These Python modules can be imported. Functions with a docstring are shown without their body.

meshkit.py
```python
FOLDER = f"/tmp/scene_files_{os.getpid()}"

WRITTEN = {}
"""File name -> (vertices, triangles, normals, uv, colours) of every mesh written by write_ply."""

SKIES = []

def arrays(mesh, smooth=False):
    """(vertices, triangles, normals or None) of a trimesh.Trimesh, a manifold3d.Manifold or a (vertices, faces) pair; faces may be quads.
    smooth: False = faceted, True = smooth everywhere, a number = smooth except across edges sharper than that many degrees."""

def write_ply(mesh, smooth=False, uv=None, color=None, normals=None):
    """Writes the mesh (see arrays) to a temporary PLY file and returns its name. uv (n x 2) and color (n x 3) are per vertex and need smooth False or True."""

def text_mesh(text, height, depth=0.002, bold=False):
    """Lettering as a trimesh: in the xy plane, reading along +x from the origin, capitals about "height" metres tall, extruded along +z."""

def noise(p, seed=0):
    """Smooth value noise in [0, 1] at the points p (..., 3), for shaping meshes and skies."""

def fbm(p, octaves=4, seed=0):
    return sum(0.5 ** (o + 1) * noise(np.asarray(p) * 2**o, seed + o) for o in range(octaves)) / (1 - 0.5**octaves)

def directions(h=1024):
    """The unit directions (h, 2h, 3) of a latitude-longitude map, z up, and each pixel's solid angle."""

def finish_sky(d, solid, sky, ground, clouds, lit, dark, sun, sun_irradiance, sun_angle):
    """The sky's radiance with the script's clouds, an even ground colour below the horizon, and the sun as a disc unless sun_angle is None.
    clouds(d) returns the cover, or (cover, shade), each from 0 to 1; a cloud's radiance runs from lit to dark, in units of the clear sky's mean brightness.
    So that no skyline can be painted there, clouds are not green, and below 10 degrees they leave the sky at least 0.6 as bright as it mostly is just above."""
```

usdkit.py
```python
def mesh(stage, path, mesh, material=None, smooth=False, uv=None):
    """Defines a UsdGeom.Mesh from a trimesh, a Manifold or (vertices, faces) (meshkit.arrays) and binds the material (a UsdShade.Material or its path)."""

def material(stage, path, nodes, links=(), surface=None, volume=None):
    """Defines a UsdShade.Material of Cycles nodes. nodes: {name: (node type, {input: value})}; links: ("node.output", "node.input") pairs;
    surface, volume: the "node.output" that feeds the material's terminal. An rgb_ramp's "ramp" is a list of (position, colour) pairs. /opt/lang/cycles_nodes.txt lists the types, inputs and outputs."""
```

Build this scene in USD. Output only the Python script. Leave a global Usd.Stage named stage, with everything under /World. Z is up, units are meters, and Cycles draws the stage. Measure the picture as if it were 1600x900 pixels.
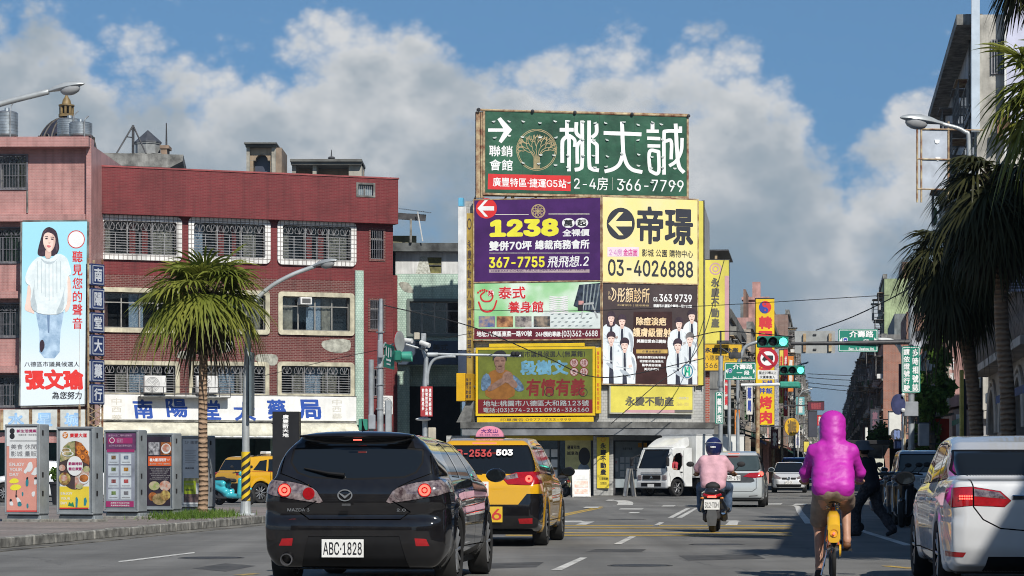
import glob,math,random
import numpy as np
import trimesh,shapely
from shapely import affinity
from shapely.geometry import Polygon,MultiPolygon,LineString,Point,box as sbox
from shapely.ops import unary_union
from PIL import Image,ImageDraw,ImageFont
from pxr import Usd,UsdGeom,UsdLux,UsdShade,Gf,Sdf
import usdkit,meshkit
# ------------------------------------------------------------------ stage, camera, sky, sun
stage=Usd.Stage.CreateInMemory()
UsdGeom.SetStageUpAxis(stage,'Z')
UsdGeom.SetStageMetersPerUnit(stage,1.0)
WORLD=UsdGeom.Xform.Define(stage,'/World')
UsdGeom.Scope.Define(stage,'/World/Looks')
EYE,FOC,HOR,MID=1.08,3800.0,735.0,800.0
cam=UsdGeom.Camera.Define(stage,'/World/camera')
cam.CreateHorizontalApertureAttr(36.0)
cam.CreateVerticalApertureAttr(20.25)
cam.CreateFocalLengthAttr(36.0*FOC/1600)
cam.CreateVerticalApertureOffsetAttr((HOR-450)/1600*36.0)
cam.CreateClippingRangeAttr(Gf.Vec2f(0.5,30000))
cam.CreateExposureAttr(0.06)
xf=UsdGeom.Xformable(cam)
xf.AddTranslateOp().Set(Gf.Vec3d(0,0,EYE))
xf.AddRotateXOp().Set(90.0)
SUN=np.array([0.43,-1.12,1.0]);SUN/=np.linalg.norm(SUN)
SUN_EL,SUN_ROT=math.asin(SUN[2]),math.atan2(SUN[0],SUN[1])
sun=UsdLux.DistantLight.Define(stage,'/World/sun')
sun.CreateIntensityAttr(1.25)
sun.CreateAngleAttr(0.5)
sun.CreateNormalizeAttr(True)
sun.CreateColorAttr(Gf.Vec3f(1.0,0.95,0.87))
sx=UsdGeom.Xformable(sun)
sx.AddRotateZOp().Set(math.degrees(math.atan2(SUN[1],SUN[0]))-90)
sx.AddRotateXOp().Set(-(90-math.degrees(SUN_EL)))
DEG=math.pi/180
def cloud_top(points):
 """Ramp over the compass (0 = -180 deg, 1 = +180 deg): elevation of the cumulus tops, in units of 20 degrees."""
 return[(0.5+a/360.0,(e/20.0,)*3)for a,e in points]
_tops=[(-180,9.8),(-150,8.5),(-120,11),(-90,9),(-60,10.6),(-40,9.4),(-25,10.2),(-14,10.8),(-11.5,10.8),(-9.3,10.3),(-8.3,10.7),(-7,10.3),(-6,10.0),(-5.0,10.9),(-3.4,11.4),(-2.6,10.8),(-1.9,10.8),(-1.2,10.7),(-.75,9.8),(.2,9.9),(1.8,10.5),(2.7,9.7),(3.3,9.9),(4.2,10.3),(5.2,10.1),(6.4,9.6),(7.2,8.6),(7.8,7.2),(8.3,7.4),(8.9,8.8),(9.8,9.8),(12,10.6),(18,9.8),(30,10.8),(50,9.0),(80,10.4),(110,9),(140,10.6),(165,9.2),(180,9.8)]
SKY=usdkit.material(stage,'/World/Looks/sky_look',{'tc':('texture_coordinate',{}),'sky':('sky_texture',{'sky_type':'single_scattering','sun_disc':False,'sun_elevation':SUN_EL,'sun_rotation':SUN_ROT,'altitude':100.0,'air_density':1.0,'aerosol_density':0.6,'ozone_density':3.0}),'sep':('separate_xyz',{}),'az':('math',{'math_type':'arctan2'}),'azn':('math',{'math_type':'multiply_add','value2':1/(2*math.pi),'value3':0.5}),'el':('math',{'math_type':'arcsine'}),'elu':('math',{'math_type':'multiply','value2':1/(20*DEG)}),'top':('rgb_ramp',{'ramp':cloud_top(_tops)}),'topv':('rgb_to_bw',{}),'map':('mapping',{'scale':(1.0,1.0,1.35)}),'nz':('noise_texture',{'scale':20.0,'detail':7.0,'roughness':0.55,'lacunarity':2.1,'distortion':0.15}),'vo':('voronoi_texture',{'scale':42.0,'feature':'smooth_f1','smoothness':0.35,'detail':3.0,'roughness':0.5,'lacunarity':2.3}),'vom':('math',{'math_type':'multiply_add','value2':-0.10,'value3':0.055}),'nzm':('math',{'math_type':'multiply_add','value2':0.17,'value3':-0.07}),'n1':('math',{'math_type':'add'}),'d0':('math',{'math_type':'subtract'}),'d':('math',{'math_type':'add'}),'cov':('map_range',{'range_type':'smoothstep','from_min':-0.015,'from_max':0.06,'clamp':True}),'low':('noise_texture',{'scale':15.0,'detail':5.0,'roughness':0.6,'lacunarity':2.0}),'lows':('math',{'math_type':'multiply_add','value2':0.55}),'lowc':('map_range',{'range_type':'smoothstep','from_min':0.36,'from_max':0.60,'clamp':True}),'covl':('math',{'math_type':'multiply'}),'big':('noise_texture',{'scale':19.0,'detail':4.0,'roughness':0.52,'lacunarity':2.0}),'bigm':('math',{'math_type':'multiply_add','value2':0.6,'value3':-0.30}),'hn':('math',{'math_type':'add','value2':1.0}),'sh':('math',{'math_type':'multiply_add','value2':-1.75}),'sh2':('math',{'math_type':'add'}),'lit':('rgb_ramp',{'ramp':[(0.0,(2.75,4.1,5.4)),(0.3,(2.9,4.1,5.2)),(0.55,(3.5,4.4,5.1)),(0.76,(5.0,5.6,6.1)),(0.93,(7.6,7.8,7.9)),(1.05,(9.2,9.2,9.2))]}),'mix':('mix_color',{'blend_type':'mix','use_clamp':True}),'tint':('mix_color',{'blend_type':'multiply','fac':1.0}),'tr':('rgb_ramp',{'ramp':[(0.0,(.36,.56,.82)),(.3,(.42,.64,.88)),(.6,(.58,.80,.95)),(1.0,(.62,.84,.96))]}),'bg':('background_shader',{'strength':0.080}),},[('tc.generated','sep.vector'),('sep.x','az.value1'),('sep.y','az.value2'),('az.value','azn.value1'),('sep.z','el.value1'),('el.value','elu.value1'),('azn.value','top.fac'),('top.color','topv.color'),('tc.generated','map.vector'),('map.vector','nz.vector'),('map.vector','vo.vector'),('vo.distance','vom.value1'),('nz.fac','nzm.value1'),('vom.value','n1.value1'),('nzm.value','n1.value2'),('topv.val','d0.value1'),('elu.value','d0.value2'),('d0.value','d.value1'),('n1.value','d.value2'),('d.value','cov.value'),('map.vector','low.vector'),('elu.value','lows.value1'),('low.fac','lows.value3'),('lows.value','lowc.value'),('cov.result','covl.value1'),('lowc.result','covl.value2'),('map.vector','big.vector'),('big.fac','bigm.value1'),('d.value','sh.value1'),('bigm.value','hn.value1'),('hn.value','sh.value3'),('sh.value','sh2.value1'),('bigm.value','sh2.value2'),('sh2.value','lit.fac'),('sky.color','tint.a'),('elu.value','tr.fac'),('tr.color','tint.b'),('covl.value','mix.fac'),('tint.result','mix.a'),('lit.color','mix.b'),('mix.result','bg.color')],surface='bg.background')
sky=UsdLux.DomeLight.Define(stage,'/World/sky')
UsdShade.MaterialBindingAPI.Apply(sky.GetPrim()).Bind(SKY)
# ------------------------------------------------------------------ naming and tagging
_used={}
def numbered(parent,name):
 k=(parent,name);n=_used.get(k,0);_used[k]=n+1
 return f'{parent}/{name}'+(f'_{n:03d}' if n else '')
def tag(o,label=None,cat=None,group=None,kind=None):
 p=o.GetPrim()if hasattr(o,'GetPrim')else o
 for k,v in(('label',label),('category',cat),('group',group),('kind',kind)):
  if v:p.SetCustomDataByKey(k,v)
 return p
tag(sky,kind='structure')
def thing(name,label=None,cat=None,loc=(0,0,0),rot=0.0,group=None,kind=None,parent='/World'):
 x=UsdGeom.Xform.Define(stage,numbered(parent,name))
 x.AddTranslateOp().Set(Gf.Vec3d(*map(float,loc)))
 if rot:x.AddRotateZOp().Set(float(rot))
 tag(x,label,cat,group,kind)
 return str(x.GetPath())
def part(parent,name,m,mat,smooth=False,label=None,kind=None):
 g=m.get()if isinstance(m,MB)else m
 if len(g[0])==0:return None
 path=numbered(parent,name)
 o=usdkit.mesh(stage,path,trimesh.Trimesh(*g,process=False)if isinstance(g,tuple)else g,mat,smooth)
 if label or kind:tag(o,label,kind=kind)
 return path
def single(name,m,mat,label=None,cat=None,group=None,kind=None,smooth=False):
 p=part('/World',name,m,mat,smooth)
 tag(stage.GetPrimAtPath(p),label,cat,group,kind)
 return p
def meshn(parent,name,v,f,n,mat):
 """A mesh with its own normals."""
 from pxr import Vt
 path=numbered(parent,name)
 m=UsdGeom.Mesh.Define(stage,path)
 m.CreatePointsAttr(Vt.Vec3fArray.FromNumpy(np.ascontiguousarray(v,np.float32)))
 m.CreateFaceVertexCountsAttr(Vt.IntArray.FromNumpy(np.full(len(f),3,np.int32)))
 m.CreateFaceVertexIndicesAttr(Vt.IntArray.FromNumpy(np.ascontiguousarray(f,np.int32).ravel()))
 m.CreateSubdivisionSchemeAttr('none')
 if n is not None:
  m.CreateNormalsAttr(Vt.Vec3fArray.FromNumpy(np.ascontiguousarray(n,np.float32)));m.SetNormalsInterpolation('vertex')
 UsdShade.MaterialBindingAPI.Apply(m.GetPrim()).Bind(mat)
 return path
def copy_of(src,name,label,loc,rot,group=None,cat=None):
 was=stage.GetPrimAtPath(src).GetCustomData()
 p=thing(name,label,cat or was.get('category'),loc,rot,group or was.get('group'))
 o=stage.GetPrimAtPath(p);o.GetReferences().AddInternalReference(Sdf.Path(src));o.SetInstanceable(True)
 return p
# ------------------------------------------------------------------ photo pixel -> place
def P(px,py,Y):return np.array([(px-MID)/FOC*Y,Y,EYE+(HOR-py)/FOC*Y])
def G(px,py,z=0.0):return P(px,py,FOC*(EYE-z)/(py-HOR))
class Fr:
 """A vertical plane through (x, y), turned by rot degrees: at(px, py, off) = where the sight line meets it, in its own x and z."""
 def __init__(s,px,Y,rot=0.0):
  s.o=np.array([(px-MID)/FOC*Y,Y]);s.rot=rot
  a=rot*DEG;s.ex=np.array([math.cos(a),math.sin(a)]);s.ey=np.array([-math.sin(a),math.cos(a)])
 def at(s,px,py,off=0.0):
  d=np.array([(px-MID)/FOC,1.0]);t=(off+s.o@s.ey)/(d@s.ey)
  return float((t*d-s.o)@s.ex),float(EYE+t*(HOR-py)/FOC)
 def x(s,px,off=0.0):return s.at(px,HOR,off)[0]
 def z(s,px,py,off=0.0):return s.at(px,py,off)[1]
 def rect(s,px0,py0,px1,py1,off=0.0):
  """x0, x1, z0, z1 of a photo rectangle (heights read at its middle)."""
  m=(px0+px1)/2
  return s.x(px0,off),s.x(px1,off),s.z(m,py1,off),s.z(m,py0,off)
 @property
 def loc(s):return(s.o[0],s.o[1],0)
 def thing(s,name,label,cat,group=None,kind=None):return thing(name,label,cat,s.loc,s.rot,group,kind)
# ------------------------------------------------------------------ mesh building
def _cham():
 p=[]
 for i in(-1,1):
  for j in(-1,1):
   for k in(-1,1):
    for a in range(3):
     q=[i*.8,j*.8,k*.8];q[a]=(i,j,k)[a];p.append(q)
 p=np.array(p,float);f=trimesh.convex.convex_hull(p,repair=True)
 idx=[int(np.argmin(((p-v)**2).sum(1)))for v in f.vertices]
 return np.array(idx)[f.faces]
_CHF=_cham()
_CHS=np.array([(i,j,k)for i in(-1,1)for j in(-1,1)for k in(-1,1)for a in range(3)],float)
_CHA=np.array([a for _ in range(8)for a in range(3)])
_BF=np.array([[0,1,3],[0,3,2],[4,6,7],[4,7,5],[0,4,5],[0,5,1],[2,3,7],[2,7,6],[0,2,6],[0,6,4],[1,5,7],[1,7,3]])
_BV=np.array([[i,j,k]for i in(0,1)for j in(0,1)for k in(0,1)],float)
class MB:
 def __init__(s):s.v,s.f,s.n=[],[],0
 def add(s,v,f):
  v=np.asarray(v,float);s.v.append(v);s.f.append(np.asarray(f,int)+s.n);s.n+=len(v);return s
 def get(s):
  if not s.v:return np.zeros((0,3)),np.zeros((0,3),int)
  return np.vstack(s.v),np.vstack(s.f)
 def mesh(s,m):return s.add(m.vertices,m.faces)
 def box(s,x0,x1,y0,y1,z0,z1,b=0.0):
  lo,hi=np.minimum([x0,y0,z0],[x1,y1,z1]),np.maximum([x0,y0,z0],[x1,y1,z1])
  if b<=0:return s.add(lo+_BV*(hi-lo),_BF)
  c,h=(lo+hi)/2,(hi-lo)/2;b=min(b,h.min()*.9)
  q=_CHS*(h-b);q[np.arange(24),_CHA]=_CHS[np.arange(24),_CHA]*h[_CHA]
  return s.add(c+q,_CHF)
 def obox(s,p0,p1,w,h,up=(0,0,1),b=0.0):
  """A bar from p0 to p1, w wide and h high."""
  p0,p1=np.asarray(p0,float),np.asarray(p1,float);d=p1-p0;L=np.linalg.norm(d);d/=L
  r=np.cross(d,up);r/=np.linalg.norm(r);u=np.cross(r,d)
  t=MB().box(0,L,-w/2,w/2,-h/2,h/2,b);v,f=t.get()
  return s.add(p0+v[:,:1]*d+v[:,1:2]*r+v[:,2:]*u,f)
 def tube(s,pts,r,n=8,caps=True):
  p=np.asarray(pts,float);r=np.broadcast_to(np.asarray(r,float),(len(p),))
  t=np.gradient(p,axis=0)if len(p)>2 else np.repeat([p[1]-p[0]],2,0)
  t=t/(np.linalg.norm(t,axis=1,keepdims=True)+1e-12)
  ref=np.array([0,0,1.0])if abs(t[:,2]).mean()<.8 else np.array([0.0,1,0])
  a=np.cross(t,ref);a/=np.linalg.norm(a,axis=1,keepdims=True)+1e-12
  b=np.cross(t,a);g=np.arange(n)*2*np.pi/n
  v=(p[:,None]+r[:,None,None]*(np.cos(g)[None,:,None]*a[:,None]+np.sin(g)[None,:,None]*b[:,None])).reshape(-1,3)
  i,j=np.meshgrid(np.arange(len(p)-1),np.arange(n),indexing='ij')
  q=np.stack([i*n+j,i*n+(j+1)%n,(i+1)*n+(j+1)%n,(i+1)*n+j],-1).reshape(-1,4)
  f=np.vstack([q[:,[0,2,1]],q[:,[0,3,2]]])
  if caps:
   v=np.vstack([v,p[0],p[-1]]);k=len(p)*n;e=(len(p)-1)*n
   f=np.vstack([f,[[k,j,(j+1)%n]for j in range(n)],[[k+1,e+(j+1)%n,e+j]for j in range(n)]])
  return s.add(v,f)
 def cyl(s,p0,p1,r0,r1=None,n=12):return s.tube([p0,p1],[r0,r0 if r1 is None else r1],n)
 def lathe(s,prof,c=(0,0,0),axis='z',n=16):
  prof=np.asarray(prof,float);g=np.arange(n)*2*np.pi/n;k=len(prof)
  v=np.stack([prof[:,0][:,None]*np.cos(g),prof[:,0][:,None]*np.sin(g),np.repeat(prof[:,1][:,None],n,1)],-1).reshape(-1,3)
  i,j=np.meshgrid(np.arange(k-1),np.arange(n),indexing='ij')
  q=np.stack([i*n+j,i*n+(j+1)%n,(i+1)*n+(j+1)%n,(i+1)*n+j],-1).reshape(-1,4)
  if axis=='y':v=v[:,[0,2,1]]*[1,1,-1]
  if axis=='x':v=v[:,[2,0,1]]
  return s.add(v+np.asarray(c,float),np.vstack([q[:,[0,1,2]],q[:,[0,2,3]]]))
 def sph(s,c,r,sc=(1,1,1),n=12):
  a=np.linspace(-np.pi/2,np.pi/2,n//2+1)
  t=MB().lathe(np.stack([np.cos(a),np.sin(a)],1),n=n);v,f=t.get()
  return s.add(v*r*np.asarray(sc)+np.asarray(c,float),f)
 def prism(s,poly,y0,y1,plane='xz'):
  """Extrudes a 2D shape (points or shapely) between y0 and y1."""
  g=poly if hasattr(poly,'geoms')or hasattr(poly,'exterior')else Polygon(poly)
  if not g.is_valid:g=g.buffer(0)
  for q in getattr(g,'geoms',[g]):
   if q.is_empty or q.area<1e-9:continue
   m=trimesh.creation.extrude_polygon(q,y1-y0,engine='earcut');v=np.array(m.vertices);f=np.array(m.faces)
   v[:,2]+=y0
   if plane=='xz':v=v[:,[0,2,1]];f=f[:,::-1]
   elif plane=='yz':v=v[:,[2,0,1]]
   s.add(v,f)
  return s
 def flat(s,poly,y):
  """A flat sheet in the xz plane facing -y (print)."""
  g=poly if hasattr(poly,'geoms')or hasattr(poly,'exterior')else Polygon(poly)
  if not g.is_valid:g=g.buffer(0)
  for q in getattr(g,'geoms',[g]):
   if q.geom_type!='Polygon' or q.is_empty or q.area<1e-9:continue
   v,f=trimesh.creation.triangulate_polygon(q,engine='earcut')
   v=np.asarray(v);s.add(np.stack([v[:,0],np.full(len(v),y),v[:,1]],1),f)
  return s
 def move(s,rz=0.0,t=(0,0,0)):
  c,sn=math.cos(rz*DEG),math.sin(rz*DEG);R=np.array([[c,-sn,0],[sn,c,0],[0,0,1]])
  s.v=[v@R.T+np.asarray(t,float)for v in s.v];return s
def rrect(x0,x1,z0,z1,r):
 return sbox(x0+r,z0+r,x1-r,z1-r).buffer(r,quad_segs=5)
def smooth_pts(pts,n=2,closed=True):
 p=np.asarray(pts,float)
 for _ in range(n):
  q=np.roll(p,-1,0)if closed else p[1:]
  a=p if closed else p[:-1]
  r=np.stack([.75*a+.25*q,.25*a+.75*q],1).reshape(-1,2)
  p=r if closed else np.vstack([p[:1],r,p[-1:]])
 return p
def bez(pts,n=12):
 """A smooth polyline through control points (Catmull-Rom)."""
 p=np.asarray(pts,float);p=np.vstack([2*p[0]-p[1],p,2*p[-1]-p[-2]]);out=[]
 for i in range(1,len(p)-2):
  for t in np.linspace(0,1,n,endpoint=False):
   a,b,c,d=p[i-1:i+3]
   out.append(.5*((2*b)+(c-a)*t+(2*a-5*b+4*c-d)*t*t+(3*b-a-3*c+d)*t**3))
 return np.array(out+[p[-2]])
# ------------------------------------------------------------------ materials
def lin(c):
 if isinstance(c,str):
  c=c.lstrip('#');c=[int(c[i:i+2],16)/255 for i in(0,2,4)]
  return tuple(x/12.92 if x<.04045 else((x+.055)/1.055)**2.4 for x in c)
 return tuple(c)
_mats={}
def mat(name,col,rough=.6,var=.12,scale=3.0,metal=0.0,spec=.4,coat=0.0,bump=0.0,bscale=None,emit=None,es=0.0,streak=0.0,random_=0.0,col2=None):
 if name in _mats:return _mats[name]
 c=np.array(lin(col));n,l={},[]
 c2=np.array(lin(col2))if col2 is not None else c*(1-var*2.2)
 n['p']=('principled_bsdf',{'roughness':rough,'metallic':metal,'specular_ior_level':spec,'coat_weight':coat,'coat_roughness':.04,'base_color':tuple(c)})
 if var>0 or col2 is not None:
  n['tc']=('texture_coordinate',{});n['nz']=('noise_texture',{'scale':scale,'detail':6.0,'roughness':.62})
  n['mr']=('map_range',{'from_min':.36,'from_max':.66,'clamp':True})
  n['mx']=('mix_color',{'a':tuple(c2),'b':tuple(np.minimum(c*(1+var*.5),.95))})
  l+=[('tc.object','nz.vector'),('nz.fac','mr.value'),('mr.result','mx.fac')];last='mx.result'
  if streak>0:
   n['sm']=('mapping',{'scale':(4.0,4.0,.22)});n['sn']=('noise_texture',{'scale':1.6,'detail':5.0,'roughness':.6})
   n['sr']=('map_range',{'from_min':.42,'from_max':.75,'to_max':streak,'clamp':True});n['sx']=('mix_color',{'b':tuple(c*.28)})
   l+=[('tc.object','sm.vector'),('sm.vector','sn.vector'),('sn.fac','sr.value'),('sr.result','sx.fac'),(last,'sx.a')];last='sx.result'
  if random_>0:
   n['oi']=('object_info',{});n['om']=('map_range',{'to_min':1-random_,'to_max':1+random_});n['oh']=('hsv',{})
   l+=[('oi.random','om.value'),('om.result','oh.value'),(last,'oh.color')];last='oh.color'
  l.append((last,'p.base_color'))
  n['rr']=('map_range',{'to_min':max(rough-.1*var/.12*rough,.02),'to_max':min(rough+.12*var/.12*rough,1)});l+=[('nz.fac','rr.value'),('rr.result','p.roughness')]
 if bump>0:
  n.setdefault('tc',('texture_coordinate',{}))
  n['bn']=('noise_texture',{'scale':bscale or scale*6,'detail':5.0});n['bp']=('bump',{'strength':1.0,'distance':bump})
  l+=[('tc.object','bn.vector'),('bn.fac','bp.height'),('bp.normal','p.normal')]
 if emit is not None:
  n['p'][1]['emission_color']=lin(emit);n['p'][1]['emission_strength']=es
 m=_mats[name]=usdkit.material(stage,f'/World/Looks/{name}',n,l,surface='p.BSDF')
 return m
def tiled(name,c1,c2,mortar,bw,rh,rough=.45,msize=.012,bump=.004,var=.15,spec=.4,offset=.5):
 """Small wall tiles, on any upright wall: x + y of the object's own space runs along the wall."""
 if name in _mats:return _mats[name]
 n={'tc':('texture_coordinate',{}),'s':('separate_xyz',{}),'ad':('math',{'math_type':'add'}),'cb':('combine_xyz',{}),'bt':('brick_texture',{'offset':offset,'scale':1.0,'brick_width':bw,'row_height':rh,'mortar_size':msize,'mortar_smooth':.2,'color1':lin(c1),'color2':lin(c2),'mortar':lin(mortar),'bias':-.1}),'nz':('noise_texture',{'scale':.9,'detail':8.0,'roughness':.65}),'mr':('map_range',{'from_min':.3,'from_max':.7,'to_min':1-2*var,'to_max':1+var}),'sm':('mapping',{'scale':(3.0,3.0,.12)}),'sn':('noise_texture',{'scale':1.5,'detail':6.0}),'sr':('map_range',{'from_min':.5,'from_max':.8,'to_min':1.0,'to_max':.62,'clamp':True}),'mm':('math',{'math_type':'multiply'}),'h':('hsv',{}),'p':('principled_bsdf',{'roughness':rough,'specular_ior_level':spec}),'bp':('bump',{'distance':bump,'invert':True})}
 l=[('tc.object','s.vector'),('s.x','ad.value1'),('s.y','ad.value2'),('ad.value','cb.x'),('s.z','cb.y'),('cb.vector','bt.vector'),('tc.object','nz.vector'),('nz.fac','mr.value'),('tc.object','sm.vector'),('sm.vector','sn.vector'),('sn.fac','sr.value'),('mr.result','mm.value1'),('sr.result','mm.value2'),('mm.value','h.value'),('bt.color','h.color'),('h.color','p.base_color'),('bt.fac','bp.height'),('bp.normal','p.normal')]
 m=_mats[name]=usdkit.material(stage,f'/World/Looks/{name}',n,l,surface='p.BSDF')
 return m
def leafy(name,c1,c2,scale=1.5,trans=.35):
 if name in _mats:return _mats[name]
 n={'g':('geometry',{}),'nz':('noise_texture',{'scale':scale,'detail':3.0}),'w':('mix_color',{'a':lin(c1),'b':lin(c2)}),'mr':('map_range',{'from_min':.3,'from_max':.7,'clamp':True}),'ad':('math',{'math_type':'multiply_add','value2':.5}),'p':('principled_bsdf',{'roughness':.5,'specular_ior_level':.3}),'t':('translucent_bsdf',{}),'m':('mix_closure',{'fac':trans})}
 l=[('g.position','nz.vector'),('nz.fac','mr.value'),('mr.result','ad.value1'),('g.random_per_island','rd.value1'),('rd.value','ad.value3'),('ad.value','w.fac'),('w.result','p.base_color'),('w.result','t.color'),('p.BSDF','m.closure1'),('t.BSDF','m.closure2')]
 n['rd']=('math',{'math_type':'multiply','value2':.5})
 m=_mats[name]=usdkit.material(stage,f'/World/Looks/{name}',n,l,surface='m.closure')
 return m
def pane(name,tint=(.55,.6,.62),refl=1.5,rough=.02):
 """See-through window glass."""
 if name in _mats:return _mats[name]
 m=_mats[name]=usdkit.material(stage,f'/World/Looks/{name}',{'t':('transparent_bsdf',{'color':tint}),'g':('glossy_bsdf',{'roughness':rough,'color':(.9,.9,.9)}),'f':('fresnel',{'IOR':refl}),'m':('mix_closure',{})},[('f.fac','m.fac'),('t.BSDF','m.closure1'),('g.BSDF','m.closure2')],surface='m.closure')
 return m
# ------------------------------------------------------------------ lettering
_FONT={'cjk':glob.glob('/opt/blender-*/*/datafiles/fonts/Noto Sans CJK*')[0],'latin':glob.glob('/opt/blender-*/*/datafiles/fonts/Inter.woff2')[0],'mono':glob.glob('/opt/blender-*/*/datafiles/fonts/DejaVuSansMono.woff2')[0]}
_fonts,_glyphs={},{}
def glyph(ch,font,res):
 """(outline with the baseline at 0 and an em of 1, advance) of one character, traced from a bitmap."""
 k=(ch,font,res)
 if k in _glyphs:return _glyphs[k]
 if(font,res)not in _fonts:_fonts[font,res]=ImageFont.truetype(_FONT[font],res,layout_engine=ImageFont.Layout.BASIC)
 f=_fonts[font,res];adv=f.getlength(ch)/res
 x0,y0,x1,y1=f.getbbox(ch,anchor='ls')
 if x1<=x0 or y1<=y0 or ch==' ':
  _glyphs[k]=(None,adv);return _glyphs[k]
 im=Image.new('L',(x1-x0+4,y1-y0+4));ImageDraw.Draw(im).text((2-x0,2-y0),ch,255,f,anchor='ls')
 on=np.pad(np.asarray(im)>110,((0,0),(1,1))).astype(np.int8);d=np.diff(on,axis=1)
 rows,st=np.nonzero(d==1);en=np.nonzero(d==-1)[1]
 g=shapely.union_all(shapely.box(st,-rows-1,en,-rows)).buffer(.6,quad_segs=2).buffer(-.6,quad_segs=2).simplify(.75 if res>40 else.6)
 s=1.0/res
 g=affinity.affine_transform(g,[s,0,0,s,(x0-2)*s,(2-y0)*s])
 _glyphs[k]=(g,adv);return _glyphs[k]
def lettering(text,x0,x1,z0,z1,vertical=False,bold=0.0,font=None,slant=0.0,res=56,gap=0.0):
 """The text's outline, fitted to the rectangle."""
 gs,x=[],0.0
 for i,ch in enumerate(text):
  fo=font or('latin' if ord(ch)<0x2000 else 'cjk')
  g,adv=glyph(ch,fo,res)
  if vertical:
   if g is not None:
    b=g.bounds;gs.append(affinity.translate(g,-(b[0]+b[2])/2,-i*(1.12+gap)-(b[1]+b[3])/2))
  else:
   if g is not None:gs.append(affinity.translate(g,x,0))
   x+=adv+gap
 u=MultiPolygon([q for g in gs for q in getattr(g,'geoms',[g])])
 if bold:u=u.buffer(bold,quad_segs=2).simplify(.004)
 if slant:u=affinity.skew(u,slant,origin=(0,0))
 a,b,c,d=u.bounds
 kx,kz=(x1-x0)/(c-a),(z1-z0)/(d-b)
 return affinity.affine_transform(u,[kx,0,0,kz,x0-a*kx,z0-b*kz])
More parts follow.
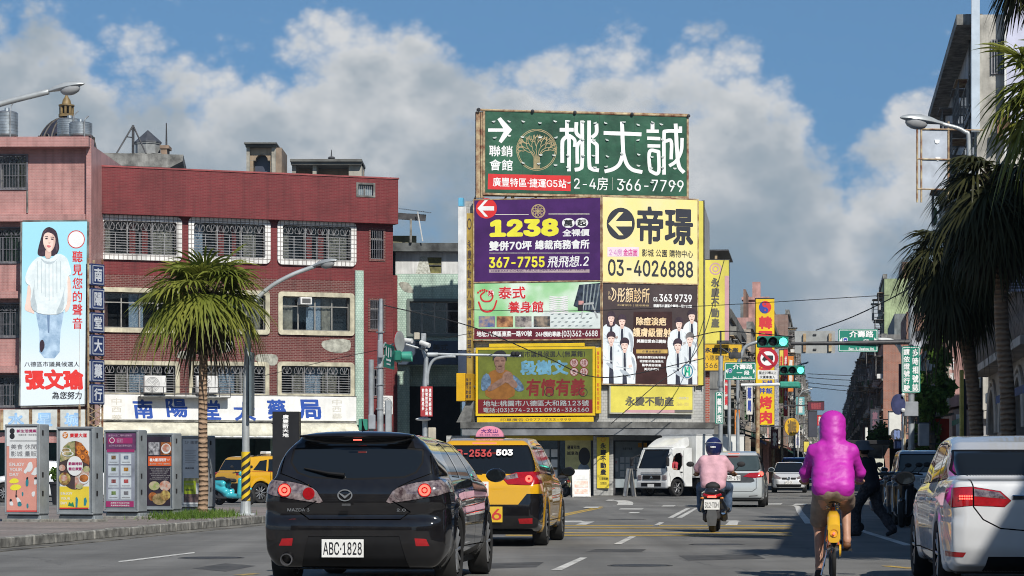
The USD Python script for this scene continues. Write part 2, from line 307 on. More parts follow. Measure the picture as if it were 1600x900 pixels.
class Sign:
 """Flat print on a plane of a frame: positions in photo pixels, each layer 4 mm before the last. sk = how much the lines drop (in z) per metre."""
 def __init__(s,fr,parent,off,step=.004):s.fr,s.p,s.off,s.step,s.clip=fr,parent,off,step,None
 def pt(s,pts,lay=1):
  return[s.fr.at(x,y,s.off-lay*s.step)for x,y in pts]
 def poly(s,name,pts,m,lay=1,sm=0,holes=(),label=None):
  if sm:pts=smooth_pts(pts,sm)
  g=Polygon(s.pt(pts,lay),[s.pt(h,lay)for h in holes])
  if s.clip is not None:g=g.buffer(0).intersection(s.clip)
  return part(s.p,name,MB().flat(g,s.off-lay*s.step),m,label=label)
 def polys(s,name,many,m,lay=1,sm=0):
  b=MB()
  for pts in many:
   g=Polygon(s.pt(smooth_pts(pts,sm)if sm else pts,lay));b.flat(g if s.clip is None else g.buffer(0).intersection(s.clip),s.off-lay*s.step)
  return part(s.p,name,b,m)
 def rect(s,name,r,m,lay=1):return s.poly(name,[(r[0],r[1]),(r[2],r[1]),(r[2],r[3]),(r[0],r[3])],m,lay)
 def ell(s,name,cx,cy,rx,ry,m,lay=1,hole=0.0,n=28):
  f=lambda k:[(cx+rx*k*math.cos(t),cy+ry*k*math.sin(t))for t in np.arange(n)*2*math.pi/n]
  return s.poly(name,f(1),m,lay,holes=[f(hole)]if hole else())
 def text(s,text,r,m,lay=1,name='lettering',**k):
  """r: x0, y0, x1, y1 in photo pixels; a fifth and sixth value give the right end's own y0, y1 (lines that run downhill)."""
  x0,z1=s.fr.at(r[0],r[1],s.off-lay*s.step);_,z0=s.fr.at(r[0],r[3],s.off-lay*s.step);x1=s.fr.x(r[2],s.off-lay*s.step)
  g=lettering(text,x0,x1,z0,z1,**k)
  if len(r)>4:
   zr1=s.fr.z(r[2],r[4],s.off-lay*s.step);zr0=s.fr.z(r[2],r[5],s.off-lay*s.step)
   def w(v):
    t=(v[:,0]-x0)/(x1-x0);q=(v[:,1]-z0)/(z1-z0)
    return np.stack([v[:,0],(z0+(zr0-z0)*t)*(1-q)+(z1+(zr1-z1)*t)*q],1)
   g=shapely.transform(g,w)
  return part(s.p,name,MB().flat(g,s.off-lay*s.step),m)
 def line(s,name,pts,w,m,lay=1):
  """A stroke through photo pixels, w pixels wide."""
  return s.poly_g(name,LineString(pts).buffer(w/2,quad_segs=2),m,lay)
 def poly_g(s,name,g,m,lay=1):
  b=MB()
  for q in getattr(g,'geoms',[g]):b.flat(Polygon(s.pt(q.exterior.coords,lay),[s.pt(h.coords,lay)for h in q.interiors]),s.off-lay*s.step)
  return part(s.p,name,b,m)
# ------------------------------------------------------------------ the setting: road, pavements, hills
SD=np.array([0.1279,0.9918])
SN=np.array([0.9918,-0.1279])
STREET=math.degrees(math.atan2(SD[1],SD[0]))
def street(c,s):return SN*c+SD*s
ASPHALT=usdkit.material(stage,'/World/Looks/asphalt',{'g':('geometry',{}),'n1':('noise_texture',{'scale':.35,'detail':8.0,'roughness':.65}),'n2':('noise_texture',{'scale':60.0,'detail':3.0}),'mp':('mapping',{'rotation':(0,0,-(90-STREET)*DEG),'scale':(1.1,.05,1)}),'n3':('noise_texture',{'scale':1.0,'detail':4.0}),'vo':('voronoi_texture',{'feature':'distance_to_edge','scale':.22,'randomness':1.0}),'cr':('map_range',{'from_min':0.0,'from_max':.006,'to_min':.45,'to_max':0.0,'clamp':True}),'dm':('vector_math',{'math_type':'add'}),'ds':('vector_math',{'math_type':'scale','scale':1.6}),'r1':('map_range',{'from_min':.3,'from_max':.7,'to_min':.70,'to_max':1.22}),'r2':('map_range',{'from_min':.2,'from_max':.8,'to_min':.72,'to_max':1.28}),'r3':('map_range',{'from_min':.3,'from_max':.7,'to_min':.76,'to_max':1.2}),'m1':('math',{'math_type':'multiply'}),'m2':('math',{'math_type':'multiply'}),'c':('mix_color',{'blend_type':'multiply','fac':1.0,'a':(.165,.162,.153)}),'ck':('mix_color',{'b':(.03,.03,.03)}),'p':('principled_bsdf',{'roughness':.82,'specular_ior_level':.3}),'b':('bump',{'distance':.006})},[('g.position','n1.vector'),('g.position','n2.vector'),('g.position','mp.vector'),('mp.vector','n3.vector'),('n1.color','ds.vector1'),('g.position','dm.vector1'),('ds.vector','dm.vector2'),('dm.vector','vo.vector'),('vo.distance','cr.value'),('n1.fac','r1.value'),('n2.fac','r2.value'),('n3.fac','r3.value'),('r1.result','m1.value1'),('r2.result','m1.value2'),('m1.value','m2.value1'),('r3.result','m2.value2'),('m2.value','c.b'),('c.result','ck.a'),('cr.result','ck.fac'),('ck.result','p.base_color'),('n2.fac','b.height'),('b.normal','p.normal')],surface='p.BSDF')
def paint_mark(name,col):
 return usdkit.material(stage,f'/World/Looks/{name}',{'g':('geometry',{}),'n':('noise_texture',{'scale':14.0,'detail':8.0,'roughness':.75}),'n2':('noise_texture',{'scale':1.3,'detail':4.0}),'ad':('math',{'math_type':'multiply_add','value2':.6}),'r':('map_range',{'from_min':.74,'from_max':.98,'to_max':.8,'clamp':True}),'m':('mix_color',{'a':lin(col),'b':(.12,.118,.11)}),'p':('principled_bsdf',{'roughness':.7})},[('g.position','n.vector'),('g.position','n2.vector'),('n2.fac','ad.value1'),('n.fac','ad.value3'),('ad.value','r.value'),('r.result','m.fac'),('m.result','p.base_color')],surface='p.BSDF')
WHITEMARK,YELLOWMARK=paint_mark('white_road_paint',(.62,.61,.57)),paint_mark('yellow_road_paint',(.58,.37,.05))
road=thing('road',kind='structure')
m=MB()
xs,ys=[-4000,-400,-60,-20,0,20,60,400,4000],[-400,-30,10,40,80,160,600,2000,9000]
vv=[(x,y,0)for y in ys for x in xs]
m.add(vv,[t for j in range(8)for i in range(8)for t in((j*9+i,j*9+i+1,j*9+i+10),(j*9+i,j*9+i+10,j*9+i+9))])
part(road,'asphalt',m,ASPHALT)
def mark(name,quads,m,z=.004):
 b=MB()
 for q in quads:
  v,f=trimesh.creation.triangulate_polygon(Polygon([G(x,y,z)[:2]for x,y in q]),engine='earcut')
  b.add(np.c_[v,np.full(len(v),z)],f)
 return part(road,name,b,m)
def strip(name,pts,w,m,z=.004):
 g=LineString([G(x,y,z)[:2]for x,y in pts]).buffer(w/2,cap_style='flat')
 v,f=trimesh.creation.triangulate_polygon(g,engine='earcut')
 return part(road,name,MB().add(np.c_[v,np.full(len(v),z)],f),m)
for q in([(861,890.5),(906.6,871),(917.7,871),(878,890.5)],[(959,850),(984,838),(994,838),(970.7,850)],[(1019,822),(1030,816),(1038,816),(1028,822)],[(184,876.8),(303,862.6),(305,864),(187,878.4)]):
 mark('lane_dash',[q],WHITEMARK)
for q in([(1043,809),(1072,794),(1078.7,794),(1051.7,809)],[(1056.7,809),(1085.4,794),(1090.5,794),(1065.5,809)]):mark('lane_line',[q],WHITEMARK)
mark('turn_arrow',[[(876,813.6),(908,813.6),(914,815),(929,815),(915,820),(898,820),(910,816.3),(881,816.3)]],WHITEMARK)
mark('straight_arrow',[[(1133,820.4),(1152,820.4),(1154,814.8),(1160,814.6),(1150,813.2),(1128,813.6),(1139,815)]],WHITEMARK)
for y in(821,825,832.3,836.3):strip('box_junction_line',[(790,y),(1236,y)],.6,YELLOWMARK,.008 if y in(825,836.3)else.004)
for d in(0,2.2):strip('yellow_line',[(876,804.4+d),(940,791.6+d*.8)],.12,YELLOWMARK)
strip('stop_line',[(958,790.6),(1090,790.6)],.35,WHITEMARK)
strip('corner_line',bez([(966,781.6),(975,783.4),(977.5,786),(976,789)],6),.5,WHITEMARK)
for a,b,y in((915,937,791.8),(970,1006,794.3),(985,1000,800),(1037,1056,789.4),(950,960,780.6),(1200,1223,786.5),(1243,1262,787),(1140,1180,789)):mark('crossing_bar',[[(a,y),(b,y),(b-3,y+1.9),(a-4,y+1.9)]],WHITEMARK,.012)
strip('bay_line',bez([(1222,789),(1244,790.5),(1250,800),(1264,818)],6),.16,WHITEMARK)
strip('bay_line',[(1300,815),(1420,852)],.14,WHITEMARK)
strip('yellow_line',[(372,898.5),(400,896)],.13,YELLOWMARK)
strip('yellow_line',[(1385,884),(1425,888)],.13,YELLOWMARK)
CONC=mat('kerb_concrete',(.30,.295,.27),.85,.3,5,bump=.004,streak=.4)
PAVE=usdkit.material(stage,'/World/Looks/paving',{'g':('geometry',{}),'bt':('brick_texture',{'scale':1.0,'brick_width':.6,'row_height':.3,'mortar_size':.008,'color1':(.24,.20,.18),'color2':(.20,.175,.16),'mortar':(.11,.10,.09)}),'n':('noise_texture',{'scale':.6,'detail':8.0,'roughness':.65}),'r':('map_range',{'from_min':.3,'from_max':.7,'to_min':.65,'to_max':1.25}),'h':('hsv',{}),'p':('principled_bsdf',{'roughness':.85})},[('g.position','bt.vector'),('g.position','n.vector'),('n.fac','r.value'),('r.result','h.value'),('bt.color','h.color'),('h.color','p.base_color')],surface='p.BSDF')
ka,kb=G(0,858)[:2],G(440,815)[:2]
kd=(kb-ka)/np.linalg.norm(kb-ka)
kerb=[ka-kd*18,ka,kb,kb+kd*6.5]
c0=kerb[-1]
kerb+=[c0+kd*(4*math.sin(t))+np.array([-kd[1],kd[0]])*4*(1-math.cos(t))for t in np.linspace(.25,1.5,6)]
kerb+=[kerb[-1]+np.array([-2.5*i,.25*i])for i in range(1,14)]
side=thing('sidewalk',kind='structure')
shape=Polygon(kerb+[(-60,kerb[-1][1]+1),(-60,10)])
part(side,'paving',MB().prism(shape.buffer(-.16),0.0,.150,plane='xy'),PAVE)
kl=LineString(kerb);s_=0.0;rs=random.Random(3)
while s_<kl.length-1.0:
 L=.98+rs.uniform(-.06,.05);a,b=np.array(kl.interpolate(s_+.012).coords[0]),np.array(kl.interpolate(min(s_+L-.012,kl.length)).coords[0])
 n_=np.array([-(b-a)[1],(b-a)[0]]);n_/=np.linalg.norm(n_);j=rs.uniform(-.008,.008);h=.152+rs.uniform(-.006,.006)
 part(side,'kerb_stone',MB().obox((*(a+n_*(.085+j)),h/2),(*(b+n_*(.085+j)),h/2),.15,h,b=.018),CONC);s_+=L
g=kl.buffer(.42,single_sided=True,join_style='mitre')
g=LineString(kerb).parallel_offset(.2,'right').buffer(.2,cap_style='flat').difference(shape.buffer(.002))
part(side,'gutter',MB().prism(g,0,.012,plane='xy'),mat('gutter_concrete',(.2,.19,.165),.9,.35,2))
side2=thing('sidewalk',kind='structure')
RC=3.0
pts=[street(RC,-20),street(RC,96),street(RC+1.2,100),street(40,100),street(40,-20)]
part(side2,'paving',MB().prism(Polygon(pts).buffer(-.16),0,.13,plane='xy'),PAVE)
for i in range(62):
 a,b=street(RC+.08,14+i*1.3),street(RC+.08,14+i*1.3+1.28)
 part(side2,'kerb_stone',MB().obox((*a,.066),(*b,.066),.15,.132,b=.02),CONC)
side3=thing('sidewalk',kind='structure')
part(side3,'paving',MB().prism(Polygon([street(RC,108),street(RC,900),street(60,900),street(60,108)]),0,.13,plane='xy'),PAVE)
HILL=mat('hill_forest',(.035,.06,.03),.9,.3,.01)
m=MB();xx=np.linspace(-1500,2600,90);yy=np.linspace(4600,6400,20)
pp=np.array([[x,y,0]for y in yy for x in xx])
ridge=np.exp(-((pp[:,1]-5300)/420)**2)
hgt=58+62*np.exp(-((pp[:,0]-740)/90)**2)+70*np.exp(-((pp[:,0]-1350)/300)**2)+60*np.exp(-((pp[:,0]+500)/500)**2)+55*(meshkit.fbm(pp/220,4,3)-.5)
pp[:,2]=ridge*hgt-3
m.add(pp,[t for j in range(19)for i in range(89)for t in((j*90+i,j*90+i+1,j*90+i+91),(j*90+i,j*90+i+91,j*90+i+90))])
tag(stage.GetPrimAtPath(part('/World','hills',m,HILL,True)),kind='structure')
HAZE=usdkit.material(stage,'/World/Looks/haze_air',{'v':('principled_volume',{'color':(.62,.80,.98),'density':1.1e-4,'anisotropy':.3})},[],volume='v.volume')
tag(stage.GetPrimAtPath(part('/World','haze',MB().box(-4600,4600,-900,9600,-1.0,230.0),HAZE)),kind='stuff')
PATCH=mat('asphalt_patch',(.085,.084,.082),.85,.25,3,bump=.004)
for i,q in enumerate(([(300,888),(352,880),(400,884),(352,893)],[(930,858),(1010,858),(1002,862.5),(915,862.5)],[(1060,868),(1180,866),(1196,873),(1075,876)],[(760,880),(850,878),(838,886),(748,889)])):
 mark('repair_patch',[q],PATCH,.002)
IRON=mat('manhole_iron',(.06,.058,.055),.55,.3,8)
for px,py,r in((1120,851,.34),(980,812,.34),(330,872,.34),(1000,884,.3)):
 c=G(px,py);h=part(road,'manhole_cover',MB().lathe([(0,.006),(r,.006),(r+.03,.0)],(c[0],c[1],0),n=24),IRON);part(h,'manhole_ring',MB().lathe([(r+.035,.005),(r+.07,.005),(r+.075,0)],(c[0],c[1],0),n=24),PATCH)
# ------------------------------------------------------------------ shared looks
REDTILE=tiled('red_tile',(.145,.015,.018),(.175,.020,.023),(.19,.062,.058),.22,.066,msize=.008)
REDBRICK=tiled('red_brick',(.105,.021,.020),(.14,.031,.027),(.22,.135,.12),.22,.075,rough=.8,msize=.013)
PINKTILE=tiled('pink_tile',(.42,.20,.185),(.46,.225,.205),(.48,.31,.29),.12,.06,msize=.008)
MINTTILE=tiled('mint_tile',(.42,.55,.46),(.50,.63,.54),(.30,.42,.36),.12,.10,msize=.012)
WHITETILE=tiled('white_tile',(.74,.73,.70),(.78,.77,.74),(.22,.2,.19),.20,.20,offset=0.0,msize=.018)
CREAM=mat('cream_frame',(.58,.54,.40),.6,.2,2,streak=.3)
GRAYTILE=tiled('grey_tile',(.40,.40,.38),(.46,.46,.44),(.27,.27,.26),.24,.12,msize=.006)
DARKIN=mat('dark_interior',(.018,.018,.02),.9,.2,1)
GLASS=pane('window_glass',(.80,.83,.84))
GRILLE=mat('painted_grille',(.30,.30,.31),.5,.2,4)
GRILLE_DARK=mat('dark_grille',(.14,.14,.16),.5,.2,4)
ALU=mat('aluminium_frame',(.30,.29,.27),.4,.15,4,metal=.3)
CURT=mat('beige_curtain',(.42,.38,.31),.8,.25,3)
CURTB=mat('patterned_curtain',(.62,.68,.72),.8,.1,28,col2=(.12,.22,.38))
CURTR=mat('red_curtain',(.42,.07,.06),.8,.2,5)
BARE=mat('bare_plaster',(.42,.42,.36),.9,.25,4,bump=.01)
STEEL=mat('galvanised_steel',(.42,.44,.45),.45,.2,3,metal=.5)
STEELD=mat('dark_steel',(.06,.06,.065),.5,.3,3)
RUST=mat('rusty_steel',(.40,.33,.20),.8,.5,3,col2=(.16,.055,.025))
BLACK=mat('black_rubber',(.02,.02,.022),.7,.2,4)
WHITE=mat('white_print',(.78,.78,.77),.5,.04,2)
WHITEP=mat('white_paint',(.74,.74,.72),.45,.1,2,streak=.25)
INK=mat('black_print',(.022,.022,.026),.5,0)
GREYC=mat('grey_cement',(.25,.25,.235),.9,.35,1.5,streak=.5)
def facade_wall(fr,parent,outline,holes,m,thick=.3,off=0.0,name='wall'):
 """outline and holes: photo rectangles (x0, y0, x1, y1) or point lists, read on the plane at off."""
 def pg(r):return Polygon([fr.at(x,y,off)for x,y in(r if hasattr(r[0],'__len__')else[(r[0],r[1]),(r[2],r[1]),(r[2],r[3]),(r[0],r[3])])])
 g=pg(outline)
 for h in holes:g=g.difference(pg(h))
 return part(parent,name,MB().prism(g,off,off+thick),m)
def band(fr,parent,name,p0,p1,h,y0,y1,m,label=None,off=0.0,b=.0):
 """A horizontal ledge through the photo points p0, p1 (its upper edge), h metres high, from y0 to y1 in depth."""
 x0,z0=fr.at(*p0,off);x1,z1=fr.at(*p1,off);z=(z0+z1)/2
 return part(parent,name,MB().box(x0,x1,y0,y1,z-h,z,b),m,label=label)
def barred_window(fr,parent,r,fw=.22,fm=None,style='fan',n=6,curt=(),off=0.0,proud=.10,name='window',mull=3,rad=.25,gm=None,recess=.22,rows=9):
 """A window in a rounded frame: r is the outer photo rectangle of the frame. Panes, mullions, curtains and an iron grille are its parts."""
 x0,x1,z0,z1=fr.rect(*r,off);gm=gm or GRILLE
 ix0,ix1,iz0,iz1=x0+fw,x1-fw,z0+fw,z1-fw
 f=rrect(x0,x1,z0,z1,rad).difference(rrect(ix0,ix1,iz0,iz1,rad*.35))if rad else sbox(x0,z0,x1,z1).difference(sbox(ix0,iz0,ix1,iz1))
 w=part(parent,name,MB().prism(f,off-proud,off+.05),fm or WHITETILE)
 y=off+recess
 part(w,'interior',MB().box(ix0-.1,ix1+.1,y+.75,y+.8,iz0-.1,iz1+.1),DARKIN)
 for a,b,c in curt:
  cx0,cx1=ix0+(ix1-ix0)*a,ix0+(ix1-ix0)*b;k=max(int((cx1-cx0)/.09),2)
  xs_=np.linspace(cx0,cx1,k+1);vv=[(x,y+.12+.035*(i%2),z)for i,x in enumerate(xs_)for z in(iz0,iz1)]
  part(w,'curtain',MB().add(vv,[t for i in range(k)for t in((2*i,2*i+2,2*i+3),(2*i,2*i+3,2*i+1))]),c)
 e=np.linspace(ix0,ix1,mull+1)
 for a,b in zip(e[:-1],e[1:]):
  part(w,'pane',MB().box(a+.03,b-.03,y,y+.008,iz0+.04,iz1-.04),GLASS)
 m=MB()
 for a in e:m.box(a-.03,a+.03,y-.03,y+.03,iz0,iz1)
 m.box(ix0,ix1,y-.028,y+.028,iz0,iz0+.05).box(ix0,ix1,y-.028,y+.028,iz1-.05,iz1)
 if style!='fan':m.box(ix0,ix1,y-.026,y+.026,iz0+(iz1-iz0)*.72-.025,iz0+(iz1-iz0)*.72+.025)
 part(w,'mullion',m,ALU)
 if style in('fan','bars'):
  m=MB();gy=off-.02
  if style=='fan':
   step=(ix1-ix0)/n;rr=min(step*.42,(iz1-iz0)*.16);zt=iz1-2*rr-.05
   for i in range(n):
    cx,cz=ix0+(i+.5)*step,iz1-rr-.03
    m.tube([(cx+rr*math.cos(t),gy,cz+rr*math.sin(t))for t in np.linspace(-.6,math.pi+.6,13)],.016,4)
    for t in(.9,math.pi/2,math.pi-.9):m.cyl((cx,gy,cz-rr*.7),(cx+rr*math.cos(t),gy,cz+rr*math.sin(t)),.012,n=4)
    m.cyl((cx-rr*.82,gy,cz-rr*.56),(cx+rr*.82,gy,cz-rr*.56),.014,n=4)
   for z in np.linspace(iz0+.04,zt,rows):m.box(ix0,ix1,gy-.012,gy+.012,z-.011,z+.011)
   for i in range(n+1):m.box(ix0+i*step-.013,ix0+i*step+.013,gy-.016,gy+.016,iz0,iz1 if i%2==0 else zt)
  else:
   for x in np.linspace(ix0,ix1,n+1):m.box(x-.012,x+.012,gy-.012,gy+.012,iz0,iz1)
   for z in np.linspace(iz0,iz1,rows):m.box(ix0,ix1,gy-.015,gy+.015,z-.014,z+.014)
  part(w,'grille',m,gm)
 return w
def aircon(fr,px,py,off,w=.82,h=.6,label=None,group=None,name='air_conditioner'):
 x,z=fr.at(px,py,off)
 t=thing(name,label,'air conditioner',(*(fr.o+fr.ex*x+fr.ey*off),z),fr.rot,group)
 part(t,'casing',MB().box(-w/2,w/2,0,.3,0,h,.03),WHITEP)
 g=MB()
 for k in np.linspace(.04,h*.42,6):g.tube([(-w*.14+k*math.cos(a),-.012,h/2+k*math.sin(a))for a in np.linspace(0,2*math.pi,17)],.007,4,caps=False)
 part(t,'fan_grille',g,GRILLE)
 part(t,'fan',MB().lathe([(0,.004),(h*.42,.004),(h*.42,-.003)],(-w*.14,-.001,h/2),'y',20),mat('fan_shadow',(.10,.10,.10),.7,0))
 part(t,'bracket',MB().box(-w*.4,-w*.36,-.02,.5,-.05,-.003).box(w*.36,w*.4,-.02,.5,-.05,-.003),STEELD)
 return t
# ------------------------------------------------------------------ the red tiled building
FRED=Fr(145,105.0,19.9)
rb=FRED.thing('red_building','red tiled four storey building with white and cream framed barred windows','building')
X0,X1=FRED.x(140),FRED.x(614)
w3=[(152,337.5,284,407),(294,341,422,411),(433,345,556,415.5)]
w2=[(155,450,283,520),(296,453,421,522),(434,457,553,524)]
w1=[(155,564,280,621),(295,565,420,622),(433,566,553,622)]
nar=[(576,357,602,408),(575,466,602,518),(576,574,602,622)]
inset=lambda r,d=2.5:(r[0]+d,r[1]+d,r[2]-d,r[3]-d)
zt=FRED.z(380,272);zb3=FRED.z(380,434);zp=FRED.z(380,341)
out_up=Polygon([(X0,zb3),(X1,zb3),(X1,zp),(X0,zp)])
def openings(rs_):return unary_union([sbox(*(lambda q:(q[0],q[2],q[1],q[3]))(FRED.rect(*inset(r))))for r in rs_])
part(rb,'wall',MB().prism(out_up.difference(openings(w3+nar[:1])),0,.3),REDTILE,label='upper wall of glazed red tiles')
pil=sbox(FRED.x(566),FRED.z(590,700),X1,zb3-.001).difference(openings(nar))
part(rb,'wall',MB().prism(pil,0,.3),REDTILE,label='stair bay of glazed red tiles')
low=sbox(X0,FRED.z(350,665),FRED.x(566)-.002,zb3-.001).difference(openings(w2+w1))
part(rb,'wall',MB().prism(low,0,.3),REDBRICK,label='lower wall of weathered brick')
pw=sbox(X0,zp-.05,X1+.12,zt).difference(sbox(*(lambda q:(q[0],q[2],q[1],q[3]))(FRED.rect(558,287,584.5,306.5,-.4))))
part(rb,'parapet',MB().prism(pw,-.4,.1),REDTILE)
part(rb,'coping',MB().box(X0,X1+.16,-.44,.14,zt+.002,zt+.08,.01),mat('red_coping',(.30,.07,.07),.7,.2,2))
part(rb,'body',MB().box(X0,X1-.02,1.1,11,3.0,zt-1.0).box(X1-.32,X1-.02,.302,11,3.0,zt-.6),REDTILE)
pw_=part(rb,'window',MB().prism(rrect(*(FRED.rect(556.5,285.5,586,308,-.4)[i]for i in(0,1,2,3)),.02).difference(sbox(*(lambda q:(q[0],q[2],q[1],q[3]))(FRED.rect(559.5,288.5,583,305.5,-.4)))),-.43,-.36),GREYC)
q=FRED.rect(559,288,583.5,306,-.4)
part(pw_,'pane',MB().box(q[0],q[1],-.2,-.19,q[2],q[3]),mat('pale_glass',(.30,.38,.42),.15,.1,2))
part(pw_,'mullion',MB().box((q[0]+q[1])/2-.03,(q[0]+q[1])/2+.03,-.24,-.21,q[2],q[3]),ALU)
b_=MB()
for x in np.linspace(q[0],q[1],9):b_.box(x-.01,x+.01,-.36,-.34,q[2],q[3])
part(pw_,'grille',b_,GRILLE)
for i,r in enumerate(w3):
 barred_window(FRED,rb,r,fw=.24,curt=[(.02,.12,CURT),(.38,.46,CURTR),(.55,.63,CURTR),(.7,.97,CURT)]if i!=1 else[(.03,.15,CURTB),(.37,.45,CURTR),(.56,.62,CURTR),(.72,.9,CURT)])
for i,r in enumerate(w2):
 cur=[[(.36,.56,CURTB),(.0,.02,CURT)],[(.42,.62,CURTB),(.7,.96,CURT)],[(.38,.60,CURTB),(.61,.78,CURT),(.0,.18,CURT)]][i]
 barred_window(FRED,rb,r,fw=.2,fm=CREAM,style='slide',mull=4,curt=cur,rad=.16)
for i,r in enumerate(w1):
 barred_window(FRED,rb,r,fw=.18,fm=CREAM,curt=[(.38,.6,CURTB),(.18,.38,CURT),(.62,.84,CURT)],rad=.16,rows=8)
for r in nar:barred_window(FRED,rb,r,fw=.09,fm=REDBRICK,style='bars',n=7,rows=4,mull=1,rad=0,gm=GRILLE_DARK,proud=.04)
q=FRED.rect(554,423,567,664)
part(rb,'pilaster',MB().box(q[0],q[1],-.14,-.002,q[2],q[3],.01),MINTTILE,label='mint green tiled strip')
for pts in([(505,531),(546,529),(549,540),(545,549),(530,552),(512,549),(501,540)],[(398,556),(405,553),(430,553),(435,560),(432,571),(420,571),(418,566),(400,566)],[(340,527),(362,526),(367,537),(360,550),(341,551)],[(276,553),(282,548),(300,549),(302,560),(278,561)]):
 part(rb,'plaster_patch',MB().prism([FRED.at(*p)for p in smooth_pts(pts,1)],-.012,.0),BARE)
zb=FRED.z(350,665)
part(rb,'ground_floor_ceiling',MB().box(X0,X1,.0,6,zb-.25,zb-.002),GREYC)
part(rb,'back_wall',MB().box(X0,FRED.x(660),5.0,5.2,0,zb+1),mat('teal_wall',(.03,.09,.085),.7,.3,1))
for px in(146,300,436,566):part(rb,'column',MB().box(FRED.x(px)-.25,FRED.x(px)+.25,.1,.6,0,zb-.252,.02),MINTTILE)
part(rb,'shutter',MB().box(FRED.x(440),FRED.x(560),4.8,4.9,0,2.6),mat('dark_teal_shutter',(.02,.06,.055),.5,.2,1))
for px in(352,390):part(rb,'tube_light',MB().box(FRED.x(px-9),FRED.x(px+9),1.5,1.6,zb-.34,zb-.26),WHITE)
OS=-.75
ph=FRED.thing('pharmacy_sign','long white signboard with blue brush lettering over the shop awning','sign')
q=FRED.rect(152,618.5,557,657,OS)
part(ph,'panel',MB().box(q[0],q[1],OS,OS+.35,q[2],q[3],.02),mat('signboard_white',(.76,.76,.74),.45,.06,1.5,streak=.10))
part(ph,'frame',MB().box(q[0]-.03,q[1]+.03,OS+.05,OS+.3,q[3]+.001,q[3]+.05).box(q[0]-.03,q[1]+.03,OS+.05,OS+.3,q[2]-.07,q[2]-.001),GREYC)
S=Sign(FRED,ph,OS);BLUE=mat('blue_print',(.02,.075,.36),.5,.08,3)
for ch,x0,x1,y0,y1 in(('南',207,239,624,654),('陽',258,293,623,652),('堂',317,346,625,656),('大',365,400,628,657),('藥',417,448,624,655),('局',468,502,624,655)):
 S.text(ch,(x0,y0,x1,y1),BLUE,bold=.028,slant=-6)
FAINT=mat('faded_gold_print',(.58,.56,.49),.5,.1,4)
for i,ch in enumerate('中西藥'):
 S.text(ch,(174,622+i*13,190,632+i*12),FAINT);S.text(ch,(519,624+i*11,534,633+i*11),FAINT)
for k,(a,b,nm)in enumerate(((215,270,'rolled white canvas awning left of the palm under the pharmacy sign'),(430,556,'rolled white canvas awning under the right end of the pharmacy sign'))):
 a=(155,430)[k];b=(428,560)[k]
 aw=FRED.thing('awning',nm,'awning','awnings under the pharmacy sign');q=FRED.rect(a,664,b,686,-1.2)
 m=MB();N=46;xs_=np.linspace(q[0],q[1],N);prof=[(-.2,.55),(-.9,.42),(-1.25,.2),(-1.38,.02),(-1.34,-.16),(-1.2,-.2)]
 vv=[(x,y*(1+.02*math.sin(i*2.1)),q[2]+.25+z+.03*math.sin(i*.9)*(j>1))for i,x in enumerate(xs_)for j,(y,z)in enumerate(prof)]
 m.add(vv,[t for i in range(N-1)for j in range(5)for t in((i*6+j,i*6+j+1,i*6+j+7),(i*6+j,i*6+j+7,i*6+j+6))])
 part(aw,'canvas',m,mat('awning_canvas',(.66,.64,.52),.7,.15,2,streak=.3),True)
 part(aw,'roller',MB().cyl((q[0],-1.3,q[2]+.1),(q[1],-1.3,q[2]+.1),.07),STEEL)
 m=MB()
 for t in np.linspace(.05,.95,4):x=q[0]+(q[1]-q[0])*t;m.cyl((x,-.05,q[2]+.5),(x,-1.28,q[2]+.12),.02,n=6)
 part(aw,'arm',m,STEELD)
sh=FRED.thing('equipment_shelf','grey metal shelf carrying two air conditioners above the pharmacy sign','shelf')
q=FRED.rect(217,617,357,621,-.9)
part(sh,'plate',MB().box(q[0],q[1],-1.3,-.05,q[2]-.02,q[2]+.04),GREYC)
m=MB()
for z in(.15,.42):m.box(q[0],q[1],-1.32,-1.29,q[2]+z,q[2]+z+.03)
for x in np.linspace(q[0],q[1],9):m.box(x-.015,x+.015,-1.318,-1.292,q[2]+.04,q[2]+.45)
part(sh,'railing',m,STEELD)
aircon(FRED,243,614,-.95,.95,.74,'white air conditioner on the shelf, left of the palm trunk','air conditioners above the pharmacy sign')
aircon(FRED,324,614,-.95,.95,.74,'white air conditioner on the shelf, right of the palm trunk','air conditioners above the pharmacy sign')
aircon(FRED,604,648,-.5,.62,.85,'cream air conditioner on the red wall behind the steel traffic pole')
wa=FRED.thing('window_air_conditioner','small white window air conditioner in the middle storey right window','air conditioner')
q=FRED.rect(467,465,485,476.5);part(wa,'casing',MB().box(q[0],q[1],-.3,.3,q[2],q[3],.02),WHITEP)
part(wa,'vent',MB().box(q[0]+.07,q[1]-.07,-.31,-.29,q[2]+.06,q[3]-.06),mat('vent_dark',(.08,.08,.08),.7,0))
wa=FRED.thing('window_air_conditioner','dark window air conditioner half hidden by the palm crown','air conditioner')
q=FRED.rect(331,500,347,513);part(wa,'casing',MB().box(q[0],q[1],-.35,.3,q[2],q[3],.02),GRILLE_DARK)
part(wa,'vent',MB().box(q[0]+.07,q[1]-.07,-.36,-.34,q[2]+.06,q[3]-.06),BLACK)
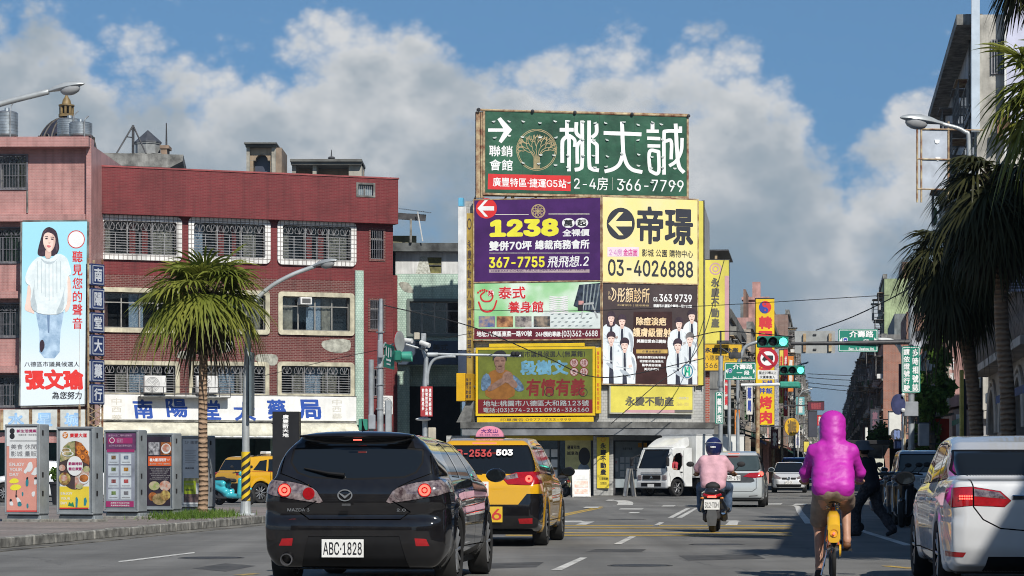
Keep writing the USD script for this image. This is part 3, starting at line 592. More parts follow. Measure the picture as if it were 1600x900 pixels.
# ------------------------------------------------------------------ the pink tiled building on the left edge
FPINK=Fr(142,102.0,-1.0)
pk=FPINK.thing('pink_building','pink tiled building at the left edge with barred windows and a deep parapet','building')
pwin=[(-40,241,44,297),(-40,355,34,412),(-40,473,33,528),(-40,586,33,637)]
facade_wall(FPINK,pk,(-60,222,140,660),[inset(r,1.5)for r in pwin],PINKTILE,.3)
x0,x1=FPINK.x(-60),FPINK.x(140)
part(pk,'side_wall',MB().box(x1-.3,x1+.002,.302,9,3,FPINK.z(100,224)),PINKTILE)
z=FPINK.z(70,213.5,-.7);part(pk,'parapet',MB().box(x0,FPINK.x(138.5,-.7),-.7,.1,z-.42,z,.01),PINKTILE)
part(pk,'corner_pier',MB().box(FPINK.x(137),FPINK.x(145),-.35,.29,3,z-.01,.01),PINKTILE)
for y in(336.5,456,572):band(FPINK,pk,'ledge',(-60,y),(136.5,y),.3,-.5,-.001,PINKTILE)
for i,r in enumerate(pwin):
 barred_window(FPINK,pk,r,fw=.06,fm=GRILLE_DARK,style='fan',n=5 if i else 6,rows=3,mull=2,rad=0,proud=.06,gm=GRILLE_DARK,curt=[(.55,.75,CURT),(.78,.95,mat('yellow_curtain',(.5,.42,.16),.8,.2,4))]if i==0 else[(.62,.98,mat('green_things',(.12,.30,.05),.7,.3,3))]if i==1 else[(.6,.95,CURT)])
 w_=MB();q=FPINK.rect(r[0]+2,r[1]+16,r[2]-1,r[3],-.03)
 for x in np.arange(q[0],q[1],.13):w_.box(x-.009,x+.009,-.04,-.02,q[2],q[3])
 part(pk,'window_bar',w_,GRILLE_DARK)
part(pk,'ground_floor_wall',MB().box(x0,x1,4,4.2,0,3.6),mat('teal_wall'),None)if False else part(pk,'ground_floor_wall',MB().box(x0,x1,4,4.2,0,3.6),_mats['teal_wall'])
part(pk,'fascia',MB().box(x0,x1,-.6,-.1,FPINK.z(70,692),FPINK.z(70,676)),PINKTILE)
part(pk,'drain_pipe',MB().cyl((FPINK.x(43),-.05,FPINK.z(43,333)),(FPINK.x(43),-.05,FPINK.z(43,298)),.04,n=6),GREYC)
for a,b,ch in((5,46,'水'),(50,90,'星'),(94,133,'城')):
 t=FPINK.thing('letter_panel',{'水':'square white panel with a pale blue letter, leftmost of three behind the kiosks','星':'square pale panel with a pale blue letter, middle of three behind the kiosks','城':'square white panel with a pale blue letter, next to the lattice sign post'}[ch],'sign','pale lettered panels over the shop')
 q=FPINK.rect(a,640,b,672,-.9);part(t,'panel',MB().box(q[0],q[1],-.9,-.7,q[2],q[3],.01),mat('pale_panel',(.66,.69,.66),.6,.15,1.5))
 part(t,'frame',MB().box(q[0]-.12,q[0]-.002,-.92,-.72,q[2],q[3]).box(q[1]+.002,q[1]+.1,-.92,-.72,q[2],q[3]),RUST)
 s=Sign(FPINK,t,-.9);s.text(ch,((a+b)/2-13,645,(a+b)/2+12,666),mat('pale_blue_print',(.30,.52,.80),.5,.1,3),bold=.05);s.text(ch,((a+b)/2-10,648,(a+b)/2+9,663),mat('paler_blue_print',(.46,.66,.88),.5,.1,3),2,bold=.0)
pb=FPINK.thing('poster_billboard','tall white and sky blue poster of a standing woman with red brush lettering','billboard')
OP=-1.0
grad=usdkit.material(stage,'/World/Looks/poster_blue_print',{'tc':('texture_coordinate',{}),'s':('separate_xyz',{}),'n':('noise_texture',{'scale':.45,'detail':2.5}),'a':('math',{'math_type':'multiply_add','value2':1.6}),'r':('map_range',{'from_min':6.5,'from_max':10.8,'clamp':True}),'m':('mix_color',{'a':(.68,.76,.82),'b':(.33,.66,.77)}),'p':('principled_bsdf',{'roughness':.35})},[('tc.object','s.vector'),('tc.object','n.vector'),('n.fac','a.value1'),('s.z','a.value3'),('a.value','r.value'),('r.result','m.fac'),('m.result','p.base_color')],surface='p.BSDF')
quad=[(35,347),(136,346),(132,631.5),(32,634)]
part(pb,'panel',MB().prism([FPINK.at(*p,OP)for p in quad],OP,OP+.12),grad)
fl=MB()
for a,b in zip(quad,quad[1:]+quad[:1]):
 pa,pb_=FPINK.at(*a,OP),FPINK.at(*b,OP);fl.obox((pa[0],OP+.06,pa[1]),(pb_[0],OP+.06,pb_[1]),.16,.05,up=(0,1,0))
part(pb,'frame',fl,GREYC)
part(pb,'bracket',MB().box(FPINK.x(45),FPINK.x(46),OP+.13,-.01,6,6.06).box(FPINK.x(120),FPINK.x(121),OP+.13,-.01,6,6.06).box(FPINK.x(45),FPINK.x(46),OP+.13,-.01,9,9.06).box(FPINK.x(120),FPINK.x(121),OP+.13,-.01,9,9.06),STEELD)
S=Sign(FPINK,pb,OP)
SKIN=mat('printed_skin',(.80,.60,.52),.5,.05,3);HAIR=mat('printed_hair',(.045,.025,.04),.5,.2,8);SHIRT=mat('printed_shirt',(.74,.80,.81),.5,.06,3,col2=(.60,.68,.70));JEAN=mat('printed_jeans',(.42,.55,.68),.5,.2,2.2,col2=(.20,.32,.47));REDP=mat('red_print',(.62,.03,.035),.5,.08,3)
S.polys('arms',[[(44,440),(41,470),(38,482),(41,486),(50,489),(54,491),(53,484),(48,470),(49,450)],[(103,430),(110,432),(112,462),(111,473),(107,485),(101,489),(103,470),(104,450)]],SKIN,2,1)
S.poly('jeans',[(55,482),(100,484),(98,500),(94,520),(93,560),(61,559),(62,520),(58,500)],JEAN,1,1)
S.polys('jean_seam',[[(73,490),(78,490),(77,520),(75,520)]],mat('printed_jeans_shade',(.16,.25,.40),.5,.1,3),2)
S.poly('knee_print',[(62,533),(67,530),(70,537),(69,545),(64,552),(62,545)],HAIR,2,1)
S.poly('hair',[(64,372),(67,360),(75,354),(82,356),(89,362),(91,374),(93,388),(90,396),(85,400),(74,399),(66,401),(58,398),(60,386)],HAIR,3,2)
S.poly('neck',[(71,388),(80,390),(80,404),(70,404)],mat('printed_skin_shade',(.66,.45,.38),.5,.05,3),4,1)
S.poly('shirt',[(62,399),(70,404),(79,405),(90,395),(104,401),(109,414),(112,428),(105,433),(106,460),(104,480),(94,491),(72,492),(55,488),(47,475),(49,448),(40,442),(39,432),(47,412)],SHIRT,5,1)
S.polys('shirt_fold',[[(x,408),(x+1.2,408),(x+1.6,470-abs(x-76)),(x+.2,470-abs(x-76))]for x in range(58,98,6)],mat('printed_fold',(.52,.60,.63),.5,.05,3),6)
S.poly('face',[(69,366),(73,363),(80,364),(86,369),(87,378),(84,388),(78,395),(73,392),(68,383),(67,374)],SKIN,6,2)
S.polys('face_shade',[smooth_pts([(80,365),(86,369),(87,378),(84,388),(79,394),(82,386),(84,377),(82,370)],1),smooth_pts([(69.5,380),(71,387),(74.5,393),(72,386)],1)],mat('printed_skin_shade',0),6.5)
S.polys('hair_shine',[smooth_pts([(66,366),(69,360),(75,357),(71,362),(68,370)],1),smooth_pts([(88,376),(91,388),(88,396),(87,386)],1)],mat('printed_hair_shine',(.10,.06,.08),.5,.2,9),5.5)
S.polys('shirt_shade',[smooth_pts(q,1)for q in([(47,475),(52,455),(55,430),(53,460),(60,486),(52,486)],[(104,436),(100,455),(101,478),(94,490),(86,491),(96,470)],[(62,402),(70,412),(82,413),(92,402),(84,409),(72,409)])],mat('printed_shirt_shade',(.50,.58,.62),.5,.1,3),6.2)
S.polys('eyes',[[(70.5,372),(74.5,371.5),(74.5,373.6),(71,373.8)],[(79.5,372.4),(84,373),(83.5,375),(79.5,374.4)],[(70,369.3),(75,369),(75,370),(70.3,370.2)],[(79,369.8),(84.8,370.5),(84.5,371.5),(79.2,370.8)]],HAIR,7)
S.polys('nose',[[(76,378.5),(79,378.8),(77.8,380.6),(75.6,380)]],mat('printed_nose',(.55,.35,.29),.5,.0,3),7)
S.poly('mouth',[(72.5,383.5),(76,382.8),(80.5,384.4),(77,387.2),(74,386)],mat('printed_lips',(.62,.16,.17),.5,0),7,1)
S.ell('stamp_ring',119,374,13.6,14.2,REDP,1,.90);S.ell('stamp_disc',119,374,12.2,12.7,WHITE,1)
S.text('聽見您的聲音',(113,392,129,514),REDP,vertical=True,bold=.012)
S.text('八德區市議員候選人',(38,565,124,573),INK,bold=.01)
S.text('張文瑜',(38,577,130,609),mat('bright_red_print',(.72,.035,.03),.5,.06,3),bold=.05,slant=-4)
S.text('為您努力',(81,612,128,624),INK,bold=.02,slant=4)
cs=thing('column_sign','column of six blue and white lettered boxes on a lattice post','sign',(*P(146,735,101.0)[:2],0),55)
FC=Fr(146,101.0,55)
lat=MB()
for x in(-.30,.52):
 for y in(.0,.5):lat.box(x-.03,x+.03,y-.03,y+.03,2.2,FC.z(146,404))
for i in range(24):
 z=2.4+i*.33
 if z<9.6:lat.obox((-.3,0,z),(.52,0,z+.33),.03,.03,up=(0,1,0));lat.obox((.52,0,z),(-.3,0,z+.33),.03,.03,up=(0,1,0))
part(cs,'lattice_post',lat,RUST)
NAVY=mat('navy_panel',(.02,.035,.11),.4,.1,2)
for i,(ch,a,b)in enumerate(zip('南陽堂大藥行',(412,450,488,523,562,600),(446,484,520,556,597,632))):
 z1,z0=FC.z(146,a,-.1),FC.z(146,b,-.1)
 bx=part(cs,'letter_box',MB().box(-.28,.5,-.16,.06,z0,z1,.02),NAVY)
 part(bx,'border',MB().prism(rrect(-.22,.44,z0+.06,z1-.06,.04).difference(rrect(-.18,.40,z0+.1,z1-.1,.03)),-.166,-.161),mat('grey_border',(.32,.35,.40),.5,.1))
 g=lettering(ch,-.12,.34,z0+.17,z1-.17,bold=.03);part(bx,'lettering',MB().flat(g,-.168),mat('dull_white_print',(.50,.53,.57),.5,.1,4))
 g=lettering(ch,.02,.44,z0+.17,z1-.17,bold=.03)
 b=MB().prism(sbox(-.0,z0+.06,.18,z1-.06),0,.003);v,f=b.get();v=np.c_[-.281-v[:,1],.04-v[:,0],v[:,2]]
 part(bx,'side_face',MB().add(v,f),mat('grey_panel',(.45,.48,.52),.5,.1,2))
# ------------------------------------------------------------------ roofs, tanks and towers behind
TANK=mat('tank_steel',(.46,.49,.50),.32,.15,3,metal=.75)
def tank(px0,px1,py0,py1,Y,label):
 c=P((px0+px1)/2,py1,Y);r=(px1-px0)/2/FOC*Y;h=(py1-py0)/FOC*Y
 t=thing('water_tank',label,'water tank',c,group='stainless rooftop water tanks')
 prof=[(0,.02),(r*.96,.02),(r,.08)];k=7
 for i in range(k):
  z=.1+(h*.86-.1)*i/k;dz=(h*.86-.1)/k;prof+=[(r,z),(r,z+dz*.8),(r*.975,z+dz*.88),(r*.975,z+dz*.95)]
 prof+=[(r,h*.86),(r*.9,h*.92),(r*.3,h*.99),(0,h)]
 part(t,'shell',MB().lathe(prof,n=28),TANK,40)
 part(t,'legs',MB().box(-r*.8,-r*.7,-r*.1,r*.1,-.4,.02).box(r*.7,r*.8,-r*.1,r*.1,-.4,.02),STEELD)
 part(t,'lid',MB().lathe([(0,h+.1),(r*.22,h+.09),(r*.24,h*.97)],n=16),TANK)
 part(t,'pipe',MB().tube([(r*.5,-r*.95,-.3),(r*.5,-r*1.02,h*.9),(r*.5,-r*.6,h*1.12),(r*.8,-r*.6,h*1.3)],.03,6),STEEL)
tank(-6,28,172,214,104,'tall ribbed steel water tank at the left edge of the pink roof')
tank(90,128,184,215,105.5,'steel water tank behind its neighbour on the pink roof, in front of the dome')
tank(108,144,190,214,103.5,'shorter domed steel water tank at the right corner of the pink roof')
Yd=230.0;c=P(104,240,Yd);k=Yd/FOC
dm_=thing('domed_building','far building with a dark ribbed dome and a golden lantern','building',(c[0],c[1],0))
zb=P(0,246,Yd)[2];R=47*k;hz=62*k
part(dm_,'drum',MB().lathe([(R*1.04,0),(R*1.04,zb-.4),(R*1.12,zb-.4),(R*1.12,zb+.3),(R,zb+.3)],n=32),GREYC)
part(dm_,'dome',MB().lathe([(R*math.cos(t),zb+hz*math.sin(t))for t in np.linspace(0,1.42,12)]+[(0,zb+hz)],n=40),mat('dome_slate',(.035,.035,.05),.4,.2,1),40)
rb_=MB();ORN=mat('gilded_ornament',(.22,.15,.06),.5,.2,2);DRB=mat('dome_rib',(.07,.06,.05),.5,.2,2)
for a in np.arange(16)*math.pi/8:
 rb_.tube([(R*1.005*math.cos(t)*math.cos(a),R*1.005*math.cos(t)*math.sin(a),zb+hz*math.sin(t))for t in np.linspace(.02,1.4,9)],.09,4)
 rb_.tube([(R*1.01*math.cos(.45)*math.cos(a+.2+.1*math.cos(u)),R*1.01*math.cos(.45)*math.sin(a+.2+.1*math.cos(u)),zb+hz*(.42+.1*math.sin(u)))for u in np.linspace(0,6.28,9)],.07,4)
part(dm_,'rib',rb_,DRB)
zl=P(0,183,Yd)[2];la=MB();g_=12.5*k
la.lathe([(0,zl),(g_,zl),(g_,zl+.25),(g_*.8,zl+.3),(0,zl+.3)],n=16)
for a in np.arange(8)*math.pi/4:la.cyl((g_*.75*math.cos(a),g_*.75*math.sin(a),zl+.3),(g_*.75*math.cos(a),g_*.75*math.sin(a),zl+17*k),.13,n=6)
la.lathe([(0,zl+17*k),(g_,zl+17*k),(g_,zl+19*k),(g_*.6,zl+20*k),(g_*.5,zl+26*k),(g_*.25,zl+31*k),(0,zl+40*k)],n=16)
part(dm_,'lantern',la,ORN,40)
bd=thing('back_building','grey concrete flat roof slab rising behind the red parapet','building',(*P(215,735,125)[:2],0),6)
FB=Fr(215,125,6);q=FB.rect(120,240,287,264,0)
part(bd,'slab',MB().prism([FB.at(118,240),FB.at(287,244),FB.at(286,254),FB.at(266,264),FB.at(118,258)],-.6,5),GREYC)
part(bd,'wall',MB().box(FB.x(118),FB.x(262),.2,6,0,FB.z(190,259)),mat('blue_grey_wall',(.20,.24,.28),.8,.25,1))
rt=thing('rooftop_tower','small grey octagonal roof tower with a pyramid roof','tower',P(231,262,190));k=190/FOC
part(rt,'base',MB().box(-23*k,22*k,-20*k,20*k,0,16*k).box(-25*k,24*k,-22*k,22*k,16*k,20*k),GREYC)
part(rt,'drum',MB().lathe([(19.5*k,20*k),(19.5*k,36*k),(21*k,36*k),(21*k,39*k),(0,39*k)],n=8),mat('tower_grey',(.30,.31,.31),.8,.2,1))
part(rt,'roof',MB().lathe([(22*k,38*k),(21.5*k,40*k),(0,59*k)],n=8),mat('slate_roof',(.06,.065,.08),.6,.2,1))
part(rt,'side_block',MB().box(22*k,32*k,-15*k,15*k,0,28*k).box(21*k,35*k,-17*k,17*k,28*k,33*k),mat('brown_wall',(.30,.21,.15),.8,.2,1))
part(rt,'mast',MB().cyl((29*k,0,33*k),(29*k,0,70*k),.08,.04,n=6),STEELD)
part(rt,'dish',MB().sph((22*k,-18*k,12*k),4*k,(1,.4,1)),WHITEP)
tr=thing('antenna_frame','thin dark tripod mast on the concrete roof','antenna',P(208,243,126));k=126/FOC
part(tr,'mast',MB().cyl((0,0,0),(0,0,47*k),.07,n=6),STEELD)
part(tr,'brace',MB().cyl((-22*k,-.8,0),(0,0,47*k),.045,n=5).cyl((24*k,-.8,0),(0,0,47*k),.045,n=5).cyl((-9*k,-.3,28*k),(0,0,28*k),.03,n=5),STEELD)
SAND=tiled('sandstone_band',(.33,.25,.17),(.30,.22,.15),(.26,.24,.20),4.0,.5,msize=.03)
tw=thing('roof_pavilion','tan roof pavilion with an arched opening on the skyline behind the red building','tower',P(415,276,190));k=190/FOC
w_=sbox(-24*k,0,19*k,40*k).difference(sbox(-15*k,0,11*k,20*k).union(Point(-2*k,20*k).buffer(9.5*k)))
part(tw,'wall',MB().prism(w_,-2,-1).box(-24*k,19*k,1,2,0,40*k),SAND)
part(tw,'side_wall',MB().box(19*k+.01,19*k+.5,-2,2.5,0,40*k),mat('tan_wall',(.26,.20,.15),.8,.2,1))
for a,b in((-25,-20),(14,20)):part(tw,'pier',MB().box(a*k,b*k,-2.3,-1.9,0,40*k),mat('stone_trim',(.36,.34,.29),.8,.2,1))
part(tw,'arch_opening',MB().box(-14*k,10*k,-1.2,-1.1,0,30*k),mat('blue_shadow_glass',(.06,.07,.10),.3,.1,1))
part(tw,'cornice',MB().box(-26*k,21*k,-2.6,2.6,40*k+.01,43.5*k).box(-27.5*k,22.5*k,-2.9,2.9,43.5*k+.01,46*k),mat('dark_trim',(.13,.13,.12),.7,.2,1))
tw=thing('roof_pavilion','long low tan roof pavilion on the skyline behind the red parapet','tower',P(513,284,190))
part(tw,'wall',MB().box(-54*k,54*k,1,2,0,26*k),SAND)
for a,b in((-54,-48),(-22,-16),(34,54)):part(tw,'pier',MB().box(a*k,b*k,-1.5,.5,0,26*k),_mats['stone_trim'])
part(tw,'cornice',MB().box(-56*k,55*k,-2.2,2.6,26*k+.01,30*k).box(-55*k,54*k,-2.0,2.4,22*k,26*k),_mats['dark_trim'])
part(tw,'spike',MB().cyl((5*k,0,30*k),(5*k,0,50*k),.09,.03,n=5).sph((5*k,0,37*k),.3,(1,1,.5),8),STEELD)
# ------------------------------------------------------------------ the white and mint house in the gap
FH=Fr(613,112,3)
ho=FH.thing('mint_house','narrow house of white paint over mint tiles beside the billboards','building')
facade_wall(FH,ho,(618,428,722,705),[(638,469,720,524),(640,572,720,705)],MINTTILE)
facade_wall(FH,ho,(618,394,722,427.9),[(666.5,402,690,427)],mat('white_stucco',(.68,.69,.68),.8,.1,1.5,streak=.5))
facade_wall(FH,ho,(613,430,621,700),[],REDTILE,.25,-.2,'pilaster')
part(ho,'roof_edge',MB().box(FH.x(613),FH.x(722),-.5,8,FH.z(668,394),FH.z(668,381)),mat('weathered_concrete',(.14,.15,.15),.9,.4,.8))
part(ho,'body',MB().box(FH.x(613),FH.x(722),1.5,10,3,FH.z(668,394)),MINTTILE)
part(ho,'parapet_wall',MB().box(FH.x(613),FH.x(651),.4,.6,FH.z(630,381),FH.z(630,367)),mat('olive_wall',(.24,.23,.14),.8,.2,2))
barred_window(FH,ho,(636,467,722,526),fw=.12,fm=mat('grey_green_frame',(.13,.16,.15),.6,.1),style='slide',mull=4,rad=0)
q=FH.rect(666.5,402,690,427);part(ho,'window',MB().box(q[0],q[1],.08,.1,q[2],q[3]),mat('olive_shutter',(.16,.15,.05),.6,.3,4));part(ho,'mullion',MB().box(q[0],q[1],.02,.06,(q[2]+q[3])/2-.02,(q[2]+q[3])/2+.02),STEELD)
part(ho,'mural',MB().flat([FH.at(*p)for p in[(657,401),(667,400),(673,428),(649,428)]],-.004),mat('peeling_mural',(.60,.62,.56),.8,.1,9,col2=(.28,.28,.24)))
part(ho,'peeled_patch',MB().prism([FH.at(*p)for p in smooth_pts([(622,441),(636,440),(644,449),(648,458),(634,457),(626,450)],1)],-.008,0),BARE)
part(ho,'fascia',MB().box(FH.x(622),FH.x(722),-.35,-.002,FH.z(670,570),FH.z(670,533)),mat('navy_fascia',(.05,.075,.12),.6,.2,1))
s=Sign(FH,ho,-.352);s.text('美式',(676,537,700,548),INK,bold=.02)
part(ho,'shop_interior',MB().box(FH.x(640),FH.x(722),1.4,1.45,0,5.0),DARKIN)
part(ho,'corner_post',MB().box(FH.x(621.5),FH.x(640),.1,.4,0,FH.z(640,572)-.01),MINTTILE)
rf=FH.thing('roof_canopy','corrugated steel roof canopy on posts beside the red parapet','canopy');q=FH.rect(609,329,675,338,.5)
m=MB();n=40;xs_=np.linspace(q[0],q[1],n);vv=[]
for i,x in enumerate(xs_):
 t=i/(n-1);dz=.03*(i%2)
 vv+=[(x,-.8,q[3]+.0-.25*t+dz),(x,4,q[3]+.5-.25*t+dz)]
m.add(vv,[t for i in range(n-1)for t in((2*i,2*i+2,2*i+3),(2*i,2*i+3,2*i+1))]);part(rf,'sheet',m,STEEL)
part(rf,'beam',MB().obox((q[0],-.6,q[3]-.35),(q[1]-.3,-.6,q[3]-.45),.08,.3).obox((q[0],3,q[3]+.05),(q[1]-.3,3,q[3]-.1),.08,.2).box(q[0],q[0]+.1,-.6,3.4,q[3]-.5,q[3]-.3),STEELD)
part(rf,'post',MB().box(FH.x(640),FH.x(643.5),-.65,-.5,FH.z(641,381),q[3]-.5),GREYC)
part(rf,'cable',MB().cyl((FH.x(652),-.9,q[3]-.2),(FH.x(660),-.7,FH.z(660,379)),.03,n=5),WHITEP)
# ------------------------------------------------------------------ the corner building and its billboards
FL,FR2=Fr(940,103.0,-11.0),Fr(940,103.0,17.0)
cb=thing('corner_building','grey tiled corner building covered with billboards above a concrete canopy','building',FL.loc,0)
eL,eR=FL.ex*FL.x(727),FR2.ex*FR2.x(1099)
ZT=FL.z(840,312);ZC=FL.z(840,660)
foot=[(0,0),tuple(eL),tuple(eL+[2.5,9]),tuple(eR+[1.0,9]),tuple(eR)]
part(cb,'upper_wall',MB().prism(Polygon(foot),ZC,ZT,plane='xy'),GRAYTILE)
core=[(0,1.6),tuple(eL*.98+[.3,2.0]),tuple(eL+[2.5,9]),tuple(eR+[1.0,9]),tuple(eR*.98+[0,2.0])]
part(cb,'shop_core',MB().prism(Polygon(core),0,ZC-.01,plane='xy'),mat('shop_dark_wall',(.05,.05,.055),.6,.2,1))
can=[tuple(np.array([0,-1.15])),tuple(eL*1.05+[.1,-1.1]),tuple(eL*1.05+[.6,.6]),(0,.6),tuple(eR*1.03+[0,.6]),tuple(eR*1.03+[.3,-1.1])]
zc0,zc1=P(840,668.5,102)[2],P(840,659,102)[2]
part(cb,'canopy',MB().prism(Polygon(can),zc0,zc1,plane='xy'),mat('canopy_cement',(.17,.17,.16),.9,.3,1.5,streak=.4))
part(cb,'soffit',MB().prism(Polygon(can).buffer(-.05),zc0-.3,zc0-.004,plane='xy'),mat('grey_soffit',(.20,.21,.22),.7,.25,1))
for px0,px1,fr in((927,958,FL),(697,735,FL),(1086,1104,FR2)):
 c=(px0+px1)/2;x,_=fr.at(c,HOR,.3);w=(px1-px0)/2*103/FOC;p=fr.ex*x+fr.ey*.3
 part(cb,'pillar',MB().box(p[0]-w,p[0]+w,p[1]-.25,p[1]+.3,0,zc0-.301,.02),GRAYTILE)
sl=MB();a,b=FL.at(743,600,-.06),FL.at(713,664,-1.0)
pts3=[FL.o+FL.ex*a[0]+FL.ey*-.06,FL.o+FL.ex*b[0]+FL.ey*-1.0,FL.o+FL.ex*a[0]+FL.ey*-1.0]
o=np.array([*FL.o,0]);v=[np.r_[pts3[0],a[1]]-o,np.r_[pts3[1],zc1+.002]-o,np.r_[pts3[2],zc1+.002]-o,np.r_[pts3[0],zc1+.002]-o]
part(cb,'sloping_gusset',MB().add(v,[(0,1,2),(0,2,3),(0,3,1),(1,3,2)]),mat('canopy_cement',(.17,.17,.16),.9,.3,1.5,streak=.4))
SHOPGLASS=pane('shop_glass',(.62,.68,.72),1.45)
PAPER=mat('notice_paper',(.66,.68,.70),.7,.06,5);YEL=mat('yellow_print',(.72,.56,.05),.5,.06,2);ORG=mat('orange_print',(.70,.33,.03),.5,.08,2)
def inb(fr,off):return thing
for nm,fr,r,lab in(('shopfront',FL,(735,676,927,777),'dark glazed shopfront with notices left of the grey pillar'),('shopfront',FR2,(958,676,1087,775),'pale glazed shopfront with notices behind the white truck')):
 t=fr.thing(nm,lab,'shopfront','estate agent shopfronts');q=fr.rect(*r,1.2)
 part(t,'glass',MB().box(q[0],q[1],1.2,1.21,.02,q[3]-.35),SHOPGLASS)
 part(t,'header',MB().box(q[0],q[1],1.1,1.3,q[3]-.34,q[3]),YEL if fr is FL else mat('pale_header',(.42,.44,.46),.5,.1,2))
 e=[q[0]+.04,q[0]+(q[1]-q[0])*(.53 if fr is FL else.35),q[0]+(q[1]-q[0])*.72,q[1]-.04]
 for x in e:part(t,'mullion',MB().box(x-.04,x+.04,1.14,1.26,.0,q[3]-.345),STEELD)
 s=Sign(fr,t,1.16)
 if fr is FL:
  for i in range(3):
   for j in range(4):s.rect('notice',(836+i*12.6,702+j*16,846+i*12.6,714+j*16),PAPER)
  s.rect('yellow_poster',(883,687,923,768),mat('pale_yellow_print',(.66,.62,.28),.5,.1,3))
  s.text('優質租售',(886,696,906,702),INK,2,bold=.02);s.text('誠意為您服務',(886,705,922,711),INK,2,bold=.02)
  s.ell('purple_balloon',890,734,5.5,4.5,mat('purple_print',(.30,.09,.36),.5,.1),2)
  s.poly('blue_figure',[(900,768),(902,735),(905,726),(912,722),(920,727),(923,740),(923,768)],mat('dull_blue_print',(.25,.32,.40),.5,.2,3),2,1)
  s.ell('dark_head',913,713,9,14,INK,3)
 else:
  s.rect('pale_film',(959,690,1003,762),mat('pale_film',(.30,.35,.38),.3,.1,2))
  s.text('永慶不動產',(973,699,988,703),INK,2);s.rect('orange_logo',(997,692,1011,699),ORG,2)
  for i in range(4):
   for j in range(3):s.rect('notice',(969+i*8.5,714+j*11,975.5+i*8.5,723+j*11),PAPER,2)
  s.rect('white_notice',(953.5,716,966,737),PAPER,3);s.text('不動產',(956,720,964,724),REDP,4)
py=FL.thing('pillar_sign','narrow yellow vertical sign with black letters on the grey pillar','sign');q=FL.rect(933,683,952,763,.02)
part(py,'panel',MB().box(q[0],q[1],-.06,.02,q[2],q[3],.01),YEL)
s=Sign(FL,py,-.062);s.text('永慶不動產',(938,692,947,742),INK,vertical=True,bold=.04);s.text('八德廣豐',(936,746,950,750),INK);s.text('加盟店',(938,753,948,757),INK)
s.ell('ring_logo',942.5,687,4,3.6,ORG,1,.6)
def board(fr,name,label,r,off,m,th=.10,cat='billboard',frame=None,fwid=.05,group=None):
 t=fr.thing(name,label,cat,group);q=fr.rect(*r,off)
 part(t,'panel',MB().box(q[0],q[1],off,off+th,q[2],q[3],.008),m)
 fm=frame or RUST
 for a in((q[0]-fwid,q[1]+fwid,q[3]+.002,q[3]+fwid),(q[0]-fwid,q[1]+fwid,q[2]-fwid,q[2]-.002),(q[0]-fwid,q[0]-.002,q[2],q[3]),(q[1]+.002,q[1]+fwid,q[2],q[3])):
  part(t,'frame_bar',MB().box(a[0],a[1],off-.012,off+th+.05,a[2],a[3]),fm)
 return t,Sign(fr,t,off)
def arrow_pts(cx,cy,w,h,t,d=1):
 """An arrow pointing to -x (d = 1) or +x (d = -1)."""
 p=[(-w,0),(-w*.1,-h),(w*.28,-h),(-w*.38,-t),(w,-t),(w,t),(-w*.38,t),(w*.28,h),(-w*.1,h)]
 return[(cx+d*x,cy+y)for x,y in p]
WH=WHITE;GOLD=mat('gold_print',(.50,.38,.20),.4,.15,3);LEMON=mat('lemon_print',(.80,.74,.05),.5,.05,2)
PURP=mat('purple_banner',(.062,.014,.115),.45,.12,1.2)
t,s=board(FL,'purple_billboard','purple billboard with the yellow figure 1238 and a red arrow disc',(741,311,938,439),-.30,PURP)
s.ell('arrow_disc',760,325.5,16.5,16,mat('disc_red',(.66,.03,.03),.5,.05),1);s.poly('arrow',arrow_pts(759,325.5,13,13,3.4),WH,2)
s.polys('rule',[[(774,334.4),(826,334.4),(826,335.8),(774,335.8)],[(857,333.6),(921,333.6),(921,335),(857,335)],[(764,395),(921,395),(921,395.7),(764,395.7)]],FAINT)
s.ell('flower_ring',841,330,11,11,GOLD,1,.88)
for k in range(8):
 a=k*math.pi/4;s.ell('flower_petal',841+5.2*math.cos(a),330+5.2*math.sin(a),5.2,5.2,GOLD,1+k*.25+.2,.82,14)
s.text('1238',(765,343,873,371),LEMON,bold=.07);s.ell('white_disc',888,348.5,10,7.6,WH);s.ell('white_disc',909,348,10,7.6,WH)
s.text('萬',(881,343.5,895,354),INK,2,bold=.03);s.text('起',(902,343,916,353.5),INK,2,bold=.03)
s.text('全裸價',(879,358,921,369.5),WH,bold=.03);s.text('雙併70坪',(764,377,831,392),WH,bold=.035);s.text('總裁商務會所',(836,375.5,921,390),WH,bold=.03)
s.text('367-7755',(764,402,851,419),LEMON,bold=.035);s.text('飛飛想.2',(855,400,920,418),WH,slant=8,bold=.012)
s.rect('pale_strip',(764,421,921,426),mat('dull_pink_print',(.46,.36,.38),.6,.1));s.text('DREAM COME TRUE DREAM COME TRUE',(768,422,916,425),PURP,2)
BUFF=mat('buff_banner',(.74,.62,.20),.45,.14,.5,col2=(.74,.66,.38))
t,s=board(FR2,'yellow_billboard','pale yellow billboard with a black arrow disc and large phone number',(942,310,1090,442),-.30,BUFF)
CH=mat('charcoal_print',(.025,.028,.04),.5,.05)
s.ell('arrow_disc',970,349.5,22,25,CH);s.poly('arrow',arrow_pts(969,349.5,18.5,18,4.2),BUFF,2)
s.text('帝璟',(995,322,1083,381),CH,bold=.026);s.rect('pink_label',(949,386,998.5,401),mat('pale_pink_print',(.75,.62,.68),.5,.04))
PK=mat('magenta_print',(.60,.035,.25),.5,.05);s.text('2·4房',(952,388.5,972,399.5),mat('mauve_print',(.58,.25,.50),.5,.05),2,bold=.01);s.text('金店面',(974,388.5,996,399.5),PK,2,bold=.02)
s.text('影城 公園 購物中心',(1003,389,1083,401),INK,bold=.012);s.text('03-4026888',(950,404.5,1083,431),CH,bold=.022)
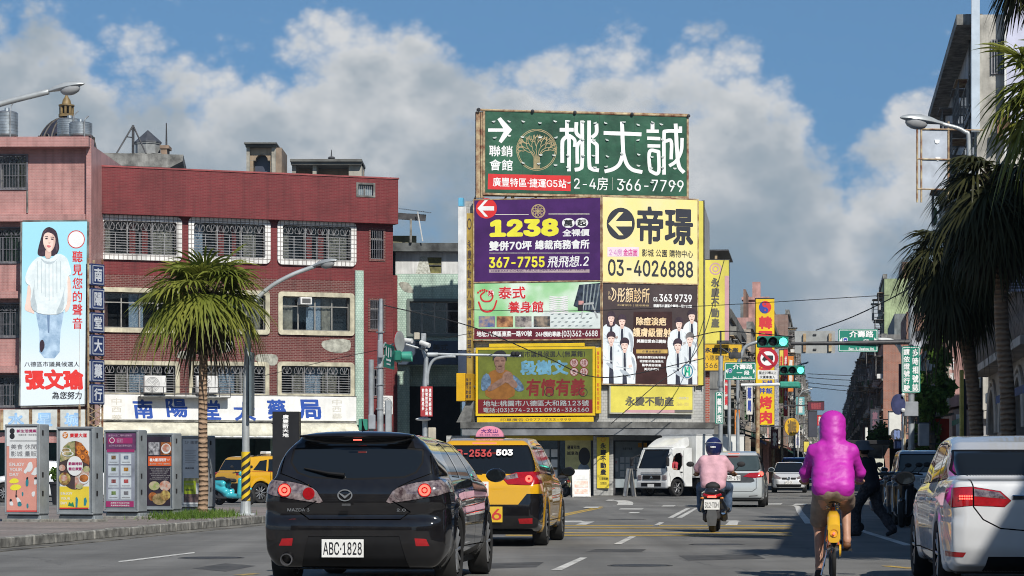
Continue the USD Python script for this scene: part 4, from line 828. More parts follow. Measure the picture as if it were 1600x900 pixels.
GRN=usdkit.material(stage,'/World/Looks/spa_banner',{'tc':('texture_coordinate',{}),'n':('noise_texture',{'scale':.55,'detail':3.0}),'r':('rgb_ramp',{'ramp':[(.3,(.17,.48,.17)),(.48,(.35,.62,.33)),(.6,(.66,.78,.66)),(1,(.76,.80,.77))]}),'p':('principled_bsdf',{'roughness':.4})},[('tc.object','n.vector'),('n.fac','r.fac'),('r.color','p.base_color')],surface='p.BSDF')
t,s=board(FL,'spa_billboard','green and white spa billboard with red letters and small room photographs',(741,441.5,938,530),-.28,GRN)
PALE=mat('pale_tile_print',(.66,.72,.70),.4,.08,2);SLATE=mat('slate_print',(.045,.06,.09),.4,.3,4);MIDG=mat('mid_grey_print',(.26,.31,.32),.4,.2,3)
s.poly('printed_floor',[(851,488),(938,488),(938,513),(820,513)],PALE);s.polys('printed_wall',[[(905,445),(938,442),(938,490),(916,486),(896,478)]],SLATE,1)
s.polys('printed_post',[[(912+i*6,444),(914+i*6,444),(911+i*5,484),(909+i*5,484)]for i in range(5)],MIDG,2);s.polys('floor_tile',[[(862+i*11+(j%2)*5,490+j*6),(866+i*11+(j%2)*5,490+j*6),(864+i*11+(j%2)*5,492+j*6),(860+i*11+(j%2)*5,492+j*6)]for i in range(6)for j in range(4)],MIDG,2)
sc=MB()
for i in range(8):
 for d in(1,-1):
  a,b=FL.at(859+(0 if d>0 else 28),463+i*3.4,s.off-.008),FL.at(859+(28 if d>0 else 0),463+i*3.4-9+12,s.off-.008)
  sc.flat(LineString([a,b]).buffer(.02),s.off-.008-.0005*(d+1))
part(t,'printed_lattice',sc,WH)
s.polys('printed_stool',[[(909,474),(928,472),(928,475),(909,477)],[(911,477),(913,477),(909,497),(907,497)],[(924,475),(926,475),(935,497),(932,497)]],mat('stool_print',(.40,.42,.42),.4,.1),3);s.rect('printed_box',(903,476,911,485),INK,3);s.rect('printed_cloth',(904,470,912,476),mat('rose_print',(.6,.3,.28),.5,.1),3)
RW=mat('letter_halo',(.78,.76,.74),.5,.02)
for tx,r in(('泰式',(779,448,821,467)),('養身館',(794,471,849,489))):s.text(tx,r,RW,2,bold=.085);s.text(tx,r,REDP,3,bold=.02)
s.line('logo_foot',bez([(757,456),(751,462),(755,470),(766,470),(770,462),(764,456)],5),2.4,REDP,3);s.line('logo_bowl',bez([(748,472),(753,484),(762,487),(771,483),(776,470)],5),2.6,REDP,3);s.ell('logo_disc',767,458,5,5.5,RW,2);s.text('旺',(763,454,771,463),REDP,3,bold=.03)
for i in range(5):s.ell('logo_toe',747+i*3.4,457-[0,2.4,3.6,4,2.6][i],1.6,1.8,REDP,3,n=8)
PH=[((.45,.30,.16),(.03,.10,.30)),((.55,.28,.12),(.12,.05,.03)),((.5,.45,.4),(.07,.06,.07)),((.35,.27,.2),(.03,.04,.05))]
for i,x in enumerate((748,776,805,834)):s.rect('printed_photo',(x,494,x+25.5,511),mat(f'room_photo_{"abcd"[i]}',PH[i][0],.4,.1,3.4,col2=PH[i][1]),2)
s.rect('maroon_strip',(741,513.5,938,530),mat('maroon_print',(.13,.012,.025),.5,.1,2),2)
s.text('地址:八德區東柔一路90號',(745,517.5,831,526.5),WH,3,bold=.03,res=48);s.text('24H預約專線:',(837,518,877,526.5),WH,3,bold=.03,res=48);s.text('(03)362-6688',(878,516.5,934,527.5),WH,3,bold=.02)
BROWN=mat('brown_banner',(.065,.045,.045),.4,.12,1)
t,s=board(FR2,'clinic_billboard','dark brown clinic billboard showing eight people in white coats',(942,443.5,1089,600),-.28,BROWN)
GOLDT=mat('gold_letter_print',(.62,.42,.20),.4,.25,1.2,col2=(.80,.66,.44));COAT=mat('printed_coat',(.74,.78,.79),.5,.05,1,col2=(.60,.65,.68));TIE=mat('printed_tie',(.03,.035,.06),.5,.2,6);COATS=mat('printed_coat_fold',(.50,.55,.58),.5,.05)
s.poly('brown_panel',[(990,487),(1050,487),(1052,600),(988,600)],mat('deep_brown_print',(.05,.018,.016),.4,.2,1),1)
s.text('彤顏診所',(965,449,1015,472),GOLDT,bold=.006);s.line('leaf_logo',bez([(955,468),(959,458),(956,450),(962,456),(961,466),(957,470)],5),1.4,GOLDT);s.text('八德',(950,455,954,468),GOLDT,vertical=True)
s.text('肌膚保持 | 雙眼美療',(965,474.5,1014,478.5),GOLD,res=40);s.text('03.',(1021,464,1028.5,471),WH,bold=.02);s.text('363 9739',(1030,459,1081,471.5),WH,bold=.025);s.text('桃園市八德區介壽路一段760號',(1021,475,1081,480),WH,bold=.03,res=40)
s.text('除痘淡疤',(994,495,1041,508),GOLDT,2,bold=.028);s.text('護膚級雷射',(989,512,1048,526),GOLDT,2,bold=.028);s.text('美麗從愛自己開始',(995,530,1041,535.5),WH,2,bold=.03,res=40)
s.rect('gold_bar',(994,546,1043,552),mat('gold_bar',(.55,.36,.10),.4,.3,1),2);s.text('皮膚治療專家',(1003,547.2,1033,551),BROWN,3,res=40)
for k,tx in enumerate(('靜脈曲張/雷射治療/青春痘','玻尿酸/肉毒/脈衝光','醫學美容保養','美式皮膚科')):s.text(tx,(996+k*3.5,556+k*6.2,1040-k*3.5,560+k*6.2),WH,2,res=40,bold=.02)
q_=FR2.rect(942,443.5,1089,600,s.off);s.clip=sbox(q_[0],q_[2],q_[1],q_[3])
def doctor(hx,hy,k,lay,arm=0,hair=HAIR,female=False,w=1.0):
 u=lambda pts:[(hx+x*k,hy+y*k)for x,y in pts]
 s.poly('printed_coat',u([(-4,7),(4,7),(13*w,11),(18*w,18),(20*w,34),(17*w,48),(17,110),(-17,110),(-17*w,48),(-20*w,34),(-18*w,18),(-13*w,11)]),COAT,lay,1)
 s.polys('printed_tie',[u([(-1.4,9),(1.4,9),(2.0,22),(2,40),(-1.6,40),(-2,22)]),u([(-3,40),(3,40),(5.5,110),(-4.5,110)])],TIE,lay+.6)
 s.polys('coat_fold',[u([(-4,9),(-3,9),(-2.8,34),(-3.6,34)]),u([(3,9),(4,9),(3.6,34),(2.8,34)]),u([(-13,32),(12,36),(12,37.4),(-13,33.4)]),u([(-12,25),(-8,30),(-8.6,30.6),(-12.5,25.6)])],COATS,lay+.8)
 s.polys('coat_shade',[smooth_pts(u([(9,14),(17*w,22),(19*w,40),(13,58),(15,40)]),1),smooth_pts(u([(-10,36),(4,40),(12,52),(-2,46)]),1)],mat('printed_coat_shade',(.42,.47,.52),.5,.1,2),lay+.7)
 s.polys('printed_hand',[u([(6,31),(11,29),(12,33),(7,35)])],SKIN,lay+1)
 if female:s.poly('printed_hair',u([(-8,12),(-7,-6),(0,-11),(7,-6),(8,10),(3,14),(-4,14)]),hair,lay+1,2)
 s.poly('printed_neck',u([(-2.6,4),(2.6,4),(3,10),(0,12),(-3,10)]),mat('printed_skin_shade',(.6,.4,.3)),lay+1.2,1)
 s.poly('printed_face',u([(-5.4,-5),(0,-8),(5.4,-5),(5.2,2),(2.4,7.4),(-2.4,7.4),(-5.2,2)]),SKIN,lay+1.6,2)
 s.polys('face_shade',[smooth_pts(u([(2.6,-7),(5.4,-5),(5.2,2),(2.0,7.2),(3.8,1.5),(4.0,-4)]),1),u([(-.7,.4),(.9,.4),(1.3,2.4),(-.9,2.4)])],mat('printed_skin_shade',0),lay+1.8)
 s.poly('printed_hair',u([(-6.6,-.5),(-7.2,-8),(-2.6,-13),(3.4,-12.6),(7.4,-8),(6.5,-.5),(5.0,-3.4),(0,-4.4),(-4.8,-3.4)]),hair,lay+2,1)
 s.polys('printed_features',[u([(-3.8,-1.6),(-1.2,-1.6),(-1.2,-.6),(-3.8,-.6)]),u([(1.2,-1.6),(3.8,-1.6),(3.8,-.6),(1.2,-.6)]),u([(-2,4),(2,4),(1.2,5.2),(-1.2,5.2)])],mat('printed_feature',(.22,.09,.07),.5,0),lay+2.4)
GH=mat('printed_grey_hair',(.18,.17,.17),.5,.2,8)
for(hx,hy,k,lay,f,hr,w)in((955,498,.92,2,True,HAIR,.9),(972,503,.95,3,False,HAIR,1),(1061,507,.92,2,False,HAIR,1),(1081,495,.95,3,False,HAIR,.8),(955,530,.98,6,False,HAIR,.95),(976,540,1.0,10,False,HAIR,.95),(1078,531,.95,6,False,GH,.85),(1059,541,.98,10,False,HAIR,.95)):doctor(hx,hy,k,lay,0,hr,f,w)
s.clip=None
s.ell('round_logo',1074,580,10,12,WH,14);s.ell('logo_ring',1074,580,9,11,mat('logo_blue',(.07,.22,.32),.5,0),15,.78);s.polys('logo_figures',[[(1069.5,573),(1072.5,573),(1072.5,579),(1075.5,579),(1075.5,573),(1078.5,573),(1078.5,587),(1075.5,587),(1075.5,582),(1072.5,582),(1072.5,587),(1069.5,587)]],mat('logo_green',(.02,.42,.25),.5,0),16)
YF=mat('yellow_enamel',(.74,.50,.015),.35,.06,2,coat=.3)
t,s=board(FL,'led_billboard','yellow framed display sign with a man in an orange vest and a red text strip',(747,546,926,646),-.40,mat('olive_screen',(.145,.17,.024),.5,.12,2),frame=YF,fwid=.10,th=.2)
q=FL.rect(764,536.5,913,542.5,-.40);part(t,'header',MB().box(q[0],q[1],-.42,-.2,q[2]+.02,q[3],.01),YF)
q=FL.rect(745,651,927,660,-.40);part(t,'footer',MB().box(q[0],q[1],-.40,-.2,q[2],q[3]-.02,.01),YF)
s.text('印單廣告 0977-733-999',(782,653.5,892,658.5),mat('brown_print',(.16,.10,.03),.5,0),1,res=48)
q=FL.rect(930.5,543,938.5,646,-.40);part(t,'side_panel',MB().box(q[0],q[1],-.40,-.2,q[2],q[3],.01),YF);s.text('廣告沒有印象 那就不叫廣告',(932.5,549,936.5,640),REDP,1,vertical=True,res=40)
s.rect('red_strip',(747,624,926,646),mat('strip_red',(.16,.010,.016),.5,.06),1)
LEDW=mat('led_white',(.36,.42,.42),.5,.05);LEDB=mat('led_blue',(.14,.34,.48),.5,.15,4);LEDR=mat('led_red',(.20,.02,.02),.5,.1)
s.text('地址:桃園市八德區大和路123號',(755,626,920,635),LEDW,2,bold=.01);s.text('電話:(03)374-2131 0936-336160',(755,637,920,645),LEDW,2,bold=.01)
s.text('桃園市議員候選人(無黨籍)',(800,549,914,559),INK,1,bold=.01);s.text('段樹文',(813,563,888,586),LEDB,1,bold=.05,slant=-3)
for i,ch in enumerate('懇請支持'):
 x,y=897+(i%2)*15.5,567+(i//2)*14;s.ell('red_ring',x,y,6.8,7,LEDR,1,.86);s.ell('pale_disc',x,y,5.7,5.9,mat('led_pink',(.5,.38,.36),.5,0),1);s.text(ch,(x-4,y-4.4,x+4,y+4.4),LEDR,2)
s.text('有情有義',(822,592,914,619),LEDR,1,bold=.03,slant=4);s.ell('bike_wheel',858,612,7.5,7.5,INK,2,.88);s.ell('bike_wheel',911,613,7,7,INK,2,.88)
DSK=mat('led_skin',(.26,.15,.11),.5,.2,5);s.poly('vest',[(762,583),(774,577),(790,577),(802,584),(806,600),(803,624),(759,624),(757,600)],mat('led_orange',(.27,.11,.02),.5,.12,4),2,1)
s.polys('sleeves',[[(762,582),(753,588),(751,606),(755,612),(765,606),(768,594)],[(800,584),(811,592),(820,606),(816,612),(806,611),(798,600)]],mat('led_shirt',(.13,.22,.34),.5,.3,5),3,1)
s.polys('arms',[[(760,606),(764,613),(782,603),(795,594),(790,587),(778,594)],[(790,592),(798,588),(810,600),(806,608),(796,602)]],DSK,4,1);s.polys('hands',[[(784,590),(788,581),(796,580),(803,588),(800,598),(790,599)]],DSK,5,1)
s.poly('neck',[(775,566),(788,566),(789,580),(781,584),(774,579)],DSK,3,1);s.poly('face',[(772,556),(781,550),(790,556),(790,568),(785,577),(777,577),(772,568)],DSK,5,2)
s.poly('hair',[(770,566),(770,553),(776,548),(786,547),(792,553),(792,566),(789,558),(781,555),(773,558)],INK,6,1);s.polys('features',[[(774,563),(779,563),(779,564.4),(774,564.4)],[(783,563),(788,563),(788,564.4),(783,564.4)],[(778,571.5),(785,571.5),(784,573),(779,573)]],mat('led_feature',(.09,.04,.03),.5,0),7)
t,s=board(FR2,'agent_sign','wide yellow sign with grey letters just above the canopy, under the clinic billboard',(954,603,1082,645),-.22,mat('agent_yellow',(.66,.58,.10),.45,.1,.7),cat='sign',frame=mat('pale_frame',(.46,.46,.40),.5,.1))
s.text('永慶不動產',(977,619,1053,634),mat('grey_letter_print',(.10,.095,.07),.5,0),bold=.035);s.rect('mauve_bar',(977,640.5,1054,645),mat('mauve_bar',(.52,.30,.33),.5,.05));s.rect('grey_bar',(1054,640.5,1082,645),mat('grey_bar',(.14,.13,.12),.5,.05));s.text('八德廣豐店',(1057,620,1076,624),FAINT,1,res=40);s.text('3666-000',(1057,629,1076,634),GOLD,1)
q=FR2.rect(1091,314,1099,602,-.25);t=FR2.thing('side_sign','yellow sign edge at the right corner of the billboards','sign');part(t,'panel',MB().box(q[0],q[1],-.25,.9,q[2],q[3],.01),mat('agent_yellow',(.6,.5,.1)));part(t,'frame',MB().box(q[1]+.002,q[1]+.05,-.28,.92,q[2]-.03,q[3]+.03),STEELD)
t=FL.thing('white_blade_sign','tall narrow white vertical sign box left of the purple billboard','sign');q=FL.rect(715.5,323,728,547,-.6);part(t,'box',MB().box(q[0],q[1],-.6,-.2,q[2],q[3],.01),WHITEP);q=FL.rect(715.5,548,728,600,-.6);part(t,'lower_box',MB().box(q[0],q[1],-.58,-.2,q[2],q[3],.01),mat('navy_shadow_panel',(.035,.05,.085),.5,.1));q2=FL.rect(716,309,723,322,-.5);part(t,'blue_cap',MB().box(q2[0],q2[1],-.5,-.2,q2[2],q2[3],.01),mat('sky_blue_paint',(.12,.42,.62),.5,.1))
t=FL.thing('gold_blade_sign','narrow gold vertical sign with black letters beside the purple billboard','sign');q=FL.rect(728.5,333,738,598,-.4);part(t,'box',MB().box(q[0],q[1],-.4,-.05,q[2],q[3],.01),mat('gold_panel',(.36,.25,.055),.45,.2,1));s=Sign(FL,t,-.4);s.ell('ring_logo',733.3,350,3.6,9,BROWN,1,.7);s.text('永慶不動產八德廣豐加盟店',(730,375,736.6,560),BROWN,vertical=True,bold=.02,res=40)
t=FL.thing('yellow_lightbox','small yellow light box jutting from the left edge of the corner building','sign');q=FL.rect(713,583,738,627,-.8);part(t,'box',MB().box(q[0],q[0]+(q[1]-q[0])*.55,-.85,-.2,q[2],q[3],.02),mat('amber_panel',(.66,.37,.01),.4,.06,2));part(t,'face',MB().box(q[0]+(q[1]-q[0])*.56,q[1],-.82,-.22,q[2]+.03,q[3]-.02,.01),mat('amber_face',(.40,.22,.01),.4,.1,2));s=Sign(FL,t,-.83);s.text('永慶不動產',(728,590,732,622),BROWN,vertical=True,res=40);s.text('八德加盟店',(733,590,736,622),BROWN,vertical=True,res=40)
part(t,'arm',MB().box(q[1],FL.x(746),-.5,-.42,(q[2]+q[3])/2,(q[2]+q[3])/2+.08),STEELD)
FG=Fr(757,104.4,9.0)
GREEN=mat('green_banner',(.026,.105,.058),.35,.25,.6,bump=.03,bscale=1.2)
t,s=board(FG,'green_billboard','big dark green rooftop billboard with white stylised lettering and a tree emblem',(758,177.5,1073,304),-.3,GREEN,fwid=.09,th=.08)
for a,b in((744,750),(751,757)):
 q=FG.rect(a,174,b,309,-.25);part(t,'post',MB().box(q[0],q[1],-.25,.05,q[2],q[3]),RUST)
for px in(800,860,900,937,1020,1068):part(t,'support',MB().box(FG.x(px),FG.x(px)+.12,.1,.3,ZT,FG.z(px,180)),RUST)
q=FG.rect(748,303,1073,313,.2)
for z in(.1,.5):part(t,'rail',MB().box(q[0],q[1],.1,.25,q[2]+z,q[2]+z+.1),RUST)
for i in range(8):x=q[0]+(q[1]-q[0])*i/7;part(t,'rear_brace',MB().cyl((x,.3,q[3]),(x,3.0,ZT+.05),.05,n=6),RUST)
tl=part(t,'top_rail',MB().tube([(FG.x(743),-.3,FG.z(743,173)),(FG.x(1074),-.3,FG.z(1074,183))],.05,6),RUST)
for px in(746,830,896,985,1073):part(t,'lamp',MB().sph((FG.x(px),-.36,FG.z(px,173+(px-743)*.03)),.08,n=8),STEELD)
Z3=lambda pts:[(735+x/4.571,170+y/4.571)for x,y in pts]
strokes=[([(638,150),(738,150)],27),([(690,80),(690,190),(704,210),(704,446)],27),([(690,196),(662,222),(656,260),(656,386)],27),([(706,190),(744,222),(744,272)],24),([(757,95),(757,170),(790,205)],26),([(798,84),(798,380),(785,425),(745,436)],27),([(764,392),(764,268),(790,228)],25),([(848,84),(848,380),(866,428),(918,440)],27),([(900,106),(900,172),(866,206)],26),([(858,224),(898,252),(905,280),(905,392)],26),([(952,172),(1222,182)],28),([(1082,92),(1092,330)],28),([(1090,318),(1066,392),(1020,430),(958,447)],27),([(1092,318),(1118,396),(1160,436),(1228,452)],27),([(1301,102),(1301,150)],27),([(1258,159),(1346,161)],24),([(1262,210),(1356,213)],24),([(1265,264),(1356,266)],24),([(1344,306),(1281,304),(1281,420),(1300,452),(1344,452),(1344,306)],25),([(1383,470),(1383,200),(1400,160),(1512,160)],26),([(1466,106),(1476,300),(1490,410),(1526,456)],27),([(1500,126),(1500,150)],24),([(1512,208),(1506,300),(1470,372),(1420,408)],24),([(1392,232),(1434,232),(1434,360)],24)]
for pts,w in strokes:
 g=LineString(Z3(bez(pts,5)if len(pts)>2 else pts)).buffer(w/4.571/2,cap_style='flat',join_style='round',quad_segs=3);s.poly_g('letter_stroke',g,WH,1+.2*(strokes.index((pts,w))%5))
s.poly('arrow',[(x,y)for x,y in Z3([(126,140),(235,140),(193,74),(216,60),(298,150),(222,246),(202,232),(238,164),(126,164)])],WH)
s.text('聯銷',(764,227,801,244),WH,bold=.012);s.text('會館',(765,249,801,266),WH,bold=.012)
s.poly('red_label',Z3([(126,464),(716,478),(716,588),(124,574)]),mat('label_red',(.60,.025,.025),.4,.06),1);s.text('廣豐特區·捷運G5站',(770,277,885,291,280.5,294),WH,2,bold=.012)
s.text('2-4房',(897,276.5,950,296.5,277,297.5),WH,1,bold=.0);s.text('366-7799',(964,279,1068,298,281.5,300),WH,1,bold=.002);s.rect('divider',(957,277,957.5,297),FAINT)
cx,cy=735+473/4.571,170+293/4.571
s.ell('emblem_ring',cx,cy,31.5,32.5,GOLD,1,.975,48);s.ell('emblem_ring',cx,cy,29.5,30.4,GOLD,1,.97,48)
rng=random.Random(5);br=[]
def branch(x,y,a,L,d):
 if d==0 or math.hypot(x-cx,(y-cy))>27:return
 x2,y2=x+L*math.cos(a),y-L*math.sin(a);xm,ym=x+L*.5*math.cos(a+.25),y-L*.5*math.sin(a+.25)
 br.append(LineString([(x,y),(xm,ym),(x2,y2)]).buffer(.42,quad_segs=1));branch(x2,y2,a+rng.uniform(.3,.6),L*.84,d-1);branch(x2,y2,a-rng.uniform(.3,.6),L*.84,d-1)
for i,a in enumerate(np.linspace(.35,math.pi-.35,7)):
 x0_=cx-(i-3)*1.4;br.append(LineString([(x0_,cy+29),(x0_,cy+12),(x0_+5*math.cos(a),cy+4)]).buffer(.45));branch(x0_+5*math.cos(a),cy+4,a,9,4)
g_=unary_union(br);s.poly_g('emblem_tree',g_,GOLD,1)
FLAP=mat('curled_vinyl',(.50,.55,.52),.5,.2,3)
for i,zx in enumerate((170,282,380,495,600,700,805,885,972,1090,1200,1300,1370,1460)):
 for j,zy in enumerate((92,208,320,402,520)):
  if rng.random()<.22 or(j==4 and(zx<480 or rng.random()<.5)):continue
  px,py_=Z3([(zx+rng.uniform(-8,8),zy+rng.uniform(-12,12)+(zx-800)*.02)])[0];x,z=FG.at(px,py_,s.off);r_=.085;tl_=rng.uniform(.2,.9);ang=rng.uniform(-.5,.5)
  a_=np.linspace(math.pi,2*math.pi,7)+ang;v=[(x+r_*math.cos(k),s.off-.012-tl_*r_*max(-math.sin(k-ang),0),z+r_*math.sin(k)*.9)for k in a_]
  part(t,'wind_flap',MB().add([(x,s.off-.014,z)]+v,[(0,k,k+1)for k in range(1,7)]),FLAP)
for px in(817,863,898,937,992):part(t,'seam',MB().box(FG.x(px,s.off)-.008,FG.x(px,s.off)+.008,s.off-.003,s.off,FG.z(px,302),FG.z(px,181)),mat('seam_green',(.012,.04,.025),.5,0))
FV=Fr(1117,107,5)
t,s=board(FV,'vertical_agent_sign','tall yellow vertical sign with grey letters and a pink edge stripe',(1098,406,1139,550),0,mat('agent_yellow',(.6,.5,.1)),.3,'sign',STEELD,.03)
s.rect('mauve_stripe',(1132.5,431,1139,545),_mats['mauve_bar']);s.ell('ring_logo',1118,420,9.5,9.5,_mats['mauve_bar'],1,.78);s.ell('ring_logo',1118,420,5,5,_mats['mauve_bar'],1,.6);s.text('永慶不動產',(1111,434,1124,512),_mats['grey_letter_print'],vertical=True,bold=.05)
t,s=board(FV,'franchise_sign','orange yellow sign with black letters below the tall yellow sign',(1098,538,1159,579),-.1,mat('amber_board',(.66,.40,.015),.45,.1,1),.3,'sign',STEELD,.03)
s.text('永慶不動產',(1101,543,1154,551),INK,bold=.04);s.text('八德廣豐加盟店',(1101,555,1155,563),INK,bold=.0);s.text('366',(1101,567,1121,575),INK)
t=FV.thing('brick_pier','slim red brick pier beside the street corner below the orange sign','pier');q=FV.rect(1098,580,1109,700,.2);part(t,'shaft',MB().box(q[0],q[1],.2,.8,0,q[3]),tiled('pier_brick',(.30,.05,.03),(.36,.07,.04),(.36,.28,.24),.22,.075,rough=.8,msize=.014));part(t,'lamp_arm',MB().box(FV.x(1118),FV.x(1140),-.6,-.3,FV.z(1128,538),FV.z(1128,533)),STEELD)
def aboard(px0,px1,py0,py1,Y,rot,label,lines,lean=.3):
 c=P((px0+px1)/2,735,Y);w=(px1-px0)/2*Y/FOC;h=EYE+(HOR-py0)*Y/FOC
 t=thing('sandwich_board',label,'sandwich board',(c[0],c[1],0),rot);v=MB()
 for sgn,nm in((-1,'front_panel'),(1,'rear_panel')):
  b=MB().obox((0,sgn*lean,0.03),(0,sgn*.03,h),.03,2*w,up=(1,0,0));part(t,nm,b,WHITEP)
  m=MB()
  for x in(-w,w):m.obox((x,sgn*lean*1.02,0),(x,sgn*.03,h+.02),.05,.05,up=(1,0,0))
  part(t,'frame',m,ALU)
 for(u0,u1,a,b,mm)in lines:
  y=lambda q:-lean+(lean-.03)*q-.03
  z0,z1=h*a,h*b
  v=[(w*(2*u0-1),y(a),z0),(w*(2*u1-1),y(a),z0),(w*(2*u1-1),y(b),z1),(w*(2*u0-1),y(b),z1)];part(t,'print',MB().add(v,[(0,1,2),(0,2,3)]),mm)
SALM=mat('salmon_print',(.66,.30,.22),.5,.1,8,col2=(.70,.62,.56));PGR=mat('pale_grey_print',(.52,.52,.5),.6,.1,9,col2=(.68,.68,.66))
aboard(894,921,734,777,98,4,'white sandwich board with red print beside the parked scooter',[(.12,.88,.66,.82,PGR),(.1,.9,.36,.6,SALM),(.1,.9,.12,.3,SALM)])
aboard(977,990,733,775,99.5,-70,'white sandwich board standing edge on beside the truck',[(.1,.9,.2,.8,PGR)],.2)
# ------------------------------------------------------------------ buildings along the street
def wallm(name,c,**k):return mat(name,c,.85,.22,.8,streak=.45,**k)
def tilem(name,c,d,m=(.3,.28,.26)):return tiled(name,c,d,m,.24,.09,rough=.6,msize=.01)
CAGE=mat('cage_iron',(.22,.21,.20),.6,.3,2);LEAFP=leafy('ivy_leaf',(.03,.06,.015),(.10,.17,.03),1.2)
def row_house(side,c,s0,s1,h,m,label,seed,floors=None,cage=.6,depth=9.0,shop=3.4,eave=0.0):
 """A house in the street's row: its front lies c metres right of the camera's line, from s0 to s1 metres along the street. side -1 faces right, +1 faces left."""
 rs=random.Random(seed);L=s1-s0;o=street(c,s0 if side<0 else s1);rot=STREET if side<0 else STREET+180
 t=thing('row_house',label,'building',(*o,0),rot);n=floors or max(int(round((h-shop)/3.1)),1);fh=(h-shop-.9)/n
 part(t,'wall',MB().box(0,L,0,depth,shop,h),m)
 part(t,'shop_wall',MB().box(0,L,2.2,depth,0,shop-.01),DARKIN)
 for x in(.2,L-.2):part(t,'column',MB().box(x-.2,x+.2,0,.5,0,shop-.01),m)
 part(t,'awning',MB().add([(0,-.02,shop+.1),(L,-.02,shop+.1),(L,-1.5,shop-.35),(0,-1.5,shop-.35),(0,-1.5,shop-.55),(L,-1.5,shop-.55)],[(0,1,2),(0,2,3),(3,2,5),(3,5,4)]),mat('awning_'+'abcde'[seed%5],((.30,.05,.04),(.04,.14,.10),(.32,.30,.26),(.05,.08,.20),(.36,.22,.05))[seed%5],.8,.3,1))
 part(t,'parapet',MB().box(-.05,L+.05,-.15-eave,.3,h+.001,h+.5),GREYC)
 part(t,'roof_shed',MB().box(L*.15,L*.8,2,depth-1,h+.002,h+rs.uniform(1.8,2.6)),wallm('shed_'+'ab'[seed%2],((.20,.22,.22),(.26,.16,.12))[seed%2]))
 k=max(int(L/3.2),1)
 for f in range(n):
  z=shop+.35+f*fh
  part(t,'ledge',MB().box(0,L,-.12,-.001,z-.3,z-.15),GREYC)
  for i in range(k):
   a,b=L*(i+.12)/k,L*(i+.88)/k;zt_=z+fh*.62
   w=part(t,'window',MB().prism(sbox(a,z+.3,b,zt_).difference(sbox(a+.07,z+.37,b-.07,zt_-.07)),-.06,-.001),ALU)
   part(w,'pane',MB().box(a+.07,b-.07,-.03,-.02,z+.37,zt_-.07),mat('far_pane',(.04,.05,.06),.12,.1,1))
   if rs.random()<cage:
    d=rs.uniform(.4,.95);g=MB()
    for zz in np.linspace(z+.1,zt_+.15,5):g.box(a,b,-d-.015,-d+.015,zz-.02,zz+.02).box(a-.015,a+.015,-d,0,zz-.02,zz+.02)
    for xx in np.linspace(a,b,6):g.box(xx-.015,xx+.015,-d-.02,-d+.02,z+.1,zt_+.15)
    part(w,'cage',g,CAGE);part(w,'cage_roof',MB().box(a-.1,b+.1,-d-.15,-.002,zt_+.16,zt_+.2),(STEEL,RUST,CAGE)[rs.randrange(3)])
    if rs.random()<.5:part(w,'laundry',MB().box(a+.2,b-.2,-d+.05,-d+.2,z+.15,z+rs.uniform(.5,1.2)),mat('laundry_'+'abc'[rs.randrange(3)],rs.choice(((.5,.5,.5),(.12,.22,.12),(.35,.2,.15))),.9,.2,3))
   if rs.random()<.45:part(w,'condenser',MB().box(b-.75,b,-.5,-.01,z-.14,z+.25,.03),WHITEP)
 for i in range(2):
  x=rs.uniform(.3,L-.3);part(t,'downpipe',MB().cyl((x,-.07,shop),(x,-.07,h),.05,n=6),GREYC)
 return t
BRK,BRK2,SANDY,GRYW=tilem('brick_row',(.33,.13,.08),(.38,.16,.10)),tilem('brown_row',(.22,.12,.09),(.26,.15,.11)),tilem('sand_row',(.40,.33,.26),(.44,.37,.30)),wallm('grey_row',(.27,.27,.26))
LIME,PINKW,CREW,WHT=wallm('lime_row',(.38,.46,.26)),wallm('pink_row',(.52,.30,.27)),wallm('cream_row',(.46,.42,.34)),wallm('white_row',(.56,.57,.58))
row_house(-1,-5.3,126,134,9.4,GRYW,'grey house of the left row with a dark steel shed on its roof',11,cage=.9)
row_house(-1,-5.0,134.2,142,8.5,CREW,'low cream house of the left row behind the utility poles',12,cage=.9)
row_house(-1,-5.6,142.2,170,10.0,GRYW,'long grey house of the left row crowded with iron window cages',13,cage=.9)
row_house(-1,-5.2,171,200,11.0,SANDY,'sand tiled house of the left row beyond the barbecue sign',14,cage=.8,depth=5)
row_house(-1,-4.6,200,222,13.6,PINKW,'pink plastered house with a roof turret in the left row',15,depth=3.2)
row_house(-1,-4.9,222,262,14.5,BRK,'red brick apartment house in the middle of the left row',16,depth=4)
row_house(-1,-4.0,262,330,17.8,BRK2,'tall brown tiled apartment block towards the far end of the left row',17,cage=.8,depth=5)
row_house(-1,-3.6,330,470,16.0,SANDY,'very long sandy block at the far end of the left row',18,cage=.8)
row_house(-1,-3.2,470,900,15.0,GRYW,'distant grey block closing the left row',19,cage=.3)
row_house(1,7.0,116,148,22.0,wallm('shade_row',(.40,.40,.41)),'tall grey and white house with a long overhanging eave on the right',21,cage=.4,depth=10,eave=.75)
row_house(1,6.6,150,185,8.5,CREW,'low cream house of the right row hidden by the ivy',22)
row_house(1,4.6,198,222,11.6,BRK,'orange brick house of the right row with air conditioners and cages',23,cage=.7)
row_house(1,4.4,223,262,13.4,GRYW,'grey house of the right row with stacked balconies, beyond the brick one',24,cage=.9)
row_house(1,6.2,262,282,21.5,LIME,'tall lime green tower rising above the right row',25,cage=.5)
row_house(1,4.5,282.5,420,15.5,CREW,'tall pale block far along the right row with a ragged balcony edge',26,cage=.9)
row_house(1,4.6,420,900,16.0,GRYW,'distant grey block closing the right row',27,cage=.3)
row_house(1,6.0,21,66,11.0,WHT,'white four storey house on the right beside the near palms, mostly out of view',28,cage=0)
row_house(1,6.0,-16,16.5,7.8,CREW,'cream house on the right beside the camera, out of view',29,cage=0)
